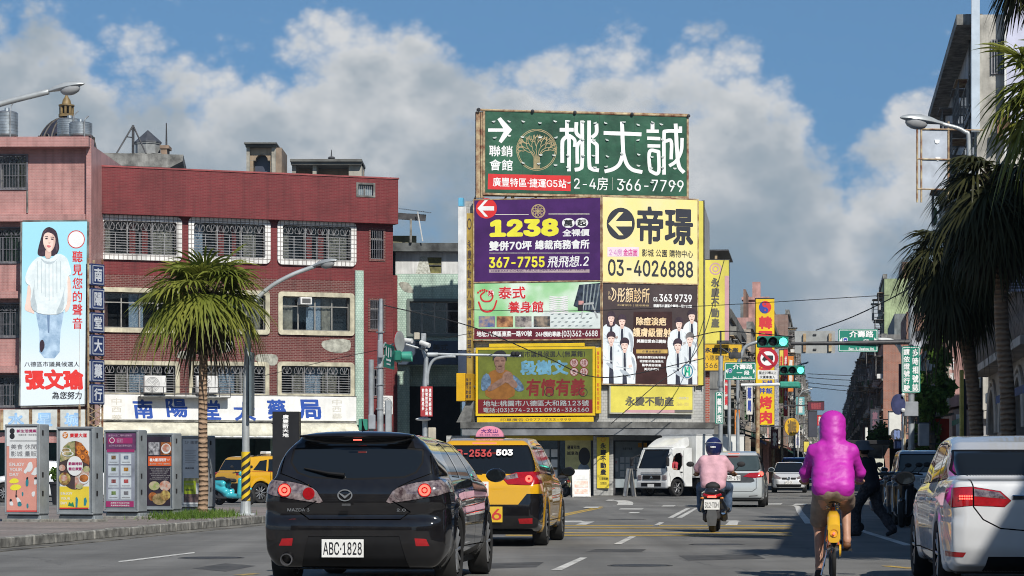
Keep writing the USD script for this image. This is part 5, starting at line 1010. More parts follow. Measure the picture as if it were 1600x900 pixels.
tk=P(1226,488,214);t=thing('roof_turret','small pink brick turret on the pink house of the left row','turret',(*street(-6.0,212),14.11),STREET);part(t,'shaft',MB().box(-1,1,-1,1,0,1.7).box(-1.2,1.2,-1.2,1.2,1.7,1.95),PINKW);part(t,'chimney',MB().box(-.4,.3,-.4,.3,1.951,3.3),PINKW)
t=thing('roof_structure','dark rusty steel roof shed with a green sheet above the left row','shed',(*street(-5.6,127),9.92),STREET)
for x in(0,2.5,5.0):part(t,'post',MB().box(x-.06,x+.06,0,.12,0,2.4),RUST);part(t,'post',MB().box(x-.06,x+.06,3,3.12,0,2.8),RUST)
part(t,'ridge',MB().box(0,5,1.4,1.5,2.3,2.4),RUST);part(t,'roof',MB().obox((-.3,1.5,2.6),(5.6,1.5,2.5),4.2,.08),STEELD);part(t,'green_sheet',MB().box(3,5.2,-.2,-.15,.4,2.0),mat('green_sheet',(.03,.14,.09),.6,.2))
FT=Fr(1523,99.4*.9918-.77,0);FT.o=street(7.0,115.8);FT.rot=STREET-90;a_=FT.rot*DEG;FT.ex=np.array([math.cos(a_),math.sin(a_)]);FT.ey=np.array([-math.sin(a_),math.cos(a_)])
t=FT.thing('end_wall_panel','pale end wall panel with one barred window high on the right','wall');part(t,'panel',MB().box(.02,7,-.15,.0,3.5,22.4),wallm('end_wall',(.50,.48,.43)))
q=FT.rect(1549,62,1571,116,-.15);w=part(t,'window',MB().prism(sbox(q[0],q[2],q[1],q[3]).difference(sbox(q[0]+.06,q[2]+.06,q[1]-.06,q[3]-.06)),-.22,-.151),GRILLE_DARK);part(w,'pane',MB().box(q[0]+.06,q[1]-.06,-.165,-.155,q[2]+.06,q[3]-.06),mat('far_pane',(.04,.05,.06)))
m=MB()
for x in np.linspace(q[0],q[1],6):m.box(x-.02,x+.02,-.27,-.23,q[2],q[3])
part(w,'grille',m,GRILLE)
q=FT.rect(1518,-40,1531,205,-.5);part(t,'blue_strip',MB().box(q[0],q[1],-.5,-.151,q[2],q[3]),mat('pale_blue_paint',(.50,.58,.66),.6,.1,1))
q=FT.rect(1573,-40,1640,215,-.8);t=FT.thing('lavender_panel','large blank lavender panel at the upper right edge','sign');part(t,'panel',MB().box(q[0],q[1],-.8,-.6,q[2],q[3]),mat('lavender_panel',(.52,.53,.66),.6,.08,1));part(t,'post',MB().box(q[0]-.1,q[0]-.01,-.82,-.6,3,q[3]),WHITEP)
t=thing('folding_awning','dark folding awning below the lavender panel','awning',(*(FT.o+FT.ex*1.1+FT.ey*-.9),0),FT.rot);m=MB();z0=FT.z(1565,165,-.9)
m.obox((0,0,z0-.5),(1.0,-.3,z0+.6),.06,.06).obox((0,0,z0-.5),(1.2,0,z0-.4),.06,.06).obox((0,0,z0-1.6),(0,0,z0-.3),.06,.06,up=(0,1,0));part(t,'frame',m,STEELD);part(t,'cloth',MB().add([(-.2,-.1,z0-1.6),(.4,-.3,z0-1.0),(.4,0,z0-.4),(-.2,0,z0-.7)],[(0,1,2),(0,2,3)]),mat('brown_cloth',(.22,.11,.08),.8,.2))
FB2=Fr(1455,92,8);t=FB2.thing('banner_frame','grey hanging banner in a rusty pipe frame under the right street lamp','banner');q=FB2.rect(1441,202,1480,296)
part(t,'cloth',MB().box(q[0],q[1],0,.04,q[2],q[3]),mat('grey_banner',(.42,.46,.52),.7,.12,1.5));m=MB()
for x in(q[0]-.2,q[0]-.04,q[1]+.05):m.cyl((x,0,q[2]-.5),(x,0,q[3]+.3),.04,n=6)
for z in(q[2],(q[2]+q[3])/2,q[3]):m.cyl((q[0]-.2,-.03,z),(q[1]+1.4,-.03,z),.03,n=6)
part(t,'frame',m,RUST)
for(px,py_)in((1464,221),(1465,248)):x,z=FB2.at(px,py_);part(t,'air_slit',MB().prism([(x-.1,z+.06),(x+.1,z+.06),(x+.08,z-.05),(x,z-.09),(x-.08,z-.05)],-.03,-.01),WHITE)
FA=Fr(1588,62,0);t=FA.thing('pharmacy_blade_sign','pale vertical sign with a striped flag panel and black letters at the right edge','sign');q=FA.rect(1576,345,1612,455)
part(t,'panel',MB().box(q[0],q[1],0,.25,q[2],q[3],.01),mat('lavender_panel',(.5,.5,.6)));part(t,'frame',MB().box(q[0]-.06,q[0]-.002,-.03,.28,q[2]-.03,q[3]+.03),mat('maroon_frame',(.16,.05,.05),.6,.1));s=Sign(FA,t,0)
for i,cc in enumerate(((.03,.08,.42),(.55,.05,.06),(.03,.30,.14))):s.rect('stripe',(1579,360+i*7.2,1612,367+i*7.2),mat(f'stripe_{"abc"[i]}',cc,.5,.05))
s.text('清',(1584,386,1602,402),INK,bold=.02);s.text('局',(1581,408,1602,427),INK,bold=.02)
for i in range(3):s.rect('rule',(1579,440+i*4.5,1612,442+i*4.5),INK)
o=street(6.0,92);t=thing('arch_house','beige house with an arched doorway and a carved balustrade at the right edge','building',(*o,0),STREET+180);L=24.0
wall=sbox(0,0,L,6.9)
for i in range(4):x=2.8+i*6;wall=wall.difference(sbox(x-1.9,-.1,x+1.9,2.4).union(affinity.scale(Point(x,2.4).buffer(1.9,quad_segs=6),1,.85)))
BEI=wallm('beige_stucco',(.44,.38,.33))
part(t,'wall',MB().prism(wall,0,.4),BEI);part(t,'body',MB().box(0,L,3,9,0,6.8).box(0,L,.401,3,4.6,6.8),DARKIN)
for i in range(4):
 x=2.8+i*6
 for r_ in(1.95,2.25):part(t,'arch_moulding',MB().tube([(x+r_*math.cos(u),-.05,2.4+r_*.85*math.sin(u))for u in np.linspace(0,math.pi,17)],.07,6),mat('pale_moulding',(.50,.44,.38),.8,.1))
part(t,'ledge',MB().box(0,L,-.7,-.001,4.55,4.8).box(0,L,-.7,-.001,6.2,6.45),BEI)
for i in range(48):x=.25+i*.5;part(t,'baluster',MB().lathe([(.05,4.81),(.09,5.0),(.13,5.25),(.06,5.6),(.10,5.85),(.07,6.19)],(x,-.5,0),n=6),mat('dark_baluster',(.24,.19,.16),.8,.2))
row_house(1,6.5,92.2,98.6,8.5,LIME,'narrow lime green house between the arch house and the tall grey one',31,cage=0,depth=8)
t=thing('shutter_wall','grey louvred metal shutters between the palm trunks','shutter',(*street(5.95,97.5),0),STREET+180)
for i in range(16):part(t,'slat',MB().obox((.3,-.08,3.2+i*.16),(3.2,-.08,3.2+i*.16),.03,.15),mat('louvre_grey',(.30,.33,.37),.5,.15))
part(t,'frame',MB().box(.2,3.3,-.05,-.01,3.0,5.9),STEELD)
t=thing('pink_annex','faded pink shop wall with pale grid lettering beside the ivy','building',(*street(5.0,104),0),STREET-90)
FP=Fr(1475,104,0);FP.o=street(5.0,104);FP.rot,FP.ex,FP.ey=FT.rot,FT.ex,FT.ey
za,zb_=FP.z(1490,640),FP.z(1490,522)
part(t,'upper_wall',MB().prism([(0,za+.05),(1.0,za+.25),(1.0,zb_+.2),(0,zb_-.25)],0,8),PINKW);part(t,'roof_edge',MB().obox((-.08,4,zb_-.22),(1.1,4,zb_+.25),8.3,.08),mat('maroon_frame',(.16,.05,.05)))
part(t,'white_strip',MB().box(.06,.17,-.03,-.001,za+.1,zb_-.25),CREW);part(t,'lower_wall',MB().box(.3,1.6,.1,8,0,za),wallm('dirty_pink',(.46,.33,.28)));part(t,'white_door',MB().box(.45,.75,.06,.099,.1,za-.2),WHITEP);part(t,'side_bay',MB().box(1.001,1.5,-.1,8,za+.1,zb_+1.0),wallm('dull_rose',(.36,.2,.19)))  # side face takes the wall pink darkened, its shade put into the colour
s=Sign(FP,t,0);s.text('生活',(1478,560,1491,578),WHITEP,bold=.03);s.text('工場',(1478,582,1491,600),WHITEP,bold=.03)
t=thing('red_shed','small bright red shed with a tin roof beside the pink shop','shed',(*street(4.4,101),0),STREET-90);part(t,'wall',MB().box(0,.62,0,2.4,0,3.2),mat('shed_red',(.40,.035,.015),.6,.15,1));part(t,'roof',MB().obox((-.12,1.1,3.28),(.8,1.1,3.4),2.9,.07),GREYC);part(t,'post',MB().box(-.06,-.01,-.1,0,0,3.2),CREW)
def ivy(name,label,cat,c,R,n,seed,m=LEAFP,size=.16,trunk=True):
 rs=np.random.default_rng(seed);t=thing(name,label,cat,c)
 nb=26;bc=rs.normal(size=(nb,3));bc/=np.linalg.norm(bc,axis=1,keepdims=True);bc=bc*np.array(R)*rs.uniform(.35,.95,(nb,1));br_=rs.uniform(.22,.42,nb)*min(R)
 k=rs.integers(0,nb,n);d=rs.normal(size=(n,3));d/=np.linalg.norm(d,axis=1,keepdims=True);p=bc[k]+d*br_[k][:,None]*rs.uniform(.6,1.1,(n,1))*[1,1,1.2];p[:,2]+=R[2]
 u=rs.normal(size=(n,3));u/=np.linalg.norm(u,axis=1,keepdims=True);w=np.cross(u,rs.normal(size=(n,3)));w/=np.linalg.norm(w,axis=1,keepdims=True);sz=size*rs.uniform(.6,1.4,(n,1))
 v=np.stack([p-u*sz,p+w*sz*.5,p+u*sz,p-w*sz*.5],1).reshape(-1,3);i=np.arange(n)*4;f=np.vstack([np.c_[i,i+1,i+2],np.c_[i,i+2,i+3]])
 part(t,'crown',MB().add(v,f),m,kind='stuff')
 if trunk:
  tr_=MB().tube([(0,0,-c[2]),(.1,0,-c[2]*.4),(0,0,R[2]*.8)],[.16,.12,.05],7)
  for a in range(6):tr_.tube([(0,0,R[2]*.1*a),(R[0]*.5*math.cos(a*2),R[1]*.5*math.sin(a*2),R[2]*(.5+.15*a))],[.06,.015],5)
  part(t,'trunk',tr_,mat('bark',(.10,.08,.06),.9,.3,4,bump=.01))
 return t
c=P(1455,700,98);ivy('ivy_tree','tall ivy covered tree behind the green and white signal sign','tree',(c[0],c[1],1.6),(.75,1.3,3.2),5200,4,leafy('bright_leaf',(.06,.12,.02),(.17,.27,.05)),.15)
c=P(1458,600,100);ivy('shrub','bright green leafy shrub at the foot of the ivy tree','plant',(c[0]-.1,c[1],.5),(.75,.8,1.5),1500,8,leafy('bright_leaf',(.06,.12,.02),(.17,.27,.05)),.13)
c=P(1378,690,150);ivy('street_tree','small round street tree in front of the far right houses','tree',(c[0],c[1],2.2),(.9,.9,.85),1100,9,leafy('bright_leaf',0,0),.15)
def hang(px0,px1,py0,py1,Y,bg,label,text=None,fg=None,vertical=True,rot=0,cat='sign',rnd=False,group=None):
 fr=Fr((px0+px1)/2,Y,rot);t=fr.thing('shop_sign',label,cat,group);q=fr.rect(px0,py0,px1,py1)
 if rnd:part(t,'panel',MB().prism(affinity.scale(Point(0,0).buffer(1,quad_segs=8),(q[1]-q[0])/2,(q[3]-q[2])/2).__class__([(x+(q[0]+q[1])/2,z+(q[2]+q[3])/2)for x,z in affinity.scale(Point(0,0).buffer(1,quad_segs=8),(q[1]-q[0])/2,(q[3]-q[2])/2).exterior.coords]),0,.2),bg)
 else:part(t,'panel',MB().box(q[0],q[1],0,.25,q[2],q[3],.015),bg);part(t,'frame',MB().box(q[0],q[1],-.01,.27,q[3]+.002,q[3]+.05),STEELD)
 s=Sign(fr,t,-.002)
 if text:
  a,b=(px1-px0)*.2,(py1-py0)*.1;s.text(text,(px0+a,py0+b,px1-a,py1-b),fg or WH,vertical=vertical,bold=.05,res=44)
 x=(q[1]-q[0])/2;sd=-1 if px0<1300 else 1
 part(t,'bracket',MB().box(min(sd*x,sd*(x+1.2)),max(sd*x,sd*(x+1.2)),.08,.14,q[2]+(q[3]-q[2])*.5,q[2]+(q[3]-q[2])*.5+.06),STEELD)
 return t,s
BY=mat('barbecue_yellow',(.74,.50,.01),.45,.06,1);SR=mat('sign_red',(.60,.03,.04),.5,.08,1);SB=mat('sign_blue',(.03,.06,.34),.5,.08,1);MAR=mat('sign_maroon',(.10,.02,.035),.5,.1,1);SO=mat('sign_orange',(.62,.20,.03),.5,.1,1);SG=mat('sign_green',(.03,.22,.10),.5,.1,1);SN_=mat('sign_night',(.05,.055,.075),.5,.1,1);SW=mat('sign_white',(.70,.70,.66),.5,.1,1);SC=mat('sign_cyan',(.16,.42,.44),.5,.1,1);SY=mat('sign_lemon',(.70,.58,.10),.5,.1,1)
t,s=hang(1181,1210,467,664,128,BY,'tall yellow vertical barbecue sign with red letters and a red and blue disc',rot=4)
s.ell('red_half',1195.5,480,9.6,9.8,SR,1);s.poly('blue_half',[(1195.5+9.6*math.cos(u),480+9.8*math.sin(u))for u in np.linspace(math.pi/2,1.5*math.pi,14)]+[(1195.5,480)],SB,2);s.ell('blue_drop',1195.5,484.8,4.8,4.9,SB,3);s.ell('red_drop',1195.5,475.2,4.8,4.9,SR,3);s.ell('red_dot',1195.5,484.8,1.3,1.3,SR,4,n=8);s.ell('blue_dot',1195.5,475.2,1.3,1.3,SB,4,n=8)
for ch,a in zip('韓國銅盤烤肉',(494,517,540,563,619,642)):s.text(ch,(1185.5,a,1206.5,a+20),SR,bold=.04)
s.text('石鍋',(1190,594,1207,602),SB,bold=.03);s.text('拌飯',(1186,606,1207,615),SB,bold=.03);q=Fr(1195.5,128,4).rect(1210.5,545,1217,668);part(t,'lattice_edge',MB().box(q[0],q[1],.02,.3,q[2],q[3]),mat('pale_lattice',(.45,.45,.44),.6,.1,20,col2=(.08,.10,.2)))
hang(1218,1224,547,630,150,SY,'narrow yellow vertical sign beside the red one','家鄉味',SR)
hang(1224.5,1231,546,650,150,SR,'narrow red vertical sign with white letters left of the round yellow sign','羊肉爐小吃',SW)
hang(1226,1249,653,681,124,mat('round_yellow',(.72,.42,.02),.5,.15,2),'round orange yellow sign hanging over the far pavement','滷味',mat('brown_print',(.1,.05,.01)),False,rnd=True)
hang(1262,1288,628,641,122,MAR,'dark maroon horizontal sign over the street left of the cyclist','檳榔香菸',mat('dull_red_print',(.28,.05,.06),.5,0),False)
hang(1263,1277,643,683,126,SN_,'dark grey vertical sign under the maroon one',None)
hang(1244,1257,620,648,190,SC,'pale turquoise sign on the left row','牙醫',SW)
hang(1231,1240,556,612,175,SO,'orange and white vertical sign behind the lower traffic light','便當',SW)
hang(1148,1156,640,690,124,SO,'small orange vertical sign behind the grey poles','早餐',SW)
hang(1205,1216,672,700,135,MAR,'small maroon vertical sign below the barbecue sign','茶',SW)
hang(1277,1287,649,665,230,SR,'small red sign far down the street behind the cyclist','麵',SW)
hang(1281,1286,632,640,260,SY,'tiny yellow sign far down the street',None)
hang(1256,1264,690,706,210,SY,'yellow banner low on the left pavement',None)
hang(1166,1176,600,648,132,SW,'white vertical sign behind the lattice of poles','藥局',SB)
hang(1131,1139,578,640,118,SW,'white and red vertical sign above the delivery truck','麻辣鍋',SR)
hang(1243,1250,664,700,200,SW,'narrow white vertical sign on the left row','眼鏡',SB)
hang(1389,1408,644,680,97,SW,'large blank white sign board on the right pavement',None)
hang(1352,1356,668,700,190,SW,'narrow white strip sign on the far right row',None)
hang(1360,1374,640,672,170,SN_,'dark navy sign on the right row beyond the signal pole','旅社',mat('dim_print',(.2,.1,.14),.5,0))
hang(1405,1410,570,620,150,MAR,'narrow purple vertical sign left of the signal sign',None)
hang(1349,1358,664,688,230,MAR,'small dark maroon sign at the far right row',None)
t,s=hang(1393,1410,670,688,88,SN_,'round dark blue sign low on the signal pole','停車',mat('dim_blue_print',(.16,.22,.42),.5,0),False,rnd=True)
t,s=hang(1398,1415,688.5,701,87,mat('sign_dusk_blue',(.05,.07,.16),.5,.1),'dark blue tow away plate below the round sign','拖吊',mat('dim_blue_print',(.16,.22,.42),.5,0),False)
row_house(-1,-12.0,-60,-20,11.0,BRK2,'added brown tiled house on the left behind the camera, unseen, for dark car reflections',41,cage=0,floors=3)  # added unseen house that darkens what the black car reflects
row_house(-1,-12.5,-140,-62,14.0,SANDY,'added long sand tiled block on the left behind the camera, unseen, for dark car reflections',42,cage=0,floors=4)  # also added out of view, to give car paint something dark to mirror
row_house(1,6.5,-120,-18,12.0,GRYW,'added long grey block on the right behind the camera, unseen, for dark car reflections',43,cage=0,floors=3)  # right hand counterpart, added unseen for the same reflections
# ------------------------------------------------------------------ street furniture
ZS=.15
KG=mat('kiosk_grey',(.27,.30,.32),.45,.12,2,metal=.2)
KIO=[(8,58,663,815,44.2),(89,143,667,815,44.2),(163,213,672,809,47.0),(225,268,677,806,49.5),(281,322,681,801,53.0)]
KLAB=['grey display kiosk with a pink poster, first from the left edge','grey display kiosk with round food photographs over a yellow foot','grey display kiosk with a purple headed price list poster','grey display kiosk with a black poster and an orange band','grey display kiosk with a white poster and a green square behind the palm trunk']
KS=[]
for(a,b,y0,y1,Y),lab in zip(KIO,KLAB):
 fr=Fr(a,Y,-24);x1=fr.x(b+2.5);h=fr.z(a,y0);t=fr.thing('display_kiosk',lab,'display kiosk','advertising kiosks on the left pavement')
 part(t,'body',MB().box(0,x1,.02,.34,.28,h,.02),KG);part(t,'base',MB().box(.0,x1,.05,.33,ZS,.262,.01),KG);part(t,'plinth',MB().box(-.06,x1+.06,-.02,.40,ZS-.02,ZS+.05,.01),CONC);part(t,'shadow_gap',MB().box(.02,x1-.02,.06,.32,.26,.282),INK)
 for(u,v,w,z)in((0,x1,h-.04,h),(0,x1,.28,.315)):part(t,'frame_bar',MB().box(u,v,-.02,.019,w,z,.008),KG)
 for(u,v)in((0,.025),(x1-.03,x1)):part(t,'frame_bar',MB().box(u,v,-.02,.019,.316,h-.041,.008),KG)
 for z in(.62,h*.5,h-.2):part(t,'hinge',MB().box(x1+.001,x1+.012,.10,.14,z,z+.09),BLACK)
 KS.append(Sign(fr,t,.012,.003))
k1,k2,k3,k4,k5=KS
PKP=mat('pink_poster',(.66,.30,.24),.4,.06,2);PW=mat('poster_white',(.68,.70,.70),.4,.04,2);PD=mat('poster_dark',(.035,.025,.04),.35,.2,2);GRYP=mat('poster_grey',(.18,.18,.19),.4,0);MAGP=mat('poster_magenta',(.32,.03,.13),.4,.05)
s=k1;s.rect('poster',(10.5,667,59.5,800),PKP,1);s.rect('white_head',(10.5,667,60.5,697),PW,2);s.rect('white_block',(14.5,697,58,716),PW,2);s.text('新生活提案',(26,671,57,676),MAGP,3,bold=.03);s.text('玩樂日常‧精彩生活',(29,678,57,681),GRYP,3,res=40);s.ell('badge',19,673.5,4,4.5,INK,3);s.ell('badge',19,681.5,4,4.5,INK,3);s.rect('rule',(15,688.5,58,689.3),INK,3)
s.text('美食 休閒',(17,694,57,702),GRYP,3,bold=.0);s.text('影城 量販',(17,705,57,713),GRYP,3);s.text('ENJOY',(15,723,38,728.5),PW,2,bold=.02);s.text('YOUR',(15,731,34,736.5),PW,2,bold=.02);s.text('DAY',(15,739,29,744),PW,2,bold=.02)
s.polys('ghost',[[(36,737),(42,730),(44,723),(49,721),(51,726),(51,733),(46,738),(43,736),(40,741)],[(48,741),(52,736),(54,731),(58,730),(60,735),(58,741),(54,743),(51,742)]],PW,2,1)
s.polys('yellow_tree',[[(14,752),(20,747),(27,748),(30,752),(26,755),(16,755)],[(15,762),(20,757),(30,757),(34,761),(28,766),(18,766)]],LEMON,2,1);s.poly('trunk',[(25,766),(26.5,766),(26,776),(24,776)],BROWN,2)
TEAL=mat('poster_teal',(.03,.20,.24),.4,0);s.polys('teal_figure',[[(40,750),(43,747),(45,752),(44,760),(40,760)],[(27,785),(32,783),(35,790),(28,792)],[(34,768),(37,770),(36,776),(34,774)],[(41,788),(44,786),(45,793),(42,795)]],TEAL,2,1);s.polys('white_figure',[[(53,750),(57,747),(58,756),(53,758)],[(25,776),(31,779),(33,786),(27,786)],[(49,769),(55,767),(54,776),(50,776)],[(15,782),(20,784),(21,790),(15,790)]],PW,2,1);s.polys('dark_figure',[[(53,746),(57,745),(58,749),(54,749)],[(24,773),(27,774),(27,777),(24,777)],[(15,780),(18,779),(19,783),(15,784)],[(41,746),(44,745),(44,749),(41,749)]],INK,3,1);s.rect('red_foot',(10.5,797.5,59.5,799.5),REDP,2)
s=k2;s.rect('poster',(94,673,139.5,795),PW,1);s.rect('yellow_foot',(93,760,139,794),YEL,2);s.ell('badge',102,680,4.4,5,SO,2);s.text('1F',(99,677,105,683),WH,3,bold=.03);s.text('廣豐大道',(109,677,136,683.5),REDP,2,bold=.03)
s.ell('food_disc',116.5,727,24,38,BROWN,3,n=40);FD=[mat('food_'+'abcdef'[i],c,.4,.1,9,col2=d)for i,(c,d)in enumerate((((.55,.42,.25),(.10,.16,.05)),((.48,.16,.04),(.06,.02,.01)),((.42,.30,.16),(.12,.10,.03)),((.40,.10,.04),(.5,.45,.4)),((.5,.4,.12),(.12,.03,.02)),((.2,.3,.06),(.5,.4,.3))))]
s.poly('food',[(94,712),(99,698),(107,691),(117,689),(117,713),(94,722)],FD[0],4);s.poly('food',[(118,689),(127,692),(136,704),(140,716),(139,727),(118,714)],FD[1],4);s.ell('plate',103,704,8,4,PW,5);s.ell('food',103,703.5,6,3,FD[2],6);s.ell('plate',106,709,9,4,PW,6.5);s.ell('food',106,708.6,7,3,FD[0],7.5);s.ell('food',101,748,9,10,FD[4],5);s.ell('food',100,747,5,5,FD[3],6);s.poly('food',[(117,742),(139,728),(139,742),(131,757),(117,764)],FD[3],4);s.ell('plate',131,748,8,8,PW,5);s.ell('food',131,747,7,6,FD[1],6);s.ell('food',135,733,5,5,FD[5],5);s.ell('food',97,731,5,5,FD[3],5);s.ell('food',124,760,6,4,FD[5],6)
for i in range(5):s.ell('ring_cake',123+(i%3)*6,700+(i//2)*7,3.2,3.6,SO,5+.3*i,.3)
s.ell('white_disc',117,728,12.5,15.5,PW,9);s.text('歡聚時刻',(107,722,128,727),MAGP,10,bold=.03,res=44);s.text('盡在廣豐',(107,730,128,735),MAGP,10,bold=.03,res=44);s.text('ENJOY',(95,769,113,773),PW,3,bold=.02);s.text('YOUR',(95,777,109,781),PW,3,bold=.02);s.text('DAY',(95,784,105,788),PW,3,bold=.02)
s.polys('dark_figure',[[(118,778),(120,776),(122,780),(121,793),(118,793)],[(131,779),(134,777),(136,783),(134,790),(131,790)]],TEAL,3);s.polys('leaf_print',[[(106,790),(108,784),(111,787),(114,784),(116,792)]],SG,3);s.rect('red_foot',(93,793,138,795),REDP,4)
s=k3;s.rect('poster',(166,677,210.5,793),mat('poster_mauve',(.30,.33,.40),.4,.2,1.5),1);s.rect('purple_head',(166,677,212,703),mat('poster_purple',(.14,.05,.13),.4,.2,2),2);s.rect('magenta_bar',(169,684,207,693),MAGP,3);s.ell('badge_ring',175,688,4,4.5,PW,4,.8);s.text('福町',(182,685,192,692),mat('pale_mauve',(.46,.3,.42),.4,0),4);s.text('廣豐大道二樓精選餐飲',(169,679,206,682),mat('pale_mauve',0),3,res=40);s.text('台日中式多國料理應有盡有',(170,695,206,698),mat('pale_mauve',0),3,res=40);s.rect('magenta_bar',(167,702,210,706.5),MAGP,3)
ib=[(.25,.15,.08),(.2,.26,.34),(.16,.2,.1),(.55,.25,.04),(.3,.1,.1),(.5,.1,.1),(.2,.3,.1),(.2,.2,.22)]
for i in range(8):x,y=169+(i%2)*19.5,709+(i//2)*18.5;s.rect('price_card',(x,y,x+16.5,y+16),mat('card_'+'ab'[i%2],((.50,.56,.62),(.56,.62,.66))[i%2],.4,.1),2);s.rect('logo',(x+5,y+3,x+12,y+8.5),mat(f'card_logo_{"abcdefgh"[i]}',ib[i],.4,.3,20),3);s.rect('rule',(x+2,y+12.6,x+14.5,y+13.4),GRYP,3)
s.rect('magenta_bar',(165.5,783,209,792),MAGP,3);s.text('廣豐新天地 歡迎光臨',(173,784.5,202,787),PW,4,res=40);s.text('美食購物休閒娛樂廣場',(173,788.5,202,791),PW,4,res=40)
s=k4;s.rect('poster',(229.5,682,266,790),PD,1);s.rect('photo',(232,691,249,711),mat('photo_grey',(.5,.5,.52),.4,.1,12,col2=(.05,.05,.06)),2);s.rect('photo',(251,691,268,711),FD[1],2);s.ell('plate',259.5,701,7.5,8,PW,3);s.ell('food',259.5,700,6,6,FD[3],4);s.rect('orange_band',(231.5,713,268,728),mat('orange_band',(.62,.11,.03),.4,.05),2);s.text('義大麗 西班牙',(234,716,260,721),WH,3,bold=.03);s.text('1F',(261.5,717,265.5,720),WH,3);s.text('義式料理‧下午茶‧聚餐首選',(234,723.5,265,726),FAINT,3,res=40)
for i in range(7):s.text('西班牙海鮮燉飯手工披薩',(234+(i%3)*2,731+i*2.8,266-(i%4)*2,732.6+i*2.8),mat('dim_text',(.3,.29,.3),.4,0),2,res=40)
for(x,y,r1,r2,k)in((241,759,8.5,7,5),(258,759,9,8,3),(239,776,7,7,1),(258,774,8,8,4),(249,780,11,9,2)):s.ell('food',x,y,r1,r2,FD[k],2+k*.3)
s=k5;s.rect('poster',(285.5,686,323,788),mat('poster_pale',(.56,.59,.60),.4,.06),1);s.text('1F 廣豐生活',(289,689,321,694),GRYP,2)
for i in range(8):s.rect('text_line',(289,703+i*2.7,306-(i%3)*2,704+i*2.7),mat('dim_line',(.34,.35,.36),.4,0),2)
s.ell('red_balloon',314,708,4,7,REDP,2);s.text('優惠回饋',(289,730,303,733),GRYP,2,bold=.03,res=40);s.rect('photo_strip',(287,747,322,755),FD[0],2);s.rect('lower_photos',(287,772,322,785),mat('photo_dusk',(.16,.11,.11),.4,.3,9),2);s.rect('green_square',(287,751,306,772),mat('poster_lime',(.32,.42,.02),.4,.05),3);s.text('GOOD DAY',(290,755,303,758),FAINT,4);s.text('廣豐廣場',(290,764,301,767),BROWN,4,res=40)
c=G(81,790,ZS);t=thing('planter','dark round planter between the first two kiosks','planter',c+[0,1.5,0]);part(t,'pot',MB().lathe([(0,0),(.26,0),(.34,.55),(.37,.56),(.37,.62),(.31,.62),(.29,.5),(0,.5)],n=20),mat('pot_black',(.03,.03,.035),.5,.1),40)
ivy('shrub','round green shrub growing from the dark planter between two kiosks','plant',(c[0],c[1]+1.5,ZS+.5),(.36,.36,.42),900,12,leafy('bright_leaf',0,0),.055,False)
rs=np.random.default_rng(7);n=2600;ce=G(312,807,ZS);p=np.c_[ce[0]+rs.normal(0,.36,n),ce[1]+rs.normal(0,1.4,n)];p[:,0]-=.25*rs.random(n);hgt=rs.uniform(.04,.16,n);an=rs.uniform(0,6.28,n);w=.012
b0=np.c_[p,np.full(n,ZS)];dx=np.c_[np.cos(an),np.sin(an),np.zeros(n)];tip=b0+np.c_[rs.normal(0,.05,n),rs.normal(0,.05,n),hgt]
v=np.stack([b0-dx*w,b0+dx*w,tip],1).reshape(-1,3);single('grass',MB().add(v,np.arange(3*n).reshape(-1,3)),leafy('grass_blade',(.07,.14,.02),(.20,.28,.05),2),'green grass tuft around the foot of the left palm','grass',kind='stuff')
LAMPG=mat('lamp_grey',(.46,.49,.50),.4,.12,2,metal=.3);LENS=mat('lamp_lens',(.30,.31,.32),.15,.1,2)
def cobra(t,p,d,L,sc=1.0):
 """A street lamp head of length L at p, pointing along d (its nose)."""
 d=np.array(d,float);d/=np.linalg.norm(d);a=math.degrees(math.atan2(d[1],d[0]));n=9;m=MB();prof=[(0,.07,.06),(.12,.10,.08),(.3,.22,.14),(.55,.30,.17),(.8,.26,.13),(.95,.12,.07),(1.0,.02,.02)]
 def sh(up,w_,z0):
  b=MB();k=10;rows=[[(x*L,w*L*w_*math.cos(u),z0+h*L*up*math.sin(u))for u in np.linspace(0,math.pi,k)]for x,w,h in prof];b.add([q for r in rows for q in r],[f for i in range(len(prof)-1)for j in range(k-1)for f in((i*k+j,i*k+j+1,(i+1)*k+j+1),(i*k+j,(i+1)*k+j+1,(i+1)*k+j))]);return b
 tilt=math.asin(d[2]);R=np.array([[math.cos(tilt),0,-math.sin(tilt)],[0,1,0],[math.sin(tilt),0,math.cos(tilt)]])
 def place(b):b.v=[q@R.T for q in b.v];return b.move(a,p)
 part(t,'lamp_housing',place(sh(.8,.55,0)),LAMPG,True);part(t,'lamp_tray',place(sh(-.25,.55,-.001)),LAMPG,True)
 b=MB().sph((0,0,0),1,(.26*L,.15*L,.15*L),14);part(t,'lamp_lens',place(MB().add(b.get()[0]+[.62*L,0,-.05*L],b.get()[1])),LENS,True)
def P2(px,py,Y):return P(px,py,Y)
Y=50.5;c=G(383,806,ZS);t=thing('street_lamp','grey street lamp with a yellow and black striped foot in front of the red building','street lamp');pt=[P2(*q,Y)for q in((384,806),(384,640),(388,520),(396,476),(420,450),(455,430),(492,416))]
part(t,'pole',MB().tube([pt[0],pt[1],pt[2]],[.085,.075,.065],14),LAMPG,40);part(t,'arm',MB().tube(bez(pt[2:],6),.045,10),LAMPG,True);part(t,'base_plate',MB().box(pt[0][0]-.2,pt[0][0]+.2,Y-.2,Y+.2,ZS,ZS+.04).cyl(pt[0],pt[0]+[0,0,.3],.12,.10,12),LAMPG)
cobra(t,P2(486,417,Y),(.85,-.35,.18),.62)
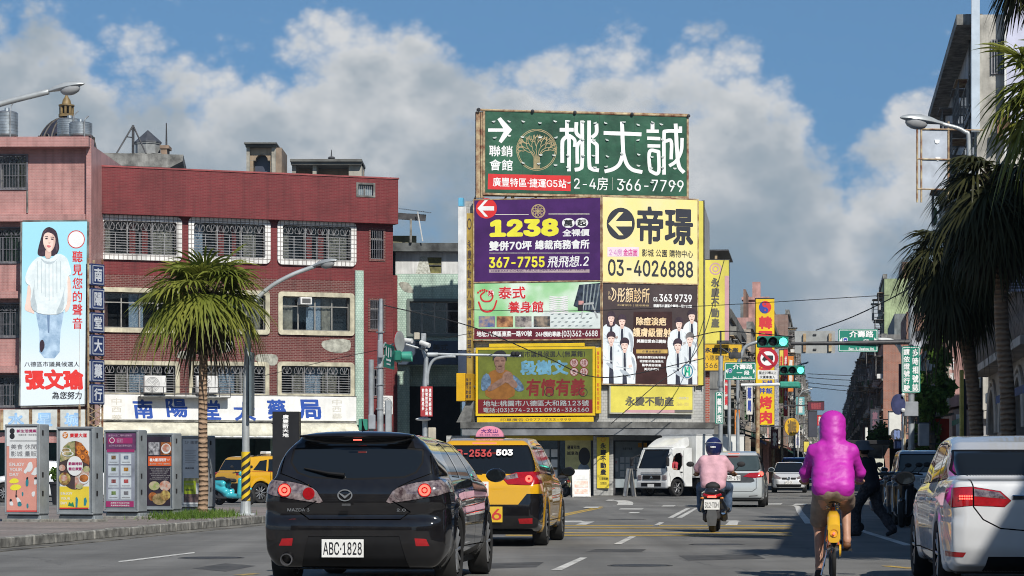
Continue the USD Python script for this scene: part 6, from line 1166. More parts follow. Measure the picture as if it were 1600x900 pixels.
z0,z1=P2(0,782,Y)[2],P2(0,706,Y)[2];part(t,'guard_sleeve',MB().cyl((pt[0][0],Y,z0),(pt[0][0],Y,z1),.094,n=20),mat('guard_yellow',(.70,.48,.02),.5,.1,4))
b=MB();r_=.097
for k in range(6):
 za=z0+.02+k*.17;vs=[]
 for u in np.linspace(-2.6,1.0,12):zz=za+.09*(u+1.0)/1.2*.9;vs+=[(pt[0][0]+r_*math.cos(u),Y+r_*math.sin(u),min(zz,z1)),(pt[0][0]+r_*math.cos(u),Y+r_*math.sin(u),min(zz+.085,z1))]
 b=MB().add(vs,[f for i in range(11)for f in((2*i,2*i+2,2*i+3),(2*i,2*i+3,2*i+1))]);part(t,'black_stripe',b,INK)
part(t,'edge_on_plate',MB().box(pt[1][0]+.1,pt[1][0]+.15,Y-.3,Y+.3,P2(0,650,Y)[2],P2(0,551,Y)[2]),mat('plate_edge',(.12,.16,.18),.5,.1));part(t,'clamp',MB().box(pt[1][0],pt[1][0]+.1,Y-.03,Y+.03,P2(0,560,Y)[2],P2(0,558,Y)[2]),STEELD)
t=thing('street_lamp','big pale street lamp head on a long arm at the upper left edge','street lamp');Y=45;part(t,'arm',MB().tube(bez([P2(-60,735,Y)*[1,1,0]+[0,0,ZS],P2(-60,300,Y),P2(-52,190,Y),P2(-10,166,Y),P2(76,143,Y)],6),.055,12),LAMPG,True);cobra(t,P2(72,144,Y),(.95,-.25,.16),.78)
Y=58;t=thing('street_lamp','pale street lamp head on an arm above the right palms','street lamp');part(t,'arm',MB().tube(bez([P2(1514,735,Y)*[1,1,0]+[0,0,.13],P2(1514,400,Y),P2(1514,230,Y),P2(1506,205,Y),P2(1470,193,Y)],6),.05,12),LAMPG,True);cobra(t,P2(1474,194,Y),(-.95,-.25,.10),1.12)
for(px,a,b)in((1503.5,578,700),(1528,592,700)):
 t=thing('guard_post',{1503.5:'yellow and black guard post left of the nearer palm trunk',1528:'yellow and black guard post between the palm trunks'}[px],'post',group='yellow and black posts');Yp=57
 part(t,'yellow_half',MB().box(P2(px-3,0,Yp)[0],P2(px+2.5,0,Yp)[0],Yp,Yp+.1,.13,P2(0,a,Yp)[2]),mat('post_yellow',(.62,.50,.12),.6,.2));part(t,'black_half',MB().box(P2(px+2.6,0,Yp)[0],P2(px+7,0,Yp)[0],Yp+.01,Yp+.1,.13,P2(0,a+14,Yp)[2]),INK)
FY=Fr(446,62,-4);t=FY.thing('pylon_sign','tall black pylon with small white vertical letters behind the black car','sign');q=FY.rect(425.5,643,467,735);part(t,'body',MB().box(q[0],q[1],0,.35,.0,q[3],.01),mat('pylon_black',(.018,.018,.02),.35,.1));s=Sign(FY,t,0);s.text('廣豐新天地',(441.5,648,451,683),WH,vertical=True,bold=.03)
# ------------------------------------------------------------------ signals, signs and poles
SIGG=mat('signal_green',(.015,.16,.11),.4,.12,3);SIGD=mat('signal_lens_dark',(.015,.018,.018),.2,.1,6);GLOW=mat('green_light',(.1,.5,.4),.3,0,emit=(.12,1.0,.72),es=2.2);ROADG=mat('road_sign_green',(.015,.20,.14),.4,.06,2);POLE=mat('pole_grey',(.38,.41,.43),.45,.15,2,metal=.3)
def signal(px0,px1,py0,py1,Y,label,lit=2,rot=0):
 fr=Fr((px0+px1)/2,Y,rot);t=fr.thing('traffic_light',label,'traffic light','traffic lights over the junction');q=fr.rect(px0,py0,px1,py1);w=(q[1]-q[0])/3;cz=(q[2]+q[3])/2;r=min(w*.44,(q[3]-q[2])*.42)
 part(t,'housing',MB().box(q[0],q[1],0,.22,q[2],q[3],.04),SIGG)
 for i in range(3):
  cx=q[0]+w*(i+.5);l=part(t,'lens',MB().lathe([(0,-.035),(r*.5,-.03),(r*.85,-.004),(r*.9,0)],(cx,-.002,cz),'y',18),GLOW if i==lit else SIGD,label='lit green lens' if i==lit else None)
  v=[(cx+r*k*math.cos(u),y,cz+r*k*math.sin(u))for u in np.linspace(-.35,math.pi+.35,15)for k,y in((1.02,0),(1.0,-.24 if 0<u<math.pi else-.12))]
  part(l,'visor',MB().add(v,[f for j in range(14)for f in((2*j,2*j+2,2*j+3),(2*j,2*j+3,2*j+1))]),SIGG)
 return t
signal(1183,1232,525,543,98,'traffic light with a lit green lens, upper one left of the street',2,-3);signal(1218,1257.5,571,586,110,'traffic light with a lit green lens, lower and farther one',2,-3)
FS=Fr(1235,104,0);t=FS.thing('traffic_light','green signal housing seen edge on above the far pavement','traffic light','traffic lights over the junction');q=FS.rect(1218,596,1250,606);part(t,'housing',MB().box(q[0],q[1],0,.3,q[2],q[3],.06),mat('signal_pale_green',(.05,.30,.22),.4,.1))
for i in range(3):part(t,'visor',MB().lathe([(.11,0),(.12,.2)],(q[0]+.25+i*.28,.15,q[2]),'z',10),SIGG)
part(t,'arm',MB().cyl((FS.x(1158),.1,q[3]-.15),(q[0]+.2,.1,q[3]-.12),.07,n=10),mat('pole_white',(.62,.63,.62),.5,.1))
def road_sign(fr,r,label,rows,m=None,off=0):
 t=fr.thing('road_sign',label,'road sign');q=fr.rect(*r,off);part(t,'panel',MB().prism(rrect(*q,.06),off,off+.03),m or ROADG);s=Sign(fr,t,off)
 part(t,'border',MB().flat(rrect(q[0]+.03,q[1]-.03,q[2]+.03,q[3]-.03,.04).difference(rrect(q[0]+.05,q[1]-.05,q[2]+.05,q[3]-.05,.03)),off-.003),WH)
 for a in rows:s.text(a[0],a[1],a[2]if len(a)>2 else WH,vertical=len(a)>3,bold=.03)
 part(t,'back_rail',MB().box(q[0]+.1,q[1]-.1,off+.031,off+.09,(q[2]+q[3])/2-.05,(q[2]+q[3])/2+.05),STEELD);return t,s
def shield(s,x,y,k=1.0):s.poly('route_shield',[(x-4*k,y-4*k),(x,y-5*k),(x+4*k,y-4*k),(x+3.5*k,y+2*k),(x,y+5*k),(x-3.5*k,y+2*k)],WH,1,1);s.poly('route_shield_blue',[(x-3.2*k,y-3.2*k),(x,y-4*k),(x+3.2*k,y-3.2*k),(x+2.7*k,y+1.6*k),(x,y+4*k),(x-2.7*k,y+1.6*k)],SB,2,1);s.rect('route_number',(x-1.2*k,y-.6,x+1.2*k,y+.6),WH,3)
FJ=Fr(1157,92,0);t,s=road_sign(FJ,(1132,566,1181.5,593.5),'smaller green road name sign on the left signal pole',[('介壽路',(1145,569,1176,577)),('一 段',(1151,579,1171,586)),('Sec. 1, Jieshou Rd.',(1145,588,1176,592))]);s.polys('arrowhead',[[(1133.5,580),(1137,576),(1137,584)],[(1180,580),(1176.5,576),(1176.5,584)]],WH);shield(s,1141,579.5,.8)
FJ2=Fr(1341,86,3);t,s=road_sign(FJ2,(1310,514,1372,550),'larger green road name sign hanging over the street',[('介壽路',(1327,517,1365,527)),('一 段',(1334,530,1359,539)),('Sec. 1, Jieshou Rd.',(1326,543,1366,548))]);s.polys('arrowhead',[[(1312,532),(1316,527),(1316,537)],[(1370.5,532),(1366,527),(1366,537)]],WH);shield(s,1321,532)
FJ3=Fr(1273,87,-5);t=FJ3.thing('sign_back','grey bare back of a big road sign with two brackets','road sign');q=FJ3.rect(1242,517,1305,552);part(t,'panel',MB().prism(rrect(*q,.05),0,.03),mat('sign_back_grey',(.36,.37,.36),.5,.12,2,metal=.2))
for px in(1257,1297):part(t,'bracket',MB().box(FJ3.x(px)-.05,FJ3.x(px)+.05,-.12,-.001,q[2]+.05,q[3]-.1),RUST)
for(px,py_)in((1273,523),(1273,546)):x,z=FJ3.at(px,py_);part(t,'clip',MB().box(x-.06,x+.06,-.05,-.001,z-.03,z+.03,.01),STEELD)
FN=Fr(1199.5,97,0);t=FN.thing('no_trucks_sign','round red rimmed no trucks sign under the upper traffic light','road sign');q=FN.rect(1183,543.5,1216,576.5);cx,cz,r=(q[0]+q[1])/2,(q[2]+q[3])/2,(q[1]-q[0])/2
part(t,'disc',MB().prism(Point(cx,cz).buffer(r),0,.03),mat('ring_red',(.42,.015,.03),.4,.05));part(t,'white_field',MB().flat(Point(cx,cz).buffer(r*.68),-.003),WH);s=Sign(FN,t,0)
s.polys('lorry',[[(1191,561),(1194,556.5),(1197,556.5),(1197,555),(1208,555.5),(1208,563),(1191,563)]],INK,2);s.ell('lorry_wheel',1194.5,563,1.8,1.8,INK,3,n=10);s.ell('lorry_wheel',1205,563,1.8,1.8,INK,3,n=10);s.poly('slash',[(1188.5,551.5),(1191.5,549),(1211.5,569),(1208.5,571.5)],_mats['ring_red'],4)
q=FN.rect(1184,578.5,1215,592.5);part(t,'plate',MB().box(q[0],q[1],0,.02,q[2],q[3]),WHITEP);s.text('禁止15噸以上',(1186,580,1213,585),INK,1,res=44,bold=.02);s.text('大貨車進入',(1187,587,1211,591.5),INK,1,res=44,bold=.02)
FI=Fr(1123.5,90,0);t,s=road_sign(FI,(1117.5,612,1130,662.5),'narrow vertical green street sign low on the left signal pole',[('義勇街',(1120.5,622,1127.5,659),WH,True)]);s.poly('arrowhead',[(1124,614),(1128,618),(1120,618)],WH)
FM=Fr(1423.5,84,0);t,s=road_sign(FM,(1409,541,1438,614),'tall green vertical signal sign with two columns of white letters',[('多時相號誌',(1425.5,545,1435,611),WH,True),('請依燈號行駛',(1412,545,1421.5,611),WH,True)])
def pole(name,label,pts,Y,r,m=None,n=10,cat='pole',group=None,z0=0):
 t=thing(name,label,cat,group=group);q=[P2(x,y,Y)for x,y in pts];q[0][2]=z0;part(t,'shaft',MB().tube(bez(q,5)if len(q)>2 else q,r,n),m or POLE,True);return t
t=pole('signal_pole','grey signal pole carrying the smaller road name sign',[(1126,735),(1126,556)],90.4,.085);a=P2(1126,556,90.4);part(t,'mast',MB().cyl(a,P2(1126,517,90.4),.035,n=6),STEELD);part(t,'floodlight',MB().box(a[0]+.3,a[0]+.75,90.2,90.5,a[2]-.1,a[2]+.12,.02).cyl((a[0],90.4,a[2]+.3),(a[0]+.4,90.4,a[2]+.05),.03,n=6),STEELD);part(t,'clamp',MB().cyl(P2(1126,600,90.4)-[0,0,.1],P2(1126,600,90.4)+[0,0,.1],.12,n=10),STEEL)
t=pole('signal_pole','curved grey mast holding the upper traffic light',[(1153,735),(1153,590),(1158,556),(1166,541),(1184,534)],98.6,.075)
pole('utility_pole','slim grey pole between the two signal masts',[(1139.5,735),(1139.5,592)],95,.07);pole('utility_pole','weathered brown utility pole under the barbecue sign',[(1183.5,735),(1184,600)],122,.11,RUST);pole('utility_pole','thin brown pole at the far left pavement',[(1222,735),(1222,652)],140,.08,RUST);pole('utility_pole','short brown pole beside the far parked traffic',[(1208,735),(1208,680)],136,.10,RUST)
for i,(x,y0,y1,Yq)in enumerate(((1247,640,607,180),(1256,660,634,230),(1241,600,566,150))):pole('far_lamp',['thin curved far street lamp beside the turquoise sign','smallest curved far street lamp of the left row','curved far street lamp above the round yellow sign'][i],[(x,735),(x,y0),(x+4,y1+8),(x+22,y1)],Yq,.06,STEEL,6,'street lamp')
t=pole('signal_pole','tall grey pole at the right kerb carrying signs, boxes and the horn',[(1424,735),(1424,428)],86,.11);A=lambda px,py:P2(px,py,86)
part(t,'mast_arm',MB().tube([A(1424,534),A(1330,536),A(1236,537)],[.10,.08,.06],10),STEELD,True);part(t,'control_box',MB().box(A(1410,0)[0],A(1432,0)[0],85.6,85.88,A(0,651)[2],A(0,628)[2],.02),mat('box_grey',(.28,.30,.33),.5,.1));part(t,'control_box',MB().box(A(1434,0)[0],A(1450,0)[0],85.7,86.0,A(0,697)[2],A(0,662)[2],.02),_mats['box_grey'])
part(t,'lattice_bracket',MB().obox(A(1424,523),A(1478,524),.03,.03).obox(A(1424,536),A(1470,537),.03,.03),STEELD)
b=MB()
for i in range(6):b.obox(A(1440+i*5,523 if i%2 else 536),A(1445+i*5,536 if i%2 else 523),.02,.02)
part(t,'lattice_web',b,STEELD);part(t,'conduit',MB().tube(bez([A(1414,735)*[1,1,0],A(1414,640),A(1416,560)],4),.035,6),RUST)
for y in(615,655,702):part(t,'clamp',MB().cyl(A(1424,y),A(1424,y-3),.14,n=10),STEEL)
pole('signal_pole','bent pale pipe arm curving down left of the green signal sign',[(1412,735),(1412,580),(1407,546),(1394,533),(1372,531)],86.8,.08,mat('pole_white',(.6,.6,.6)))
t=thing('horn_speaker','grey horn loudspeaker on the right signal pole','loudspeaker');c=P2(1436,530,85.4);part(t,'horn',MB().lathe([(.04,.4),(.06,.25),(.14,.1),(.29,0),(.30,-.02),(.26,.02),(.1,.14)],c,'y',20),mat('horn_grey',(.32,.33,.36),.5,.1),30);part(t,'driver',MB().sph(c+[0,.12,0],.07,n=10),BLACK);part(t,'bracket',MB().obox(c+[0,.3,0],A(1424,530),.05,.05),STEELD)
t=thing('traffic_mirror','round convex traffic mirror seen from its dark blue back','mirror');c=P2(1402,632,84);b=MB().lathe([(0,.1),(.2,.08),(.33,0),(.36,-.03),(.36,-.06),(0,-.06)],(0,0,0),'y',24).move(40);part(t,'shell',MB().add(b.get()[0]+c,b.get()[1]),mat('mirror_blue',(.06,.07,.16),.35,.15),30);part(t,'arm',MB().obox(c,A(1414,632),.05,.05),STEEL);part(t,'fitting',MB().sph(P2(1411,617,84),.07,n=8),WHITEP);part(t,'fitting',MB().sph(P2(1411,641,84),.08,n=8),WHITEP)
Y=75;B=lambda px,py,d=0:P2(px,py,Y+d);t=thing('signal_pole','pair of grey steel poles with cabinets in front of the narrow red windows','pole')
part(t,'shaft',MB().tube([B(594,775)*[1,1,0],B(594,560),B(595,467)],[.11,.09,.06],12),POLE,True);part(t,'second_shaft',MB().cyl(B(580,775)*[1,1,0],B(580,562),.08,n=10),POLE);part(t,'junction_box',MB().box(B(591,0)[0],B(599,0)[0],Y-.3,Y-.1,B(0,560)[2],B(0,532)[2],.02),_mats['box_grey']);part(t,'green_box',MB().box(B(561,0)[0],B(575,0)[0],Y-.3,Y,B(0,673)[2],B(0,655)[2],.02),mat('box_green',(.03,.22,.15),.5,.1));part(t,'meter_box',MB().box(B(576,0)[0],B(587,0)[0],Y-.25,Y,B(0,671)[2],B(0,648)[2],.02),_mats['box_grey'])
part(t,'cabinet',MB().box(B(601,0)[0],B(611,0)[0],Y+.2,Y+.5,B(0,690)[2],B(0,625)[2],.03),POLE);part(t,'bracket',MB().tube(bez([B(594,570),B(600,557),B(612,553),B(618,556)],4),.05,8),POLE);part(t,'bracket',MB().cyl(B(594,548),B(603,535),.04,n=6),POLE)
for i,y in enumerate((520,575,602,640)):part(t,'clamp',MB().cyl(B(594,y),B(594,y-2),.13,n=10),STEEL)
t=thing('road_sign','green road sign turned edge on beside the steel pole pair','road sign');v=[B(599,573,.0),B(600,536,.0),B(617,541,-.5),B(616,578,-.5)];part(t,'panel',MB().add(v+[q+[0,.04,0]for q in v],[(0,1,2),(0,2,3),(4,6,5),(4,7,6),(0,4,1),(1,4,5),(3,2,7),(2,6,7)]),ROADG)
u=lambda a,b_:v[0]+(v[3]-v[0])*a+(v[1]-v[0])*b_+np.array([0,-.006,0])-np.array([.004,0,0])
for k,(a0,a1,b0_,b1_)in enumerate(((.2,.3,.5,.86),(.4,.5,.45,.86),(.62,.72,.5,.86),(.25,.7,.3,.38),(.3,.65,.14,.2))):q=[u(a0,b0_),u(a1,b0_),u(a1,b1_),u(a0,b1_)];part(t,'lettering',MB().add(q,[(0,1,2),(0,2,3)]),WH)
t=thing('round_sign','round red rimmed road sign seen almost edge on above the green lamp','road sign');c=B(624,534,-.3);b=MB().lathe([(.0,.02),(.3,.02),(.33,0),(.33,-.02),(0,-.02)],(0,0,0),'y',24).move(66);part(t,'disc',MB().add(b.get()[0]+c,b.get()[1]),mat('sign_back_grey',(.3,.3,.3)),30);b=MB().lathe([(.25,.024),(.335,.024)],(0,0,0),'y',24).move(66);part(t,'rim',MB().add(b.get()[0]+c,b.get()[1]),mat('ring_red',0));part(t,'bracket',MB().obox(c,B(594,545),.04,.04),STEEL)
t=thing('traffic_light','green traffic light seen from the side, facing right','traffic light',group='traffic lights over the junction');c=B(617,557,-.3);part(t,'housing',MB().box(c[0]-.02,c[0]+.22,c[1]-.35,c[1]+.5,c[2]-.17,c[2]+.17,.05),SIGG)
for i in range(3):d=c+np.array([.22,-.22+i*.3,0]);part(t,'visor',MB().lathe([(.14,0),(.15,.3)],d,'x',14),mat('signal_pale_green',(.05,.3,.2)),True)
Y=88;t=thing('camera_pole','grey pole with a curved mast arm and surveillance cameras beside the mint house','pole');B=lambda px,py,d=0:P2(px,py,Y+d)
part(t,'shaft',MB().tube([B(664,775)*[1,1,0],B(664,600),B(666,560),B(660,545)],[.10,.09,.08,.05],10),POLE,True);part(t,'mast_arm',MB().tube(bez([B(668,602),B(669,580),B(677,563),B(694,557.5),B(712,557)],5),.055,8),POLE,True);part(t,'boom',MB().cyl(B(667,553),B(814,556),.05,n=10),POLE)
part(t,'sleeve',MB().cyl(B(668,554),B(684,554),.09,n=10),POLE);part(t,'crossbar',MB().cyl(B(634,538),B(668,548),.04,n=6),POLE);part(t,'box',MB().box(B(647,0)[0],B(656,0)[0],Y-.2,Y,B(0,531)[2],B(0,520)[2],.02),CREW);part(t,'box',MB().box(B(658,0)[0],B(666,0)[0],Y-.2,Y,B(0,545)[2],B(0,521)[2],.02),STEEL);part(t,'cabinet',MB().box(B(669,0)[0],B(681,0)[0],Y,Y+.3,B(0,690)[2],B(0,668)[2],.02),CREW)
for a,b_ in(((628,531),(644,533)),((657,535),(671,540))):part(t,'camera',MB().cyl(B(*a,-.3),B(*b_,-.5),.085,n=12),WHITEP)
for x in(802,808):part(t,'boom_camera',MB().sph(B(x,553,-.2),.10,(1,1.2,1),10),BLACK)
part(t,'lamp_dish',MB().sph(B(661,655,-.2),.28,(1,.8,.25),12),WHITEP)
FQ=Fr(665,87.6,12);t=FQ.thing('notice_sign','red vertical notice board with rows of white characters on the camera pole','sign');q=FQ.rect(656,604,675,651);part(t,'panel',MB().box(q[0],q[1],-.15,-.1,q[2],q[3],.01),mat('notice_red',(.36,.03,.035),.5,.1));s=Sign(FQ,t,-.15)
for i,tx in enumerate(('前方路段多','依號誌指示左轉','違規取締照相')):s.text(tx,(659+i*5.5,607,663+i*5.5,649-(8 if i==0 else 0)),WH,vertical=True,res=40,bold=.03)
def cable(label,pts,Ys,r=.016):
 q=[P2(x,y,Y_)for(x,y),Y_ in zip(pts,Ys)];tag(stage.GetPrimAtPath(part('/World','overhead_cable',MB().tube(bez(q,8),r,5),BLACK)),label,'cable')
cable('black cable sagging across the spa billboard and the clinic billboard',[(600,477),(735,510),(850,557),(945,590),(1100,560)],[84,86,90,94,100],.02)
cable('black cable running from the clinic billboard towards the right palms',[(735,484),(880,486),(1100,478),(1390,461)],[98,97,95,90],.014)
cable('black cable rising from the grey sign back to the right palm',[(1275,516),(1330,496),(1385,470),(1440,440)],[90,88,86,84],.022)
cable('diagonal cable across the small agent sign and the vertical sign top',[(955,662),(1020,605),(1090,545),(1132,405)],[101,101,102,104],.018)
cable('low cable across the red building wall',[(400,590),(560,553),(740,520)],[96,92,90],.012)
cable('thin cable between the left signal masts and the road sign',[(1080,527),(1126,518),(1185,521),(1330,536)],[96,90,92,86],.02)
for i,y in enumerate((584,590,598,604)):cable(['highest','second','third','lowest'][i]+' of the four thin cables crossing the far street gap',[(1262,y),(1305,y+2+i),(1352,y+3+i*2)],[210,200,190],.028)
# ------------------------------------------------------------------ smooth solids from distance fields
from scipy.ndimage import map_coordinates
def poly_sdf(pts,U,V):
 p=np.asarray(pts,float);d=np.full(U.shape,1e9);ins=np.zeros(U.shape,bool)
 for a,b in zip(p,np.roll(p,-1,0)):
  e=b-a;wx,wy=U-a[0],V-a[1];t=np.clip((wx*e[0]+wy*e[1])/(e@e+1e-12),0,1)
  d=np.minimum(d,(wx-e[0]*t)**2+(wy-e[1]*t)**2)
  c=((a[1]<=V)&(b[1]>V))|((b[1]<=V)&(a[1]>V));ins^=c&(U<a[0]+(V-a[1])/(e[1]if abs(e[1])>1e-12 else 1e-12)*e[0])
 d=np.sqrt(d);return np.where(ins,-d,d)
def smin(a,b,k):h=np.maximum(k-np.abs(a-b),0)/k;return np.minimum(a,b)-h*h*k/4
def smax(a,b,k):return-smin(-a,-b,k)
def nets(F,o,h):
 """Naive surface nets, then each vertex moved on to the surface: (vertices, triangles, normals)."""
 S=F<0;nx,ny,nz=F.shape;c=[S[i:nx-1+i,j:ny-1+j,k:nz-1+k]for i in(0,1)for j in(0,1)for k in(0,1)]
 n=sum(x.astype(np.int8)for x in c);act=(n>0)&(n<8);idx=np.full(act.shape,-1);I=np.argwhere(act);idx[act]=np.arange(len(I))
 acc,cnt=np.zeros((len(I),3)),np.zeros(len(I));cor=[(i,j,k)for i in(0,1)for j in(0,1)for k in(0,1)]
 for a in range(8):
  for b in range(a+1,8):
   if sum(abs(x-y)for x,y in zip(cor[a],cor[b]))!=1:continue
   fa,fb=F[tuple((I+cor[a]).T)],F[tuple((I+cor[b]).T)];m=(fa<0)!=(fb<0);t=fa[m]/(fa[m]-fb[m])
   acc[m]+=np.array(cor[a])+t[:,None]*(np.array(cor[b])-np.array(cor[a]));cnt[m]+=1
 v=I+acc/cnt[:,None];fs=[]
 for ax in range(3):
  A=np.moveaxis(S,ax,0);E=np.moveaxis(A[:-1]!=A[1:],0,ax);sg=np.moveaxis(A[:-1],0,ax);u,w=[(1,2),(2,0),(0,1)][ax];e=np.argwhere(E);e=e[(e[:,u]>0)&(e[:,w]>0)&(e[:,u]<F.shape[u]-1)&(e[:,w]<F.shape[w]-1)]
  def at(du,dw):q=e.copy();q[:,u]-=du;q[:,w]-=dw;return idx[tuple(q.T)]
  q=np.stack([at(1,1),at(0,1),at(0,0),at(1,0)],1);s=sg[tuple(e.T)];q[~s]=q[~s][:,::-1];fs.append(q)
 q=np.vstack(fs);G=np.gradient(F)
 for it in range(3):
  g=np.stack([map_coordinates(x,v.T,order=1,mode='nearest')for x in G],1);f=map_coordinates(F,v.T,order=1,mode='nearest')
  if it<2:v=v-g*(f/np.maximum((g*g).sum(1),1e-9))[:,None].clip(-.6,.6)
 nrm=g/np.maximum(np.linalg.norm(g,axis=1,keepdims=True),1e-9)
 return v*h+o,np.vstack([q[:,[0,1,2]],q[:,[0,2,3]]]),nrm
def cut(v,f,n,lab,poly,axes,mask):
 """Splits the triangles that mask (by place and normal) selects along the outline of poly in the given two axes; the pieces keep their label. Returns the triangles near the outline last, and how many they are."""
 T=v[f][:,:,axes];sub=(T.max(1)>=poly.min(0)-1e-3).all(1)&(T.min(1)<=poly.max(0)+1e-3).all(1);k=np.nonzero(sub)[0];sub[k[~mask(v[f[k]].mean(1),n[f[k]].mean(1))]]=False
 rest,rl,f,lab=f[~sub],lab[~sub],f[sub],lab[sub]
 for a,b in zip(poly,np.roll(poly,-1,0)):
  lo,hi=np.minimum(a,b)-1e-4,np.maximum(a,b)+1e-4;T=v[f][:,:,axes];e=b-a;nn=np.array([-e[1],e[0]])/(np.linalg.norm(e)+1e-12);D=(T-a)@nn
  k=np.nonzero((T.max(1)>=lo).all(1)&(T.min(1)<=hi).all(1)&(D.max(1)>1e-6)&(D.min(1)<-1e-6))[0]
  if not len(k):continue
  keep,out,ol,nv,nnm,base=np.ones(len(f),bool),[],[],[],[],len(v)
  for t,dd in zip(k,D[k]):
   s=dd>0;lone=int(np.argmax(s))if s.sum()==1 else int(np.argmin(s));j,l=(lone+1)%3,(lone+2)%3;i0,i1,i2=f[t][lone],f[t][j],f[t][l];t1,t2=dd[lone]/(dd[lone]-dd[j]),dd[lone]/(dd[lone]-dd[l]);p=base+len(nv)
   nv+=[v[i0]+t1*(v[i1]-v[i0]),v[i0]+t2*(v[i2]-v[i0])];nnm+=[n[i0]+t1*(n[i1]-n[i0]),n[i0]+t2*(n[i2]-n[i0])];keep[t]=False;out+=[(i0,p,p+1),(p,i1,i2),(p,i2,p+1)];ol+=[lab[t]]*3
  v,n,f,lab=np.vstack([v,nv]),np.vstack([n,nnm]),np.vstack([f[keep],out]),np.r_[lab[keep],ol]
 return v,np.vstack([rest,f]),n,np.r_[rl,lab],len(rest)
PAINT=lambda name,c,**k:usdkit.material(stage,f'/World/Looks/{name}',{'tc':('texture_coordinate',{}),'n':('noise_texture',{'scale':2.5,'detail':6.0,'roughness':.6}),'r':('map_range',{'from_min':.35,'from_max':.75,'to_min':k.get('r0',.18),'to_max':k.get('r1',.34)}),'n2':('noise_texture',{'scale':9.0,'detail':6.0}),'m':('mix_color',{'a':tuple(c),'b':tuple(np.array(c)*.9+np.array([.011,.010,.008]))}),'p':('principled_bsdf',{'metallic':k.get('metal',.1),'specular_ior_level':k.get('spec',.4),'coat_weight':1.0,'coat_roughness':k.get('cr',.03)})},[('tc.object','n.vector'),('n.fac','r.value'),('r.result','p.roughness'),('tc.object','n2.vector'),('n2.fac','m.fac'),('m.result','p.base_color')],surface='p.BSDF')
TINT=mat('tinted_glass',(.008,.010,.012),.03,0,spec=.6);SEAL=mat('rubber_seal',(.006,.006,.007),.6,0,spec=.12);LAMPR=mat('tail_lamp_red',(.33,.006,.010),.1,.1,30,spec=.6,coat=.6);LAMPC=mat('clear_lamp',(.24,.20,.20),.08,.2,22,spec=.6,coat=1.0,col2=(.05,.03,.035));BRAKE=mat('brake_light',(.6,.02,.01),.3,0,emit=(1,.10,.07),es=3.0);TRIM=mat('black_trim',(.011,.011,.012),.5,.1,4,spec=.2);PLATE=mat('number_plate',(.74,.74,.72),.35,.05,4);CHROME=mat('chrome',(.62,.63,.65),.12,.05,4,metal=1.0)
TYRE=mat('tyre_rubber',(.022,.022,.022),.8,.2,6);ALLOY=mat('alloy_rim',(.50,.51,.52),.3,.1,6,metal=.8)
def wheel(t,x,y,side,R=.315,w=.205,n=10,rim=None):
 g=R*.68;y=float(y);a=[(g,-w*.42),(R*.93,-w*.5),(R*.985,-w*.4),(R,-w*.2),(R,w*.2),(R*.985,w*.4),(R*.93,w*.5),(g,w*.42)]
 b=MB().lathe(a,(0,0,0),'y',36);q=part(t,'wheel',MB().add(b.get()[0]+[x,y,R],b.get()[1]),TYRE,35);m=MB();s=side
 m.lathe([(g,w*.44),(g*.93,w*.42),(g*.90,w*.25),(g*.88,-w*.2)],(0,0,0),'y',32).lathe([(g*.26,w*.30),(g*.2,w*.38),(0,w*.38)],(0,0,0),'y',16)
 for i in range(n):
  c=2*math.pi*i/n;m.obox((g*.16*math.cos(c),-w*.33,g*.16*math.sin(c)),(g*.93*math.cos(c+.06),-w*.38,g*.93*math.sin(c+.06)),.03,w*.12,up=(0,1,0),b=.006)
 v,f=m.get();v[:,1]*=-1 if s>0 else 1;part(q,'rim',MB().add(v+[x,y,R],f),rim or ALLOY,30)
 part(q,'brake_disc',MB().lathe([(0,0),(g*.8,0),(g*.8,.02),(0,.02)],(x,y,R),'y',24),STEELD)
def body_field(S,h):
 L,H,W=S['L'],S['H'],S['W'];x,y,z=np.arange(-.12,L+.14,h),np.arange(-W/2-.12,W/2+.14,h),np.arange(.06,H+.14,h);X,Z=np.meshgrid(x,z,indexing='ij');Xp,Y_=np.meshgrid(x,np.abs(y),indexing='ij');Yq,Zq=np.meshgrid(np.abs(y),z,indexing='ij');k=S.get('k',.09)
 mir=lambda p:list(p)+[(a,-b)for a,b in reversed(p)];miry=lambda p:list(p)+[(-a,b)for a,b in reversed(p)]
 def one(sd,pl,pr,kk):return smax(smax(poly_sdf(sd,X,Z)[:,None,:],poly_sdf(mir(pl),Xp,Y_)[:,:,None],kk),poly_sdf(miry(pr),Yq,Zq)[None],kk)
 low=one(S['low'],S['plan'],S['prof'],k);gh=one(S['gh'],S['gplan'],S['gprof'],k*.9);F=smin(low,gh,S.get('blend',.05))
 yy=np.abs(y)[None,:,None]
 for wx in S['axles']:
  d=np.sqrt((X-wx)**2+(Z-S['R'])**2)[:,None,:];F=F-.022*np.exp(-((d-S['R']-.07)/.045)**2)*np.clip((yy-W/2+.25)/.12,0,1);F=smax(F,-np.maximum(d-S['R']-.045,W/2-.30-yy),.02)
 if 'crease' in S:
  for zc,amp in S['crease']:F=F+amp*np.exp(-((Z-zc-.04*(X-L/2)/L)/.035)**2)[:,None,:]*np.clip((yy-W/2+.2)/.1,0,1)
 if 'add' in S:
  for c,r in S['add']:F=smin(F,np.sqrt(((X-c[0])/r[0])**2)[:,None,:]*0+(np.sqrt((((X-c[0])/r[0])**2+((Z-c[2])/r[2])**2)[:,None,:]+(yy/r[1])**2)-1)*min(r),.04)
 return F,np.array([x[0],y[0],z[0]])
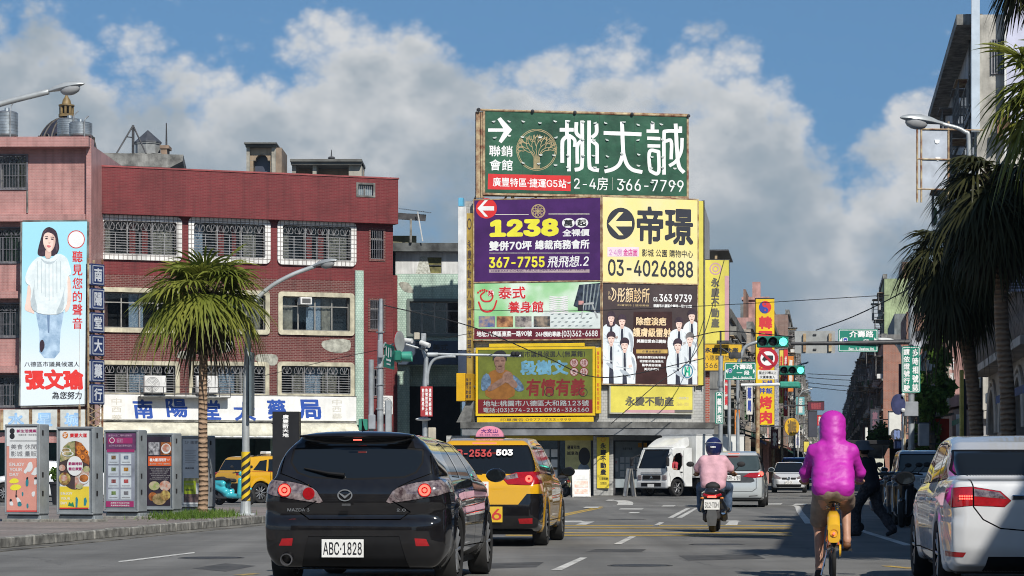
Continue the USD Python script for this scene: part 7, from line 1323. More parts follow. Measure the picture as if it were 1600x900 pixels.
def hatch(L,H,W,belt=.95,rw=.16,rt=.42,ws=1.05,wt=1.95,R=.315,axles=None,hood=.86,clear=.24,tumble=.17):
 """The outlines of a hatchback or van, from the side, from above and from behind."""
 w=W/2;return dict(L=L,H=H,W=W,R=R,axles=axles or(.82,L-.92),low=[(.06,clear+.03),(.0,.40),(.0,.58),(.05,belt-.12),(.12,belt+.02),(L*.5,belt),(L-ws,belt-.01),(L-.5,hood),(L-.14,hood-.17),(L-.02,.58),(L,.40),(L-.08,clear),(.3,clear-.03)],gh=[(rw-.06,belt-.12),(rt-.10,H-.13),(rt,H-.055),(rt+.35,H-.012),(L*.45,H),(L-wt,H-.06),(L-ws-.02,belt-.04),(L-ws,belt-.2),(rw,belt-.2)],plan=[(-.01,w*.80),(.08,w*.91),(.45,w*.985),(L*.4,w),(L-.9,w*.985),(L-.3,w*.86),(L,w*.58)],gplan=[(rw-.12,w*.82),(rw+.5,w*.93),(L*.5,w*.95),(L-ws,w*.90)],prof=[(w*.93,.05),(w*.965,clear+.1),(w,.55),(w*.995,.72),(w*.94,belt),(w*.90,belt+.1)],gprof=[(w*.97,belt-.25),(w*.94,belt),(w*(.94-tumble*.75),H-.16),(w*(.94-tumble),H-.05),(w*.70,H+.02),(0.01,H+.05)])
def sedan(L,H,W,belt=.92,deck=1.03,R=.315,axles=None,clear=.22):
 S=hatch(L,H,W,belt,R=R,axles=axles,clear=clear);S['low']=[(.10,clear+.03),(.02,.40),(.0,.58),(.03,.86),(.07,deck-.03),(.25,deck),(.8,deck),(1.6,belt),(L-1.05,belt),(L-.45,.83),(L-.12,.68),(L-.01,.52),(L,.38),(L-.08,clear),(.3,clear-.03)]
 S['gh']=[(.52,deck-.06),(.95,deck+.22),(1.32,H-.08),(1.75,H-.015),(2.2,H),(2.7,H-.05),(L-1.02,belt-.05),(L-1.1,belt-.2),(.6,belt-.2)];S['gplan']=[(.40,W*.36),(1.3,W*.455),(L*.5,W*.47),(L-1.0,W*.45)];return S
def car(name,label,S,regions,paint,loc,rot,h=.03,cat='car',group=None,rim=None,spokes=10,mirrors=None,wheels=True):
 """regions: (part name, axes, outline, which way its surface faces, material, push along the normal[, seal width])."""
 t=thing(name,label,cat,loc,rot,group);F,o=body_field(S,h);v,f,n=nets(F,o,h);lab=np.zeros(len(f),int);mats_=[('body',paint,0.0)]
 face={'rear':lambda c,m:m[:,0]<-.25,'front':lambda c,m:m[:,0]>.25,'left':lambda c,m:m[:,1]>.4,'right':lambda c,m:m[:,1]<-.4,'back':lambda c,m:c[:,0]<np.where(c[:,2]>1.035,S['L']*.35,.40),'nose':lambda c,m:c[:,0]>S['L']*.65}
 todo=[]
 for r in regions:
  nm,ax,pts,fc,m,push=r[:6];p=Polygon(pts).buffer(0)
  if len(r)>6:todo.append(('seal',ax,p.buffer(r[6],quad_segs=2),fc,SEAL,-.004))
  todo.append((nm,ax,p,fc,m,push))
 for nm,ax,p,fc,m,push in todo:
  axes=[0,2]if ax=='xz' else[1,2];v,f,n,lab,r0=cut(v,f,n,lab,np.array(p.exterior.coords)[:-1],axes,face[fc])
  c=v[f[r0:]].mean(1);mats_.append((nm,m,push));lab[r0:][shapely.contains_xy(p,c[:,axes[0]],c[:,axes[1]])]=len(mats_)-1
 for i,(nm,m,push)in enumerate(mats_):
  k=f[lab==i]
  if not len(k):continue
  u,inv=np.unique(k,return_inverse=True);nn=n[u]/np.maximum(np.linalg.norm(n[u],axis=1,keepdims=True),1e-9);meshn(t,nm,v[u]+nn*push,inv.reshape(-1,3),nn,m)
 if wheels:
  for x in S['axles']:
   for s in(1,-1):wheel(t,x,s*(S['W']/2-.115),s,S['R'],n=spokes,rim=rim)
 part(t,'underbody',MB().box(.35,S['L']-.4,-S['W']*.42,S['W']*.42,.17,.40),BLACK)
 if mirrors:
  mx,mz,mm=mirrors
  for s in(1,-1):y=s*S['W']/2;q=part(t,'door_mirror',MB().sph((mx,y+s*.10,mz),.10,(.75,1.05,.72),14),mm,True);part(q,'mirror_glass',MB().prism(affinity.scale(Point(y+s*.10,mz).buffer(.070),1.2,.8),mx-.080,mx-.076,plane='yz'),TINT)
 return t,(v,f)
def on_rear(vf,y,z,off=.006):
 """x of the rearmost surface at (y, z)."""
 v=vf[0];d=(v[:,1]-y)**2+(v[:,2]-z)**2;k=np.argsort(d)[:40];return float(v[k,0].min())-off
def plate(t,vf,text,y,z,w=.38,h=.16,x=None,m=None,ink=None,rear=True):
 x=on_rear(vf,y,z,.02)if x is None else x;q=part(t,'number_plate',MB().box(x,x+.012,y-w/2,y+w/2,z-h/2,z+h/2,.003),m or PLATE);g=lettering(text,-w*.46,w*.46,-h*.36,h*.36,font='latin',bold=.012);b=MB().flat(g,0);v,f=b.get()
 s=-1 if rear else 1;part(q,'plate_lettering',MB().add(np.c_[np.full(len(v),x-.003 if rear else x+.015),y+s*v[:,0],z+v[:,2]],f),ink or INK)
def rear_text(t,text,y0,y1,z0,z1,x0,x1,m,**k):
 """Lettering across the back, y0 (left) to y1, leaning from x0 at z0 to x1 at z1."""
 g=lettering(text,0,abs(y1-y0),z0,z1,**k);v,f=MB().flat(g,0).get();u=(v[:,2]-z0)/(z1-z0);part(t,'lettering',MB().add(np.c_[x0+(x1-x0)*u,y0-v[:,0],v[:,2]],f),m)
def disc(t,name,vf,y,z,r,m,inner=0.0,off=.012):
 x=on_rear(vf,y,z,off);g=Point(y,z).buffer(r);g=g.difference(Point(y,z).buffer(inner))if inner else g;part(t,name,MB().prism(g,x,x+.004,plane='yz'),m)
# ---- black hatchback ahead
K=.00579;mz=lambda px,py:(-(px-552)*K,1.08+(735-py)*K)
S=hatch(4.46,1.455,1.755,belt=.99,rw=.14,rt=.36,R=.335,axles=(.86,3.50),hood=.90,tumble=.24);S['gprof']=[(.87,.74),(.83,.99),(.67,1.25),(.59,1.34),(.46,1.405),(.25,1.452),(.01,1.472)];S['crease']=[(.74,.012)];S['add']=[((.33,0,1.392),(.22,.54,.050))]
S['low']=[(.14,.20),(.06,.28),(.0,.41),(.0,.585),(.02,.625),(.075,.655),(.065,.80),(.095,.92),(.17,1.0),(2.2,.99),(3.41,.975),(3.96,.90),(4.32,.73),(4.44,.58),(4.46,.40),(4.38,.22),(.3,.18)]
S['prof']=[(.70,.05),(.77,.22),(.855,.36),(.89,.56),(.885,.74),(.825,.99),(.79,1.09)];S['plan']=[(-.01,.55),(.03,.72),(.10,.825),(.27,.885),(.60,.895),(1.5,.875),(3.5,.872),(4.15,.74),(4.46,.5)];BLK=PAINT('black_paint',(.004,.004,.006),r0=.05,r1=.10,metal=.0,spec=.2)
rw_=[mz(*p)for p in((452,703),(500,699),(552,698.5),(604,699),(655,704),(655,722),(646,737),(628,744),(552,747),(480,744),(460,737),(449,722))]
RL=[mz(*p)for p in((602,784),(612,768),(622,761),(650,754),(693,749),(702,752),(700,768),(684,774),(650,780),(608,786.5))];mirr=lambda P_:[(-y,z)for y,z in P_]
sw1=[(.85,1.03),(1.35,1.02),(1.50,1.33),(1.12,1.31),(.92,1.20)];sw2=[(1.47,1.01),(2.25,.99),(2.25,1.345),(1.62,1.36)];sw3=[(2.33,.99),(3.28,.97),(2.75,1.22),(2.33,1.34)]
ringp=lambda P_,w:Polygon(P_).buffer(w).difference(Polygon(P_).buffer(-w))
def groove(pts,w=.006):return list(LineString(pts).buffer(w,quad_segs=1,cap_style='flat').exterior.coords)
reg=[('rear_window','yz',rw_,'rear',TINT,-.004,.018),('tail_lamp','yz',RL,'back',LAMPC,.004,.006),('tail_lamp','yz',mirr(RL),'back',LAMPC,.004,.006),('hatch_gap','yz',groove([mz(*p)for p in((612,783),(640,800),(625,812),(480,812),(464,800),(492,783))]),'rear',SEAL,-.012),('hatch_gap','yz',groove([mz(*p)for p in((668,712),(672,740),(640,752),(620,762))]),'rear',SEAL,-.01),('hatch_gap','yz',groove([(-a,b)for a,b in[mz(*p)for p in((668,712),(672,740),(640,752),(620,762))]]),'rear',SEAL,-.01),('reflector','yz',[mz(*p)for p in((648,841),(666,842),(671,853),(650,853))],'rear',LAMPR,.003),('reflector','yz',mirr([mz(*p)for p in((648,841),(666,842),(671,853),(650,853))]),'rear',LAMPR,.003),('lower_bumper','yz',[mz(*p)for p in((470,876),(480,838),(624,838),(634,876),(650,925),(455,925))],'rear',TRIM,-.006),('windshield','yz',[(-.62,1.0),(.62,1.0),(.5,1.36),(-.5,1.36)],'front',TINT,0)]
for s_ in('left','right'):reg+=[('side_window','xz',w_,s_,TINT,-.003,.012)for w_ in(sw1,sw2,sw3)]+[('door_gap','xz',groove(g_),s_,SEAL,-.01)for g_ in([(2.29,.95),(2.27,.45),(2.30,.34)],[(1.43,.99),(1.30,.72),(1.40,.36),(3.30,.34)],[(3.32,.93),(3.34,.34)])]
c0_=P(552,735,22.0);HD=90-5.6;t,vf=car('black_hatchback','glossy black five door hatchback in the middle lane, braking',S,reg,BLK,(c0_[0],22.0,0),HD,h=.024,mirrors=(3.05,1.03,BLK),spokes=12)
plate(t,vf,'ABC·1828',-(535-552)*K,mz(0,857)[1],.385,.165);part(t,'plate_light',MB().box(-.03,0,.02,.10,.76,.78),CHROME)
for sg in(1,-1):
 y,z=mz(663,766);y*=sg*-1;y=-sg*abs(y)if True else y
 disc(t,'brake_ring',vf,y,z,.062,LAMPR,.0,.014);disc(t,'brake_light',vf,y,z,.052,BRAKE,.030,.02);disc(t,'brake_light',vf,y,z,.018,BRAKE,0,.02);disc(t,'red_lens',vf,-sg*.42,.87,.055,LAMPR if sg<0 else LAMPC,0,.012)
 if sg>0:part(t,'exhaust',MB().lathe([(.0,.06),(.040,.06),(.042,.12),(.052,.12),(.056,-.03),(.046,-.03),(.040,.05)],(.05,sg*.62,.27),'x',20),STEELD,30)
y,z=mz(537,774);x=on_rear(vf,0.087,z,.012);e=affinity.scale(Point(y,z).buffer(.06,quad_segs=8),1.15,.9);part(t,'badge',MB().prism(e.difference(affinity.scale(e,.84,.82)),x,x+.01,plane='yz'),ALLOY);part(t,'badge_wing',MB().prism(Polygon([(y-.06,z+.022),(y,z-.03),(y+.06,z+.022),(y+.045,z+.022),(y,z-.006),(y-.045,z+.022)]),x,x+.008,plane='yz'),ALLOY)
b=MB().prism(lettering('2.0',-.04,.04,-.012,.012),0,.003);v_,f_=b.get();y,z=mz(626,797);part(t,'badge_lettering',MB().add(np.c_[on_rear(vf,y,z,.008)+v_[:,1],y-v_[:,0],z+v_[:,2]],f_),ALLOY);b=MB().prism(lettering('MAZDA 3',-.10,.10,-.014,.014),0,.003);v_,f_=b.get();y,z=mz(463,797);part(t,'badge_lettering',MB().add(np.c_[on_rear(vf,y,z,.008)+v_[:,1],y-v_[:,0],z+v_[:,2]],f_),ALLOY)
part(t,'high_brake_light',MB().box(.112,.118,-.06,.02,1.352,1.364),BRAKE);xw=on_rear(vf,0,1.02,.01);part(t,'rear_wiper',MB().tube([(xw-.01,.10,1.04),(xw+.0,.25,1.055),(xw+.035,.48,1.10)],[.018,.014,.007],6),TRIM);part(t,'aerial',MB().tube([(.72,.02,1.44),(.66,.02,1.50),(.62,.02,1.56)],[.022,.008,.004],6),TRIM);part(t,'spoiler_lip',MB().box(.12,.30,-.52,.52,1.383,1.402,.008),BLK)
# ---- white saloon at the right edge
K2=21.0/3800;cz_=lambda px,py:((1637-px)*K2,1.08+(735-py)*K2)
S=sedan(4.62,1.42,1.775,belt=.93,deck=1.02,R=.32,axles=(.98,3.68));S['crease']=[(.70,.010)];WPT=PAINT('white_car_paint',(.62,.63,.64),r0=.15,r1=.3)
TLp=[cz_(*p)for p in((1480,764),(1500,762),(1522,761),(1565,768),(1581,782.5),(1571,792),(1522,790),(1490,793),(1484,776))];TLw=[cz_(*p)for p in((1524,764),(1563,769.5),(1575,780),(1524,775.5))]
rw_=[(.70,1.255),(-.70,1.255),(-.735,1.09),(-.70,1.035),(.70,1.035),(.735,1.09)]
reg=[('rear_window','yz',rw_,'back',TINT,-.004,.014),('tail_lamp','yz',TLp,'back',LAMPR,.006,.004),('tail_lamp','yz',mirr(TLp),'back',LAMPR,.006,.004),('lamp_inset','yz',TLw,'back',LAMPC,.008),('lamp_inset','yz',mirr(TLw),'back',LAMPC,.008),('boot_gap','yz',groove([cz_(*p)for p in((1517,742),(1523,760),(1523,792),(1538,812),(1565,826),(1600,829))]+[(-a,b)for a,b in[cz_(*p)for p in((1600,829),(1565,826),(1538,812),(1523,792),(1523,760),(1517,742))]]),'back',SEAL,-.010),('reflector','yz',[cz_(*p)for p in((1485,863),(1512,864),(1508,871),(1485,871))],'back',LAMPR,.003),('reflector','yz',mirr([cz_(*p)for p in((1485,863),(1512,864),(1508,871),(1485,871))]),'back',LAMPR,.003),('lower_bumper','yz',[(.55,.14),(.5,.33),(-.5,.33),(-.55,.14)],'rear',TRIM,-.004),('windshield','yz',[(-.62,.98),(.62,.98),(.5,1.33),(-.5,1.33)],'front',TINT,0)]
for s_ in('left','right'):reg+=[('side_window','xz',w_,s_,TINT,-.003,.014)for w_ in([(1.05,1.01),(1.62,.985),(1.62,1.31),(1.45,1.29)],[(1.68,.985),(2.5,.97),(2.5,1.325),(1.68,1.32)],[(2.57,.97),(3.5,.95),(3.0,1.17),(2.57,1.31)])]+[('door_gap','xz',groove(g_),s_,SEAL,-.01)for g_ in([(2.53,.95),(2.53,.33)],[(1.6,.96),(1.45,.7),(1.55,.33),(3.55,.33)],[(3.5,.92),(3.55,.33)])]
t,vf=car('white_saloon','white saloon car in the shade at the right edge, tail lamp lit',S,reg,WPT,(*P(1637,735,21.0)[:2],0),90-5,h=.026,mirrors=(3.2,1.0,TRIM),spokes=10)
for k in range(6):
 for j in range(2):y,z=cz_(1502+k*3.6,775.5+j*4);part(t,'brake_light',MB().sph((on_rear(vf,y,z,.01),y,z),.0085,n=8),BRAKE)
x=on_rear(vf,.15,.82,.012);part(t,'chrome_bar',MB().box(x,x+.03,-.30,.30,.825,.868,.008),CHROME);plate(t,vf,'AKB-7620',0,.70)
for sg in(1,-1):part(t,'rain_visor',MB().tube(bez([(1.35,sg*.63,1.30),(1.9,sg*.64,1.355),(2.5,sg*.64,1.35),(3.0,sg*.67,1.2)],6),.014,6),TRIM);part(t,'door_handle',MB().box(1.66,1.84,sg*.872-.02,sg*.872+.02,.80,.83,.008).box(2.6,2.78,sg*.872-.02,sg*.872+.02,.79,.82,.008),WPT)
part(t,'high_brake_light',MB().box(.98,1.0,-.09,.09,1.22,1.235),LAMPR)
# ---- yellow taxi ahead
YP=PAINT('taxi_yellow',(.68,.36,.008),r0=.15,r1=.28);S=hatch(4.56,1.56,1.72,belt=.97,rw=.12,rt=.48,R=.325,axles=(.88,3.63),tumble=.27,wt=2.0);S['crease']=[(.72,.008)];K3=34.2/3800;CT=754.0;tz=lambda px,py:((CT-px)*K3,1.08+(735-py)*K3)
rwt=[(.60,1.42),(-.60,1.42),(-.72,1.10),(-.66,1.05),(.66,1.05),(.73,1.10)];TLt=[tz(*p)for p in((783,746),(806,738),(845,737),(845,755),(826,758),(793,757))]
reg=[('rear_window','yz',rwt,'rear',TINT,-.004,.02),('tail_lamp','yz',TLt,'back',LAMPR,.006,.004),('tail_lamp','yz',mirr(TLt),'back',LAMPR,.006,.004),('lamp_inset','yz',[tz(*p)for p in((786,745),(806,739.5),(809,747),(790,750))],'back',LAMPC,.008),('black_bumper','yz',[(-.95,.75),(-.62,.75),(-.50,.60),(.50,.60),(.62,.75),(.95,.75),(.95,.1),(-.95,.1)],'back',BLK,.0),('reflector','yz',[(-.50,.40),(-.70,.41),(-.70,.33),(-.52,.33)],'rear',LAMPR,.003),('reflector','yz',[(.50,.40),(.70,.41),(.70,.33),(.52,.33)],'rear',LAMPR,.003),('sill','xz',[(1.2,.1),(1.2,.30),(3.3,.30),(3.3,.1)],'right',BLK,0),('windshield','yz',[(-.6,1.0),(.6,1.0),(.5,1.45),(-.5,1.45)],'front',TINT,0)]
for s_ in('left','right'):reg+=[('side_window','xz',w_,s_,TINT,-.003,.012)for w_ in([(.62,1.06),(1.42,1.03),(1.5,1.42),(.85,1.41)],[(1.5,1.03),(2.42,1.0),(2.42,1.45),(1.58,1.44)],[(2.5,1.0),(3.42,.97),(2.85,1.3),(2.5,1.44)])]+[('door_gap','xz',groove(g_),s_,SEAL,-.01)for g_ in([(2.46,.96),(2.46,.35)],[(1.45,1.0),(1.3,.7),(1.45,.35),(3.4,.35)],[(3.42,.93),(3.45,.35)])]
t,vf=car('yellow_taxi','yellow taxi with a black bumper ahead, beside the black hatchback',S,reg,YP,(*P(CT,735,34.2)[:2],0),90-5.8,h=.03,group='yellow taxis',mirrors=(3.2,1.06,TRIM))
xw0,xw1=on_rear(vf,0,1.30,.014),on_rear(vf,0,1.40,.014);DR=mat('dull_red_letter',(.36,.03,.03),.5,.05);rear_text(t,'TDB-2536',.58,-.10,1.27,1.38,xw0-.02,xw1-.015,DR,bold=.04);rear_text(t,'503',-.16,-.40,1.29,1.38,xw0-.016,xw1-.012,WH,bold=.06)
RTXT=mat('plate_red',(.55,.04,.04),.5,.05);plate(t,vf,'2536',.10,.82,.36,.20,ink=RTXT);plate(t,vf,'66',.12-.23,.46,.34,.22,m=mat('yellow_plate',(.66,.42,.03),.5,.05),ink=RTXT)
part(t,'high_brake_light',MB().box(.23,.25,-.17,.17,1.455,1.475),BRAKE);disc(t,'brake_light',vf,*tz(826,748),.05,BRAKE,.018,.02);disc(t,'brake_light',vf,-tz(826,748)[0],tz(826,748)[1],.05,BRAKE,.018,.02);part(t,'wiper',MB().tube([(.10,.0,1.07),(.12,.3,1.09),(.14,.5,1.12)],.010,5),TRIM)
PKD=mat('pink_roof_sign',(.66,.26,.38),.4,.05);dm2=MB().prism(affinity.scale(Point(0,0).buffer(.20,quad_segs=10),1,.78).intersection(sbox(-.3,0,.3,.3)),-.07,.07,plane='yz');q=part(t,'roof_sign',MB().add(dm2.get()[0]+[.95,0,1.565],dm2.get()[1]),PKD);part(q,'sign_base',MB().box(.85,1.05,-.22,.22,1.54,1.566),TRIM);rear_text(q,'大文山',.12,-.12,1.62,1.68,.875,.875,mat('violet_print',(.12,.03,.22),.5,0),bold=.02);rear_text(q,'03-362-0000',.14,-.14,1.585,1.607,.875,.875,_mats['violet_print'])
# ---- silver white van
S=hatch(4.83,1.66,1.82,belt=1.0,rw=.12,rt=.44,R=.33,axles=(.95,3.78),tumble=.22);SVP=PAINT('pearl_paint',(.50,.54,.55),r0=.15,r1=.3,metal=.2);TLo=[(-.28,.90),(-.45,1.00),(-.93,1.03),(-.93,.90),(-.62,.86)]
reg=[('rear_window','yz',[(.72,1.50),(-.72,1.50),(-.78,1.16),(-.70,1.08),(.70,1.08),(.78,1.16)],'rear',mat('grey_tinted_glass',(.05,.07,.075),.04,.1,2),-.004,.02),('dark_band','yz',[(-.5,1.0),(.5,1.0),(.62,.76),(.5,.72),(-.5,.72),(-.62,.76)],'rear',mat('dark_grey_panel',(.06,.065,.07),.3,.1),-.006),('tail_lamp','yz',TLo,'back',LAMPR,.006,.005),('tail_lamp','yz',mirr(TLo),'back',LAMPR,.006,.005),('lower_bumper','yz',[(-.9,.14),(-.8,.27),(.8,.27),(.9,.14)],'rear',TRIM,-.004),('chrome_strip','yz',[(-.45,.34),(-.7,.36),(-.7,.33),(-.45,.31)],'rear',CHROME,.002),('hatch_gap','yz',groove([(-.66,.86),(-.66,.55),(-.55,.47),(.55,.47),(.66,.55),(.66,.86)],.008),'rear',SEAL,-.008)]
for s_ in('left','right'):reg+=[('side_window','xz',[(.6,1.1),(3.6,1.0),(2.9,1.45),(.8,1.5)],s_,TINT,-.003,.012)]
t,vf=car('white_van','pearl white people carrier beyond the scooter rider, seen from behind',S,reg,SVP,(*P(1146,735,71.0)[:2],0),90-7.6,h=.04,mirrors=(3.5,1.1,SVP));plate(t,vf,'APH-1789',0,.86,.40,.17)
disc(t,'brake_light',vf,-.80,.98,.07,BRAKE,.0,.02);disc(t,'brake_light',vf,.80,.98,.07,BRAKE,.0,.02);part(t,'high_brake_light',MB().box(.22,.26,-.16,.16,1.56,1.585),BRAKE)
# ---- oncoming white hatchback
S=hatch(4.2,1.50,1.695,belt=.97,rw=.1,rt=.4,ws=.98,wt=1.85,R=.31,hood=.92);GR=[(-.30,.73),(.30,.73),(.28,.60),(-.28,.60)];HLp=[(.36,.72),(.74,.93),(.80,.90),(.72,.70),(.42,.66)]
reg=[('windshield','yz',[(-.72,1.02),(.72,1.02),(.58,1.42),(-.58,1.42)],'front',TINT,0,.02),('grille','yz',[(.09,.74),(.36,.74),(.32,.63),(.09,.63)],'front',TRIM,-.006),('grille','yz',[(-.09,.74),(-.36,.74),(-.32,.63),(-.09,.63)],'front',TRIM,-.006),('intake','yz',[(-.62,.42),(.62,.42),(.56,.28),(-.56,.28)],'front',TRIM,-.006),('headlight','yz',HLp,'nose',LAMPC,.004,.006),('headlight','yz',mirr(HLp),'nose',LAMPC,.004,.006)]+[('side_window','xz',[(.7,1.03),(3.15,1.0),(2.5,1.40),(.9,1.38)],s_,TINT,-.003)for s_ in('left','right')]
o=P(1232.5,735,116.5);d_=np.array([-SD[0],-SD[1]]);t,vf=car('white_hatchback','white hatchback coming towards us down the street',S,reg,WPT,(o[0]-d_[0]*4.2,o[1]-d_[1]*4.2,0),STREET+180,h=.045,mirrors=(2.9,1.05,TRIM));plate(t,vf,'6915-ZK',0,.50,.36,.16,4.205,rear=False);disc_=MB().lathe([(0,.01),(.07,.01),(.07,0)],(4.19,0,.70),'x',14);part(t,'badge',disc_,CHROME)
# ---- yellow taxi on the left, seen from its side
S=hatch(4.5,1.58,1.82,belt=1.0,rw=.25,rt=.62,R=.34,axles=(.86,3.5),clear=.30,hood=.95)
reg=[('rear_window','yz',[(.64,1.42),(-.64,1.42),(-.7,1.10),(.7,1.10)],'rear',TINT,-.004,.015),('tail_lamp','yz',[(-.52,1.02),(-.95,1.05),(-.95,.92),(-.6,.92)],'back',LAMPR,.006),('tail_lamp','yz',[(.52,1.02),(.95,1.05),(.95,.92),(.6,.92)],'back',LAMPR,.006),('rear_bumper','yz',[(-.95,.66),(.95,.66),(.95,.15),(-.95,.15)],'rear',TRIM,-.003)]
for s_ in('left','right'):reg+=[('sill','xz',[(-.1,.15),(-.1,.55),(.38,.55),(.42,.40),(1.3,.40),(1.32,.44),(3.05,.44),(3.05,.15)],s_,TRIM,-.002)]+[('side_window','xz',w_,s_,TINT,-.003,.012)for w_ in([(.62,1.10),(1.1,1.07),(1.2,1.42),(.92,1.38)],[(1.2,1.06),(2.2,1.04),(2.2,1.46),(1.3,1.44)],[(2.3,1.04),(3.3,1.0),(2.75,1.3),(2.3,1.45)])]+[('door_gap','xz',groove(g_,.008),s_,SEAL,-.01)for g_ in([(2.25,1.0),(2.25,.46)],[(1.3,1.03),(1.25,.8),(1.42,.46)])]
o=P(350,735,80.5);t,vf=car('yellow_taxi','yellow taxi parked before the pharmacy, behind the striped lamp pole',S,reg,YP,(o[0],o[1],0),42,h=.045,group='yellow taxis',mirrors=(3.2,1.08,YP));v_,f_=MB().flat(lettering('台灣大車隊',0,.9,.74,.86,bold=.02),0).get();part(t,'lettering',MB().add(np.c_[1.55+v_[:,0],np.full(len(v_),-.925),v_[:,2]],f_),WH);v_,f_=MB().flat(lettering('55688',.1,.7,.60,.70,bold=.02),0).get();part(t,'lettering',MB().add(np.c_[1.6+v_[:,0],np.full(len(v_),-.925),v_[:,2]],f_),RTXT);part(t,'roof_rail',MB().tube(bez([(.7,-.62,1.53),(1.2,-.64,1.62),(2.4,-.64,1.62),(2.9,-.62,1.55)],5),.018,6),TRIM);part(t,'roof_sign',MB().box(1.6,1.8,-.2,.2,1.58,1.72,.03),WHITEP)
# ---- silver estate car parked on the right
S=hatch(4.4,1.62,1.72,belt=1.02,rw=.10,rt=.30,R=.32,tumble=.14);SLV=PAINT('silver_paint',(.36,.40,.44),r0=.2,r1=.35,metal=.4)
reg=[('rear_window','yz',[(.66,1.48),(-.66,1.48),(-.72,1.05),(.72,1.05)],'rear',mat('grey_tinted_glass',0),-.004,.022),('tail_lamp','yz',[(.70,1.45),(.9,1.45),(.95,.80),(.78,.80)],'back',LAMPR,.004),('tail_lamp','yz',[(-.70,1.45),(-.9,1.45),(-.95,.80),(-.78,.80)],'back',LAMPR,.004)]+[('side_window','xz',w_,s_,TINT,-.003,.012)for s_ in('left','right')for w_ in([(.5,1.10),(1.3,1.07),(1.35,1.48),(.62,1.48)],[(1.42,1.07),(2.3,1.05),(2.3,1.5),(1.46,1.49)],[(2.38,1.05),(3.2,1.0),(2.6,1.4),(2.38,1.5)])]
o=P(1449,735,62);t,vf=car('silver_estate','silver estate car parked between the scooters and the white saloon',S,reg,SLV,(o[0],o[1],0),STREET+1,h=.045,mirrors=(3.1,1.1,SLV));part(t,'rear_wiper',MB().tube([(.11,-.1,1.10),(.12,-.4,1.45)],.012,5),TRIM);plate(t,vf,'4T-2306',0,.80,.36,.17)
# ---- white saloon mostly hidden by the kiosks, and a blue car far down the street
S=sedan(4.5,1.42,1.72);o=P(170,735,84);t,vf=car('white_saloon','white saloon parked behind the kiosks on the left',S,[('side_window','xz',[(1.1,1.0),(3.4,.97),(2.8,1.28),(1.5,1.3)],'right',TINT,-.003),('tail_lamp','yz',[(-.5,.95),(-.9,.95),(-.9,.8),(-.5,.8)],'back',LAMPR,.004),('rear_window','yz',[(-.6,1.06),(.6,1.06),(.55,1.27),(-.55,1.27)],'back',TINT,-.003)],WPT,(o[0],o[1],0),195,h=.05)
S=hatch(4.3,1.85,1.75,belt=1.1,rw=.05,rt=.2,R=.32);o=P(1240,735,138);car('blue_van','bright blue van far behind the oncoming white hatchback',S,[('windshield','yz',[(-.7,1.15),(.7,1.15),(.6,1.7),(-.6,1.7)],'front',TINT,0,.02),('headlight','yz',[(.5,.8),(.8,.85),(.8,.7),(.5,.7)],'front',LAMPC,.003),('headlight','yz',[(-.5,.8),(-.8,.85),(-.8,.7),(-.5,.7)],'front',LAMPC,.003)],PAINT('blue_paint',(.02,.12,.45)),(o[0]+SD[0]*4.3,o[1]+SD[1]*4.3,0),STREET+180,h=.06)
# ------------------------------------------------------------------ people, two-wheelers and the delivery truck
def blob(caps,k=.04,h=.014,wrinkle=0.0,ws=9.0,minus=(),kz=(1,1,1)):
 """One smooth skin round tapered bones: (from, to, radius, radius[, flattening across y])."""
 A=np.array([[*c[0],*c[1]]for c in caps],float);rm=max(max(c[2],c[3])for c in caps)+.08;lo,hi=np.minimum(A[:,:3],A[:,3:]).min(0)-rm,np.maximum(A[:,:3],A[:,3:]).max(0)+rm
 g=np.stack(np.meshgrid(*[np.arange(a,b,h)for a,b in zip(lo,hi)],indexing='ij'),-1);F=None
 for c in caps:
  a,b=np.array(c[0],float),np.array(c[1],float);e=b-a;q=g-a;t=np.clip((q@e)/max(e@e,1e-9),0,1);d=np.linalg.norm((q-t[...,None]*e)*np.array(c[4]if len(c)>4 else(1,1,1)),axis=-1)-(c[2]+(c[3]-c[2])*t);F=d if F is None else smin(F,d,k)
 if wrinkle:F=F+wrinkle*(2*meshkit.fbm(g*np.array([ws,ws*.6,ws*1.3])+meshkit.noise(g*4)[...,None]*1.5,3,5)-1)*(1+np.abs(np.sin(g[...,2]*30+g[...,1]*14))*.6)
 for c in minus:F=smax(F,-(np.linalg.norm((g-np.array(c[0]))*np.array(c[2]if len(c)>2 else(1,1,1)),axis=-1)-c[1]),.03)
 return nets(F,lo,h)
def flesh(t,name,caps,m,label=None,**k):v,f,n=blob(caps,**k);p=meshn(t,name,v,f,n,m);return p
def hand(at_,d,up,s=1.0,side=1):
 """Bones of a hand at the wrist at_, pointing along d, closed round a bar: palm, four bent fingers and a thumb."""
 at_,d,up=(np.array(x,float)for x in(at_,d,up));r=np.cross(d,up);r/=np.linalg.norm(r);c=[(at_,at_+d*.07*s,.026*s,.032*s)]
 for i in range(4):b=at_+d*.085*s+r*(i-1.5)*.020*s;m=b+d*(.030-.004*abs(i-1.4))*s-up*.012*s;c+=[(b,m,.0105*s,.0095*s),(m,m-up*.030*s-d*.008*s,.0095*s,.008*s)]
 b=at_+d*.03*s+r*side*.028*s;return c+[(b,b+(d*.03+r*side*.02-up*.015)*s,.012*s,.010*s),(b+(d*.03+r*side*.02-up*.015)*s,b+(d*.055+r*side*.012-up*.03)*s,.010*s,.008*s)]
SKN=mat('skin',(.46,.25,.17),.5,.12,8);MAG=mat('magenta_cloth',(.45,.022,.36),.5,.04,5,bump=.003,bscale=24);KHAKI=mat('khaki_cloth',(.27,.20,.15),.8,.15,8,bump=.003);DKHAIR=mat('dark_hair',(.02,.015,.012),.5,.2,20)
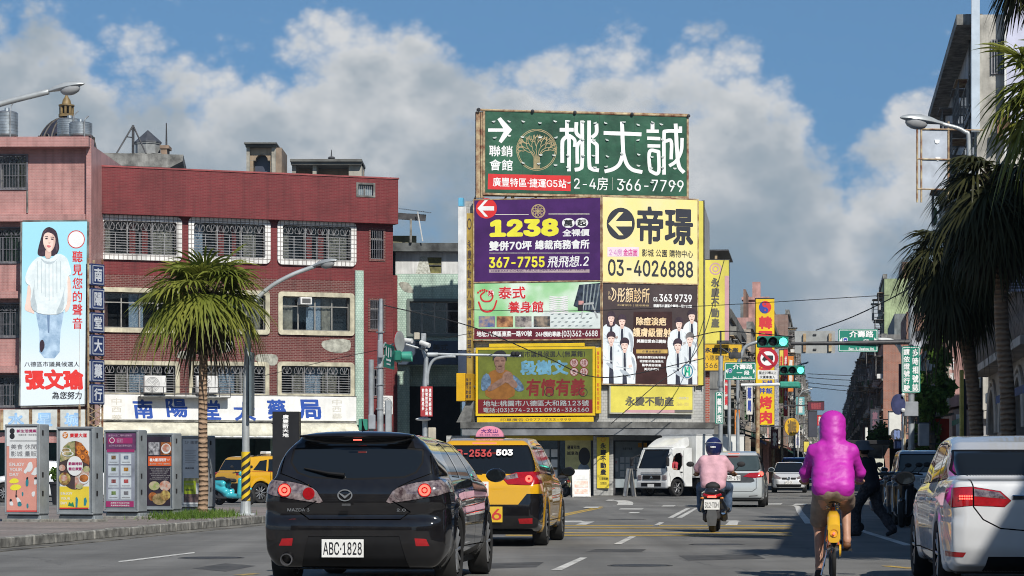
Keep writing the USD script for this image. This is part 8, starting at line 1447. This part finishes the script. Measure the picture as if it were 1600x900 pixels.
c0=G(1302,908);HDC=90-6.5;t=thing('person','cyclist in a hooded magenta jacket and khaki shorts, seen from behind','person',c0,HDC)
hp,ch=np.array([.10,0,.87]),np.array([.24,0,1.20])
flesh(t,'body',[((.10,.09,.84),(.44,.13,.53),.083,.062),((.44,.13,.53),(.31,.135,.15),.056,.036),((.31,.135,.13),(.40,.14,.055),.036,.030),((.29,.135,.10),(.31,.135,.09),.034,.034),((.40,.14,.055),(.46,.145,.05),.030,.022),((.10,-.09,.84),(.50,-.13,.74),.083,.062),((.50,-.13,.74),(.31,-.14,.41),.056,.036),((.31,-.14,.40),(.42,-.145,.345),.036,.028),((.30,-.14,.38),(.32,-.14,.36),.034,.034),(hp,ch,.075,.07),((.26,0,1.30),(.34,0,1.50),.055,.06),((.35,0,1.53),(.36,0,1.57),.09,.085),((.26,.17,1.27),(.42,.26,1.05),.045,.036),((.42,.26,1.05),(.66,.27,.99),.036,.028),((.26,-.17,1.27),(.42,-.26,1.05),.045,.036),((.42,-.26,1.05),(.66,-.27,.99),.036,.028)]+hand((.66,.27,.99),(1,0,-.05),(0,0,1),1,-1)+hand((.66,-.27,.99),(1,0,-.05),(0,0,1),1,1),SKN,k=.02,h=.011)
flesh(t,'jacket',[((.09,.09,.915),(.16,.085,1.03),.120,.116),((.09,-.09,.915),(.16,-.085,1.03),.120,.116),((.16,.085,1.03),(.25,.10,1.22),.116,.10),((.16,-.085,1.03),(.25,-.10,1.22),.116,.10),((.10,0,.93),(.24,0,1.22),.115,.10),((.25,.12,1.29),(.27,.18,1.275),.078,.068),((.25,-.12,1.29),(.27,-.18,1.275),.078,.068),((.27,.185,1.25),(.40,.265,1.06),.066,.055),((.40,.265,1.06),(.62,.27,.995),.053,.040),((.27,-.185,1.25),(.40,-.265,1.06),.066,.055),((.40,-.265,1.06),(.62,-.27,.995),.053,.040),((.25,0,1.27),(.30,0,1.39),.105,.120),((.325,0,1.455),(.35,0,1.545),.126,.132)],MAG,k=.045,h=.010,wrinkle=.0045,ws=19,minus=[((.50,0,1.54),.085)])
flesh(t,'shorts',[((.10,.065,.885),(.12,.08,.885),.118,.115),((.10,-.065,.885),(.12,-.08,.885),.118,.115),((.12,.095,.87),(.38,.13,.60),.108,.096),((.12,-.095,.87),(.42,-.135,.76),.108,.092)],KHAKI,k=.035,h=.012,wrinkle=.006)
flesh(t,'sandal',[((.27,.135,.075),(.46,.145,.022),.030,.026,(1,.75,1))],BLACK,h=.010);flesh(t,'sandal',[((.28,-.14,.345),(.44,-.147,.312),.030,.024,(1,.75,1))],mat('brown_sandal',(.16,.07,.03),.6,.2),h=.010)
BO=PAINT('bicycle_orange',(.62,.13,.02),r0=.2,r1=.35);BYL=PAINT('bicycle_yellow',(.72,.40,.015),r0=.2,r1=.35)
b_=thing('bicycle','orange and yellow hire bicycle ridden by the cyclist in magenta','bicycle',c0,HDC)
for x in(0.0,1.04):
 w=part(b_,'wheel',MB().tube([(x+.30*math.cos(u),0,.325+.30*math.sin(u))for u in np.linspace(0,2*math.pi,41)],.024,8,caps=False),TYRE,True);m=MB().cyl((x,-.05,.325),(x,.05,.325),.03,n=10)
 for i in range(18):u=i*math.pi/9;m.cyl((x,.03*(-1)**i,.325),(x+.28*math.cos(u),0,.325+.28*math.sin(u)),.0022,n=3)
 part(w,'spokes',m,CHROME);part(w,'rim',MB().tube([(x+.278*math.cos(u),0,.325+.278*math.sin(u))for u in np.linspace(0,2*math.pi,41)],.012,6,caps=False),CHROME,True)
part(b_,'frame',MB().tube([(.36,0,.29),(.26,0,.72)],.022,8).tube(bez([(.36,0,.30),(.62,0,.42),(.90,0,.80)],6),.030,8).tube([(.0,.055,.325),(.30,.03,.52)],.012,6).tube([(.0,-.055,.325),(.30,-.03,.52)],.012,6).tube([(.0,.055,.325),(.36,.03,.29)],.013,6).tube([(.0,-.055,.325),(.36,-.03,.29)],.013,6).tube([(.90,0,.80),(.99,.05,.36)],.014,6).tube([(.90,0,.80),(.99,-.05,.36)],.014,6),BO,40)
fd=MB();k=14;arc=np.linspace(-.15,1.85,k);vs=[(-.355*math.cos(math.pi-u-.0)*-1 if False else.355*math.cos(u+.95),y,.325+.355*math.sin(u+.95)+dz)for u in arc for y,dz in((-.06,-.03),(-.035,.008),(.035,.008),(.06,-.03))];fd.add(vs,[f for i in range(k-1)for j in range(3)for f in((4*i+j,4*i+j+1,4*i+j+5),(4*i+j,4*i+j+5,4*i+j+4))]);part(b_,'mudguard',fd,BYL,True)
part(b_,'guard_plate',MB().prism(rrect(-.055,.055,.385,.56,.035),-.352,-.342,plane='yz'),BYL);part(b_,'tail_light',MB().lathe([(.0,.02),(.034,.015),(.038,-.01)],(-.35,0,.475),'x',16).move(0),LAMPR);part(b_,'light_glow',MB().sph((-.372,0,.475),.014,n=8),BRAKE)
v,f,n=blob([((.12,.055,.79),(.16,.05,.79),.062,.055,(1,1,1.7)),((.12,-.055,.79),(.16,-.05,.79),.062,.055,(1,1,1.7)),((.2,0,.79),(.40,0,.78),.05,.025,(1,1,1.6))],.04,.01);meshn(b_,'saddle',v,f,n,BLACK);part(b_,'seat_post',MB().cyl((.26,0,.70),(.24,0,.78),.015,n=8),CHROME)
for s in(1,-1):part(b_,'saddle_spring',MB().tube([(.12+.02*math.cos(u),s*.05+.02*math.sin(u),.70+u*.0035)for u in np.linspace(0,18,40)],.005,4),CHROME)
part(b_,'handlebar',MB().tube(bez([(.74,-.29,.97),(.84,-.24,.98),(.90,-.08,1.0),(.90,.08,1.0),(.84,.24,.98),(.74,.29,.97)],5),.014,8).cyl((.90,0,.80),(.90,0,1.0),.02,n=8),CHROME,40);part(b_,'basket',MB().box(.98,1.25,-.17,.17,.76,.78).box(.98,1.0,-.17,.17,.78,1.0).box(1.25,1.27,-.18,.18,.76,1.02).box(.98,1.27,-.18,-.17,.78,1.0).box(.98,1.27,.17,.18,.78,1.0),TRIM)
part(b_,'crank',MB().lathe([(.09,-.003),(.09,.003),(.02,.006)],(.36,-.06,.29),'y',24).cyl((.36,-.075,.29),(.40,-.085,.30+.14*.6),.011,n=6).cyl((.36,.075,.29),(.33,.085,.13),.011,n=6),STEELD);part(b_,'pedal',MB().box(.33,.45,.09,.19,.0,.022).box(.32,.44,-.19,-.09,.285,.307),BLACK);part(b_,'chain_case',MB().prism(rrect(-.06,.46,.24,.36,.055),-.075,-.055),BYL);part(b_,'kickstand',MB().cyl((.02,.06,.3),(-.08,.12,.06),.009,n=5),CHROME);part(b_,'dress_guard',MB().prism(Point(0,.325).buffer(.27).intersection(sbox(-.3,.33,.15,.6)),.05,.055),BO)
def scooter(label,loc,rot,paint,group=None,plate_text=None,lit=False):
 t=thing('motor_scooter',label,'motor scooter',loc,rot,group)
 for x in(.05,1.27):w=part(t,'wheel',MB().lathe([(.14,-.05),(.22,-.062),(.25,-.035),(.257,0),(.25,.035),(.22,.062),(.14,.05)],(x,0,.257),'y',28),TYRE,35);part(w,'rim',MB().lathe([(.14,-.04),(.13,0),(.04,-.03),(0,-.04)],(x,0,.257),'y',20).lathe([(0,.04),(.04,.03),(.13,0),(.14,.04)],(x,0,.257),'y',20),GRILLE_DARK)
 v,f,n=blob([((-.08,.05,.70),(.30,.10,.66),.085,.115),((-.08,-.05,.70),(.30,-.10,.66),.085,.115),((.02,.10,.56),(.42,.12,.42),.085,.12),((.02,-.10,.56),(.42,-.12,.42),.085,.12),((.40,.08,.30),(.95,.08,.28),.085,.075),((.40,-.08,.30),(.95,-.08,.28),.085,.075),((.98,.12,.36),(1.03,.13,.78),.07,.075),((.98,-.12,.36),(1.03,-.13,.78),.07,.075),((1.05,0,.40),(1.08,0,.86),.10,.09),((1.02,.10,.98),(1.02,-.10,.98),.075,.075),((1.27,0,.50),(1.33,0,.50),.07,.05)],.06,.018);meshn(t,'bodywork',v,f,n,paint)
 v,f,n=blob([((-.02,.05,.80),(.60,.06,.76),.075,.085,(1,1,1.3)),((-.02,-.05,.80),(.60,-.06,.76),.075,.085,(1,1,1.3)),((.0,0,.82),(.2,0,.82),.08,.09,(1,1,1.3))],.05,.018);meshn(t,'seat',v,f,n,BLACK)
 part(t,'fork',MB().cyl((1.08,.07,.80),(1.27,.07,.257),.022,n=8).cyl((1.08,-.07,.80),(1.27,-.07,.257),.022,n=8),STEEL);part(t,'engine',MB().box(-.02,.42,.05,.17,.18,.36,.04).box(.1,.5,-.16,.02,.2,.40,.04),STEELD);part(t,'exhaust',MB().tube([(.45,-.14,.22),(.2,-.19,.22),(.1,-.20,.25),(-.22,-.20,.36)],[.025,.03,.062,.066],12),mat('exhaust_black',(.03,.03,.033),.35,.1),True);part(t,'exhaust_tip',MB().lathe([(.02,.0),(.045,-.005),(.055,.03)],(-.235,-.20,.365),'x',12),CHROME)
 part(t,'tail_lamp',MB().tube(bez([(-.10,.15,.66),(-.155,.07,.635),(-.165,0,.63),(-.155,-.07,.635),(-.10,-.15,.66)],4),[.028]*17,8),LAMPR,True)
 if lit:part(t,'brake_light',MB().box(-.20,-.185,-.075,.075,.605,.64,.006),BRAKE)
 q=part(t,'number_plate',MB().box(-.225,-.215,-.135,.135,.40,.575,.003),PLATE)
 if plate_text:rear_text(q,plate_text,.118,-.118,.435,.53,-.229,-.229,INK,bold=.01)
 part(t,'mudflap',MB().prism([(-.075,.40),(.075,.40),(.095,.28),(.07,.12),(-.07,.12),(-.095,.28)],-.215,-.20,plane='yz'),mat('mudflap_grey',(.09,.095,.10),.6,.15));part(t,'handlebar',MB().tube(bez([(.92,-.36,1.0),(1.0,-.18,1.02),(1.02,0,1.02),(1.0,.18,1.02),(.92,.36,1.0)],4),.018,8),BLACK)
 for s in(1,-1):part(t,'mirror',MB().cyl((1.0,s*.28,1.02),(.98,s*.42,1.17),.008,n=5).sph((.97,s*.45,1.19),.075,(.3,1,.65),12),BLACK,True);part(t,'indicator',MB().sph((-.14,s*.17,.60),.035,(.8,1,.6),8),SO)
 part(t,'headlight',MB().sph((1.13,0,.93),.085,(.6,1.2,.8),12),LAMPC,True);return t
SBK=PAINT('scooter_black',(.012,.012,.014),r0=.15,r1=.3);cm=G(1113.5,832)
cm=cm-np.array([.05*SD[0],.05*SD[1],0])
scooter('black motor scooter ridden by the man in the pink shirt',cm,90-8,SBK,None,'312·TDH',True)
t=thing('person','scooter rider in a pink polo shirt and dark blue helmet, seen from behind','person',cm,90-8);PNK=mat('pink_cloth',(.62,.36,.42),.8,.08,8,bump=.003);DEN=mat('denim',(.07,.11,.18),.8,.25,12,col2=(.03,.05,.09));TAN=mat('tanned_skin',(.30,.15,.09),.5,.12,8)
flesh(t,'body',[((.32,0,.92),(.36,0,1.22),.08,.07),((.34,0,1.30),(.37,0,1.42),.055,.06),((.38,0,1.44),(.39,0,1.48),.095,.09),((.33,.18,1.28),(.46,.30,1.06),.05,.042),((.46,.30,1.06),(.80,.33,1.03),.042,.030),((.33,-.18,1.28),(.46,-.31,1.06),.05,.042),((.46,-.31,1.06),(.80,-.33,1.03),.042,.030)]+hand((.80,.33,1.03),(1,0,-.05),(0,0,1),1.05,-1)+hand((.80,-.33,1.03),(1,0,-.05),(0,0,1),1.05,1),TAN,k=.02,h=.013)
flesh(t,'polo_shirt',[((.24,.08,.84),(.28,.09,1.0),.14,.13),((.24,-.08,.84),(.28,-.09,1.0),.14,.13),((.26,0,.86),(.33,0,1.22),.13,.12),((.28,.10,1.0),(.34,.12,1.22),.14,.115),((.28,-.10,1.0),(.34,-.12,1.22),.14,.115),((.33,.17,1.26),(.43,.27,1.12),.085,.085),((.33,-.17,1.26),(.43,-.27,1.12),.085,.085),((.33,0,1.28),(.35,0,1.34),.10,.075)],PNK,k=.05,h=.015,wrinkle=.005,ws=14)
flesh(t,'jeans',[((.27,.10,.82),(.66,.24,.78),.115,.085),((.66,.24,.78),(.66,.24,.40),.082,.065),((.27,-.10,.82),(.66,-.24,.78),.115,.085),((.66,-.24,.78),(.66,-.24,.40),.082,.065),((.25,.08,.80),(.25,-.08,.80),.13,.13)],DEN,k=.04,h=.016,wrinkle=.008)
for s in(1,-1):flesh(t,'shoe',[((.62,s*.23,.40),(.82,s*.23,.385),.045,.038)],BLACK,h=.014)
HEL=PAINT('helmet_blue',(.012,.018,.09),r0=.08,r1=.2);q=flesh(t,'helmet',[((.36,0,1.52),(.39,0,1.50),.145,.14),((.36,0,1.43),(.40,0,1.42),.128,.12)],HEL,k=.05,h=.013);part(q,'band',MB().tube([(.375+.147*math.cos(u),.147*math.sin(u),1.545-.02*math.cos(u))for u in np.linspace(.6,2*math.pi-.6,24)],.011,6),mat('helmet_grey',(.3,.32,.36),.3,.1));rear_text(q,'OBK',.045,-.045,1.475,1.505,.205,.212,WH,bold=.04)
for i,(px,py,rot,lab,pt_)in enumerate(((1378,812,118,'dark parked scooter nearest the pedestrian',SBK),(1399,818,112,'black parked scooter in the middle of the right row, nose outwards',PAINT('scooter_grey',(.03,.035,.045))),(1418,822,106,'dark parked scooter closest to the white saloon',SBK),(1391,796,115,'dark parked scooter behind the front ones on the right',SBK))):
 scooter(lab,G(px,py),rot+150,pt_,'scooters parked on the right')
scooter('dark scooter parked beside the white sandwich board',G(884,776.5),165,SBK);scooter('turquoise scooter standing left of the parked yellow taxi',G(341,789),-35,PAINT('scooter_cyan',(.05,.45,.52)))
c0=G(1360,838);t=thing('person','pedestrian in dark clothes and a grey bucket hat bending over a cart','person',c0,150);NVY=mat('navy_cloth',(.018,.02,.03),.8,.2,8);PAT=mat('patterned_cloth',(.05,.05,.06),.8,.1,26,col2=(.008,.008,.012))
flesh(t,'body',[((0,0,.85),(.06,0,1.2),.08,.07),((.08,0,1.27),(.12,0,1.36),.05,.05),((.13,0,1.40),(.15,0,1.43),.09,.085),((.06,.15,1.22),(.14,.19,.98),.045,.038),((.14,.19,.98),(.36,.14,.88),.036,.028),((.06,-.15,1.22),(.14,-.19,.98),.045,.038),((.14,-.19,.98),(.36,-.14,.88),.036,.028)]+hand((.36,.14,.88),(1,0,-.2),(0,0,1),.95,-1)+hand((.36,-.14,.88),(1,0,-.2),(0,0,1),.95,1),SKN,k=.02,h=.014)
flesh(t,'shirt',[((-.02,.07,.82),(.05,.08,1.18),.125,.11),((-.02,-.07,.82),(.05,-.08,1.18),.125,.11),((.05,.14,1.23),(.13,.19,1.0),.07,.055),((.05,-.14,1.23),(.13,-.19,1.0),.07,.055),((.13,.19,1.0),(.30,.15,.91),.053,.042),((.13,-.19,1.0),(.30,-.15,.91),.053,.042)],NVY,k=.05,h=.015,wrinkle=.007)
flesh(t,'trousers',[((0,.07,.84),(0,-.07,.84),.13,.13),((.0,.09,.82),(.22,.10,.46),.105,.085),((.22,.10,.46),(.20,.10,.10),.085,.08),((.0,-.09,.82),(-.10,-.10,.46),.105,.085),((-.10,-.10,.46),(-.34,-.10,.13),.085,.075)],PAT,k=.04,h=.015,wrinkle=.008)
flesh(t,'shoe',[((.16,.10,.05),(.32,.10,.04),.045,.04)],BLACK);flesh(t,'shoe',[((-.38,-.10,.09),(-.26,-.10,.035),.04,.035)],BLACK);part(t,'hat',MB().lathe([(.20,-.02),(.205,-.01),(.125,.05),(.115,.12),(.08,.14),(0,.145)],(.14,0,1.43),n=24),mat('hat_grey',(.13,.14,.16),.85,.15),True);part(t,'hair',MB().sph((.12,0,1.41),.098,n=12),DKHAIR,True)
t=thing('hand_cart','small dark two wheeled shopping cart pushed by the pedestrian','cart',G(1341,832),150)
for s in(1,-1):part(t,'wheel',MB().lathe([(.06,-.02),(.085,-.02),(.09,0),(.085,.02),(.06,.02),(.0,.01)],(.05,s*.17,.09),'y',18),TYRE);part(t,'side_bar',MB().tube([(.05,s*.15,.09),(.0,s*.15,.45),(-.14,s*.14,.86)],.012,6),STEELD)
part(t,'bag',MB().box(.02,.24,-.14,.14,.14,.56,.04),NVY);part(t,'handle',MB().cyl((-.14,-.15,.86),(-.14,.15,.86),.014,n=6),BLACK)
# ---- white delivery truck
o=P(1005,735,100.3);hd=math.degrees(math.atan2(-.70,-.715));t=thing('delivery_truck','white delivery truck with a box body turning in front of the corner building','truck',(o[0]+.40,o[1]+.5,0),hd);TW=mat('truck_white',(.70,.71,.70),.3,.08,2,coat=.5)
prof=Polygon([(0,.42),(.02,1.10),(-.32,1.93),(-.42,2.0),(-1.50,2.02),(-1.52,.42)]);win=Polygon(smooth_pts([(-.22,1.22),(-.42,1.78),(-.95,1.82),(-.95,1.10),(-.40,1.08)],1));arch=Point(-.62,.36).buffer(.46)
for s in(1,-1):sp=part(t,'cab_side',MB().prism(prof.difference(win).difference(arch),s*.83-.03,s*.83+.03),TW);part(t,'door_gap',MB().prism(LineString([(-.12,.95),(-.2,.60),(-.95,.60+.02),(-.99,1.9)]).buffer(.008),s*.862-.001,s*.862+.001),SEAL);part(t,'door_handle',MB().box(-.92,-.78,s*.86,s*.885,.98,1.03,.01),BLACK)
part(t,'cab_front',MB().prism([(-.80,.62),(.80,.62),(.80,1.16),(-.80,1.16)],-.02,.02,plane='yz'),TW);part(t,'windshield',MB().add([(.015,-.76,1.17),(.015,.76,1.17),(-.31,.70,1.90),(-.31,-.70,1.90)],[(0,1,2),(0,2,3)]),TINT);part(t,'cab_roof',MB().box(-1.52,-.30,-.82,.82,1.94,2.02,.03),TW);part(t,'cab_back',MB().box(-1.52,-1.46,-.80,.80,.5,1.93),DARKIN);part(t,'cab_floor',MB().box(-1.45,-.04,-.80,.80,.5,.56),DARKIN);part(t,'a_pillar',MB().obox((.0,.80,1.15),(-.33,.74,1.94),.07,.07).obox((.0,-.80,1.15),(-.33,-.74,1.94),.07,.07),TW)
part(t,'wind_deflector',MB().prism(smooth_pts([(-.42,2.0),(-.60,2.16),(-1.0,2.38),(-1.3,2.46),(-1.5,2.46),(-1.5,2.0)],1),-.70,.70),TW,40)
part(t,'bumper',MB().box(-.10,.07,-.85,.85,.34,.62,.04),mat('bumper_grey',(.40,.41,.42),.4,.1));part(t,'grille',MB().box(.03,.05,-.50,.50,.70,.88,.02),TRIM);part(t,'chrome_band',MB().box(.022,.04,-.60,.60,.92,1.02,.01),mat('bumper_grey',0));part(t,'lower_grille',MB().box(.072,.08,-.55,.55,.42,.56),TRIM);part(t,'number_plate',MB().box(.085,.095,-.18,.18,.38,.52),PLATE);x=.052;part(t,'badge',MB().prism([(-.09,.75),(0,.86),(.09,.75),(.03,.75),(0,.79),(-.03,.75)],x,x+.01,plane='yz'),CHROME)
for s in(1,-1):part(t,'headlight',MB().box(-.06,.045,s*.56,s*.82,.66,.90,.04),LAMPC);part(t,'mirror',MB().box(.10,.22,s*.93,s*1.08,1.25,1.62,.04).cyl((.16,s*.95,1.6),(-.2,s*.82,1.75),.02,n=6).cyl((.16,s*.95,1.2),(0,s*.83,1.05),.02,n=6),BLACK)
part(t,'box_body',MB().box(-4.75,-1.66,-.97,.97,.80,2.58,.02),mat('box_white',(.74,.75,.73),.4,.06,1,streak=.15));part(t,'box_rail',MB().box(-4.76,-1.65,-.985,.985,.78,.85).box(-4.76,-1.65,-.985,.985,2.54,2.6),mat('bumper_grey',0));part(t,'chassis',MB().box(-4.7,-1.0,-.40,.40,.50,.78).box(-3.4,-1.75,-.93,-.55,.35,.70).box(-3.0,-1.75,.55,.93,.36,.70),TRIM)
for x in(-.62,-3.6):
 for s in(1,-1):wheel(t,x,s*.76,s,.36,.22,6,mat('steel_rim',(.36,.37,.38),.5,.2,metal=.5))
tp=thing('person','truck driver in a red top with one arm on the window sill','person',(o[0]+.40,o[1]+.5,0),hd);RDC=mat('red_cloth',(.42,.05,.07),.8,.1)
flesh(tp,'body',[((-.85,.42,1.42),(-.84,.42,1.50),.05,.055),((-.83,.42,1.62),(-.82,.42,1.66),.085,.08),((-.85,.42,.95),(-.86,.42,1.3),.12,.12),((-.84,.60,1.32),(-.62,.78,1.12),.04,.036),((-.62,.78,1.12),(-.40,.80,1.16),.034,.026)]+hand((-.40,.80,1.16),(1,0,0),(0,0,1),1),SKN,k=.02,h=.014)
flesh(tp,'red_top',[((-.86,.42,.9),(-.86,.42,1.3),.15,.14),((-.86,.28,1.36),(-.86,.56,1.36),.075,.075),((-.85,.58,1.34),(-.66,.75,1.16),.068,.06)],RDC,k=.05,h=.016);part(tp,'hair',MB().sph((-.85,.42,1.68),.10,(1,1,.9),12),DKHAIR,True)
o=P(1342,735,98);t=thing('flatbed_truck','pale flat bed truck with a dark covered frame, parked ahead on the right','truck',(o[0],o[1],0),90-7);BED=mat('bed_cream',(.62,.62,.52),.5,.15,2)
part(t,'tailgate',MB().box(0,.06,-1.0,1.0,.75,1.55,.01),BED);part(t,'tailgate_panel',MB().prism(rrect(-.9,.9,.85,1.45,.03).difference(rrect(-.82,.82,.93,1.37,.03)),-.02,-.001,plane='yz'),BED);part(t,'side_board',MB().box(.061,3.2,-1.0,-.95,.8,1.5).box(.061,3.2,.95,1.0,.8,1.5),BED);part(t,'bed',MB().box(.061,3.2,-.949,.949,.7,.8),STEELD);part(t,'canopy',MB().box(.0,3.2,-1.25,1.1,2.12,2.3,.03),BLACK);part(t,'canopy_side',MB().add([(.05,-1.22,2.11),(.05,1.05,2.11),(.9,1.0,1.56),(.9,-1.0,1.56)],[(0,1,2),(0,2,3)]),mat('tarpaulin',(.10,.11,.12),.8,.3,2))
m=MB()
for y in(-.95,.95):m.cyl((.1,y,1.5),(.1,y,2.12),.03,n=6)
part(t,'frame_post',m,STEELD);part(t,'cab',MB().box(3.3,4.7,-.9,.9,.6,2.1,.08),WHITEP);part(t,'tail_lamp',MB().box(-.02,.0,.75,.97,.62,.72),LAMPR);part(t,'tail_lamp',MB().box(-.02,.0,-.97,-.75,.62,.72),LAMPR)
for x in(.9,3.9):
 for s in(1,-1):wheel(t,x,s*.8,s,.36,.22,6)
# ------------------------------------------------------------------ fan palms
FROND=leafy('palm_leaf',(.12,.155,.02),(.43,.42,.09),1.1,.35);SHADEF=leafy('old_palm_leaf',(.035,.038,.014),(.09,.088,.03),1.3,.3);DRYF=leafy('dry_palm_leaf',(.045,.036,.022),(.11,.085,.05),2.0,.15);SHAG=mat('palm_shag',(.15,.11,.075),.95,.5,7,bump=.02,col2=(.045,.033,.024));PTRUNK=usdkit.material(stage,'/World/Looks/palm_trunk',{'tc':('texture_coordinate',{}),'w':('wave_texture',{'bands_direction':'z','scale':3.2,'distortion':3.0,'detail':3.0,'detail_scale':2.0}),'n':('noise_texture',{'scale':6.0,'detail':6.0}),'a':('math',{'math_type':'multiply_add','value2':.45}),'m':('mix_color',{'a':(.10,.065,.042),'b':(.34,.23,.15)}),'p':('principled_bsdf',{'roughness':.9}),'b':('bump',{'distance':.03})},[('tc.object','w.vector'),('tc.object','n.vector'),('w.fac','a.value1'),('n.fac','a.value3'),('a.value','m.fac'),('m.result','p.base_color'),('w.fac','b.height'),('b.normal','p.normal')],surface='p.BSDF')  # SHADEF: palm leaf colour darkened, shade of the right palms put into the leaf
def fan(rs,base,az,el,pet,blade,droop,nl=26,wid=.030):
 """One fan leaf: stalk, then leaflets spreading in a fan and hanging at their tips: (vertices, triangles)."""
 d=np.array([math.cos(az)*math.cos(el),math.sin(az)*math.cos(el),math.sin(el)]);s=np.array([-math.sin(az),math.cos(az),0]);V,Fc,n=[],[],0
 ts=np.linspace(0,1,5);pts=np.array([base+d*pet*t-np.array([0,0,1])*droop*.35*pet*t*t for t in ts]);dd=pts[-1]-pts[-2];dd/=np.linalg.norm(dd);up=np.cross(s,dd);up/=np.linalg.norm(up)
 for t,p in zip(ts,pts):V+=[p-s*.022*(1.2-.6*t),p+s*.022*(1.2-.6*t)]
 for i in range(4):Fc+=[(2*i,2*i+1,2*i+3),(2*i,2*i+3,2*i+2)]
 n=len(V);o=pts[-1]
 for i in range(nl):
  a=(i/(nl-1)-.5)*4.1+rs.normal(0,.03);L=blade*(1-.28*(abs(a)/2.05)**2)*rs.uniform(.85,1.08);q=dd*math.cos(a)+s*math.sin(a)+up*.10*math.cos(2*a);q/=np.linalg.norm(q);sd=np.cross(q,up+rs.normal(0,.25,3));sd/=np.linalg.norm(sd);hang=droop*rs.uniform(.7,1.25)
  for k,t in enumerate((0,.35,.62,.82,1.0)):
   p=o+q*L*(t-.16*max(t-.45,0)**1.3*hang)-np.array([0,0,1])*L*hang*max(t-.30,0)**1.7;w=wid*(.45,1.0,.8,.45,.06)[k];V+=[p-sd*w,p+sd*w]
  for k in range(4):b=n+2*k;Fc+=[(b,b+1,b+3),(b,b+3,b+2)]
  n+=10
 return np.array(V),np.array(Fc)
def palm(label,base,pts,r,crown,nf,blade,pet,seed,shag=.35,dry=12,els=(-.75,1.25),nl=26,drp=(.5,1.1),group=None,leaf=None,bulb=None):
 """pts: the trunk's centre line above its foot; crown: the point the leaves spring from."""
 rs=np.random.default_rng(seed);t=thing('palm_tree',label,'palm tree',base,group=group);p=bez(pts,6);k=len(p);rr=np.array([r*(1.25 if i<2 else 1.0)*(1-.22*i/k)for i in range(k)]);part(t,'trunk',MB().tube(p,rr,18),PTRUNK,True)
 m=MB();top=np.array(crown);B_=bulb or r*1.6
 for i in range(230):
  z=rs.uniform(-1.0,.1)*shag*2.6;a=rs.uniform(0,6.28);rad=r+(B_-r)*1.15*math.exp(-((z+shag*.7)/(shag*.8))**2);b=top+[rad*.75*math.cos(a),rad*.75*math.sin(a),z];e=b+np.array([math.cos(a)*rs.uniform(.05,.16),math.sin(a)*rs.uniform(.05,.16),rs.uniform(-.05,.2)])*(1+shag);sd=np.array([-math.sin(a),math.cos(a),0])*.05
  m.add([b-sd,b+sd,e+sd*.5,e-sd*.5,b-sd+[0,0,-.05],b+sd+[0,0,-.05]],[(0,1,2),(0,2,3),(4,5,2),(4,2,3),(0,4,3),(1,2,5)])
 m.lathe([(r*.8,-shag*2.7),(r+(B_-r)*.35,-shag*1.8),(B_*.85,-shag*1.0),(B_*.8,-shag*.5),(r*1.1,0),(r*.4,.25)],top,n=14);part(t,'leaf_bases',m,SHAG)
 for i in range(nf):
  u=(i+.5)/nf;el=els[1]+(els[0]-els[1])*u**.8+rs.normal(0,.10);az=i*2.39996+rs.normal(0,.15);v,f=fan(rs,top+rs.normal(0,.05,3),az,el,pet*rs.uniform(.8,1.15),blade*rs.uniform(.85,1.1),(drp[0]+(drp[1]-drp[0])*u)*rs.uniform(.8,1.2),nl);part(t,'frond',MB().add(v,f),leaf or FROND)
 for i in range(dry):
  az=rs.uniform(0,6.28);v,f=fan(rs,top-[0,0,.12],az,rs.uniform(-1.25,-.75),pet*.7,blade*.85,rs.uniform(.9,1.4),18,.026);part(t,'dry_frond',MB().add(v,f),DRYF)
 return t
Y=50.0;b=G(316,806,ZS);L_=lambda px,py,o=b,Y=Y:P(px,py,Y)-np.array(o)
palm('fan palm on the left pavement in front of the red building',b,[L_(316,808),L_(318,760),L_(317,700),L_(317,620),L_(318,560),L_(319,505)],.105,L_(319,460),44,.95,.74,4,.46,7,els=(-.12,1.15),nl=22,drp=(.5,1.15),bulb=.30)
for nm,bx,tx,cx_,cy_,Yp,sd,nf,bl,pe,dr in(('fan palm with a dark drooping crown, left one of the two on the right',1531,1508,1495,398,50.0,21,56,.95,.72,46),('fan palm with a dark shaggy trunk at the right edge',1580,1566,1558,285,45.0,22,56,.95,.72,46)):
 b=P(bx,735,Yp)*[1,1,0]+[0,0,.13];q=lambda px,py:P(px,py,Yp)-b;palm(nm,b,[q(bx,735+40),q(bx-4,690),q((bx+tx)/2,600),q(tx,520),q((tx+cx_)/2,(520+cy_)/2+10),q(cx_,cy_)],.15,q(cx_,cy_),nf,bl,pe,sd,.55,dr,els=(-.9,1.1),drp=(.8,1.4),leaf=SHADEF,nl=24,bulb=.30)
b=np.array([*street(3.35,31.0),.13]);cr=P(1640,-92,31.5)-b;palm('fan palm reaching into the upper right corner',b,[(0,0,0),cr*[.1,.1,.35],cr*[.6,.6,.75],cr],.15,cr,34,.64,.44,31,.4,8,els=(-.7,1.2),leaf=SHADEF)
for s_,c_,hz,sd in((36.5,3.4,6.6,32),(25.5,3.4,6.2,33)):
 b=np.array([*street(c_,s_),.13]);palm(['fan palm on the right pavement out of view, shading the road','fan palm on the right pavement out of view beside the white saloon'][sd-32],b,[(0,0,0),(.05,0,hz*.5),(0,.05,hz)],.15,(0,.05,hz),34,.95,.6,sd,.4,8,nl=18)
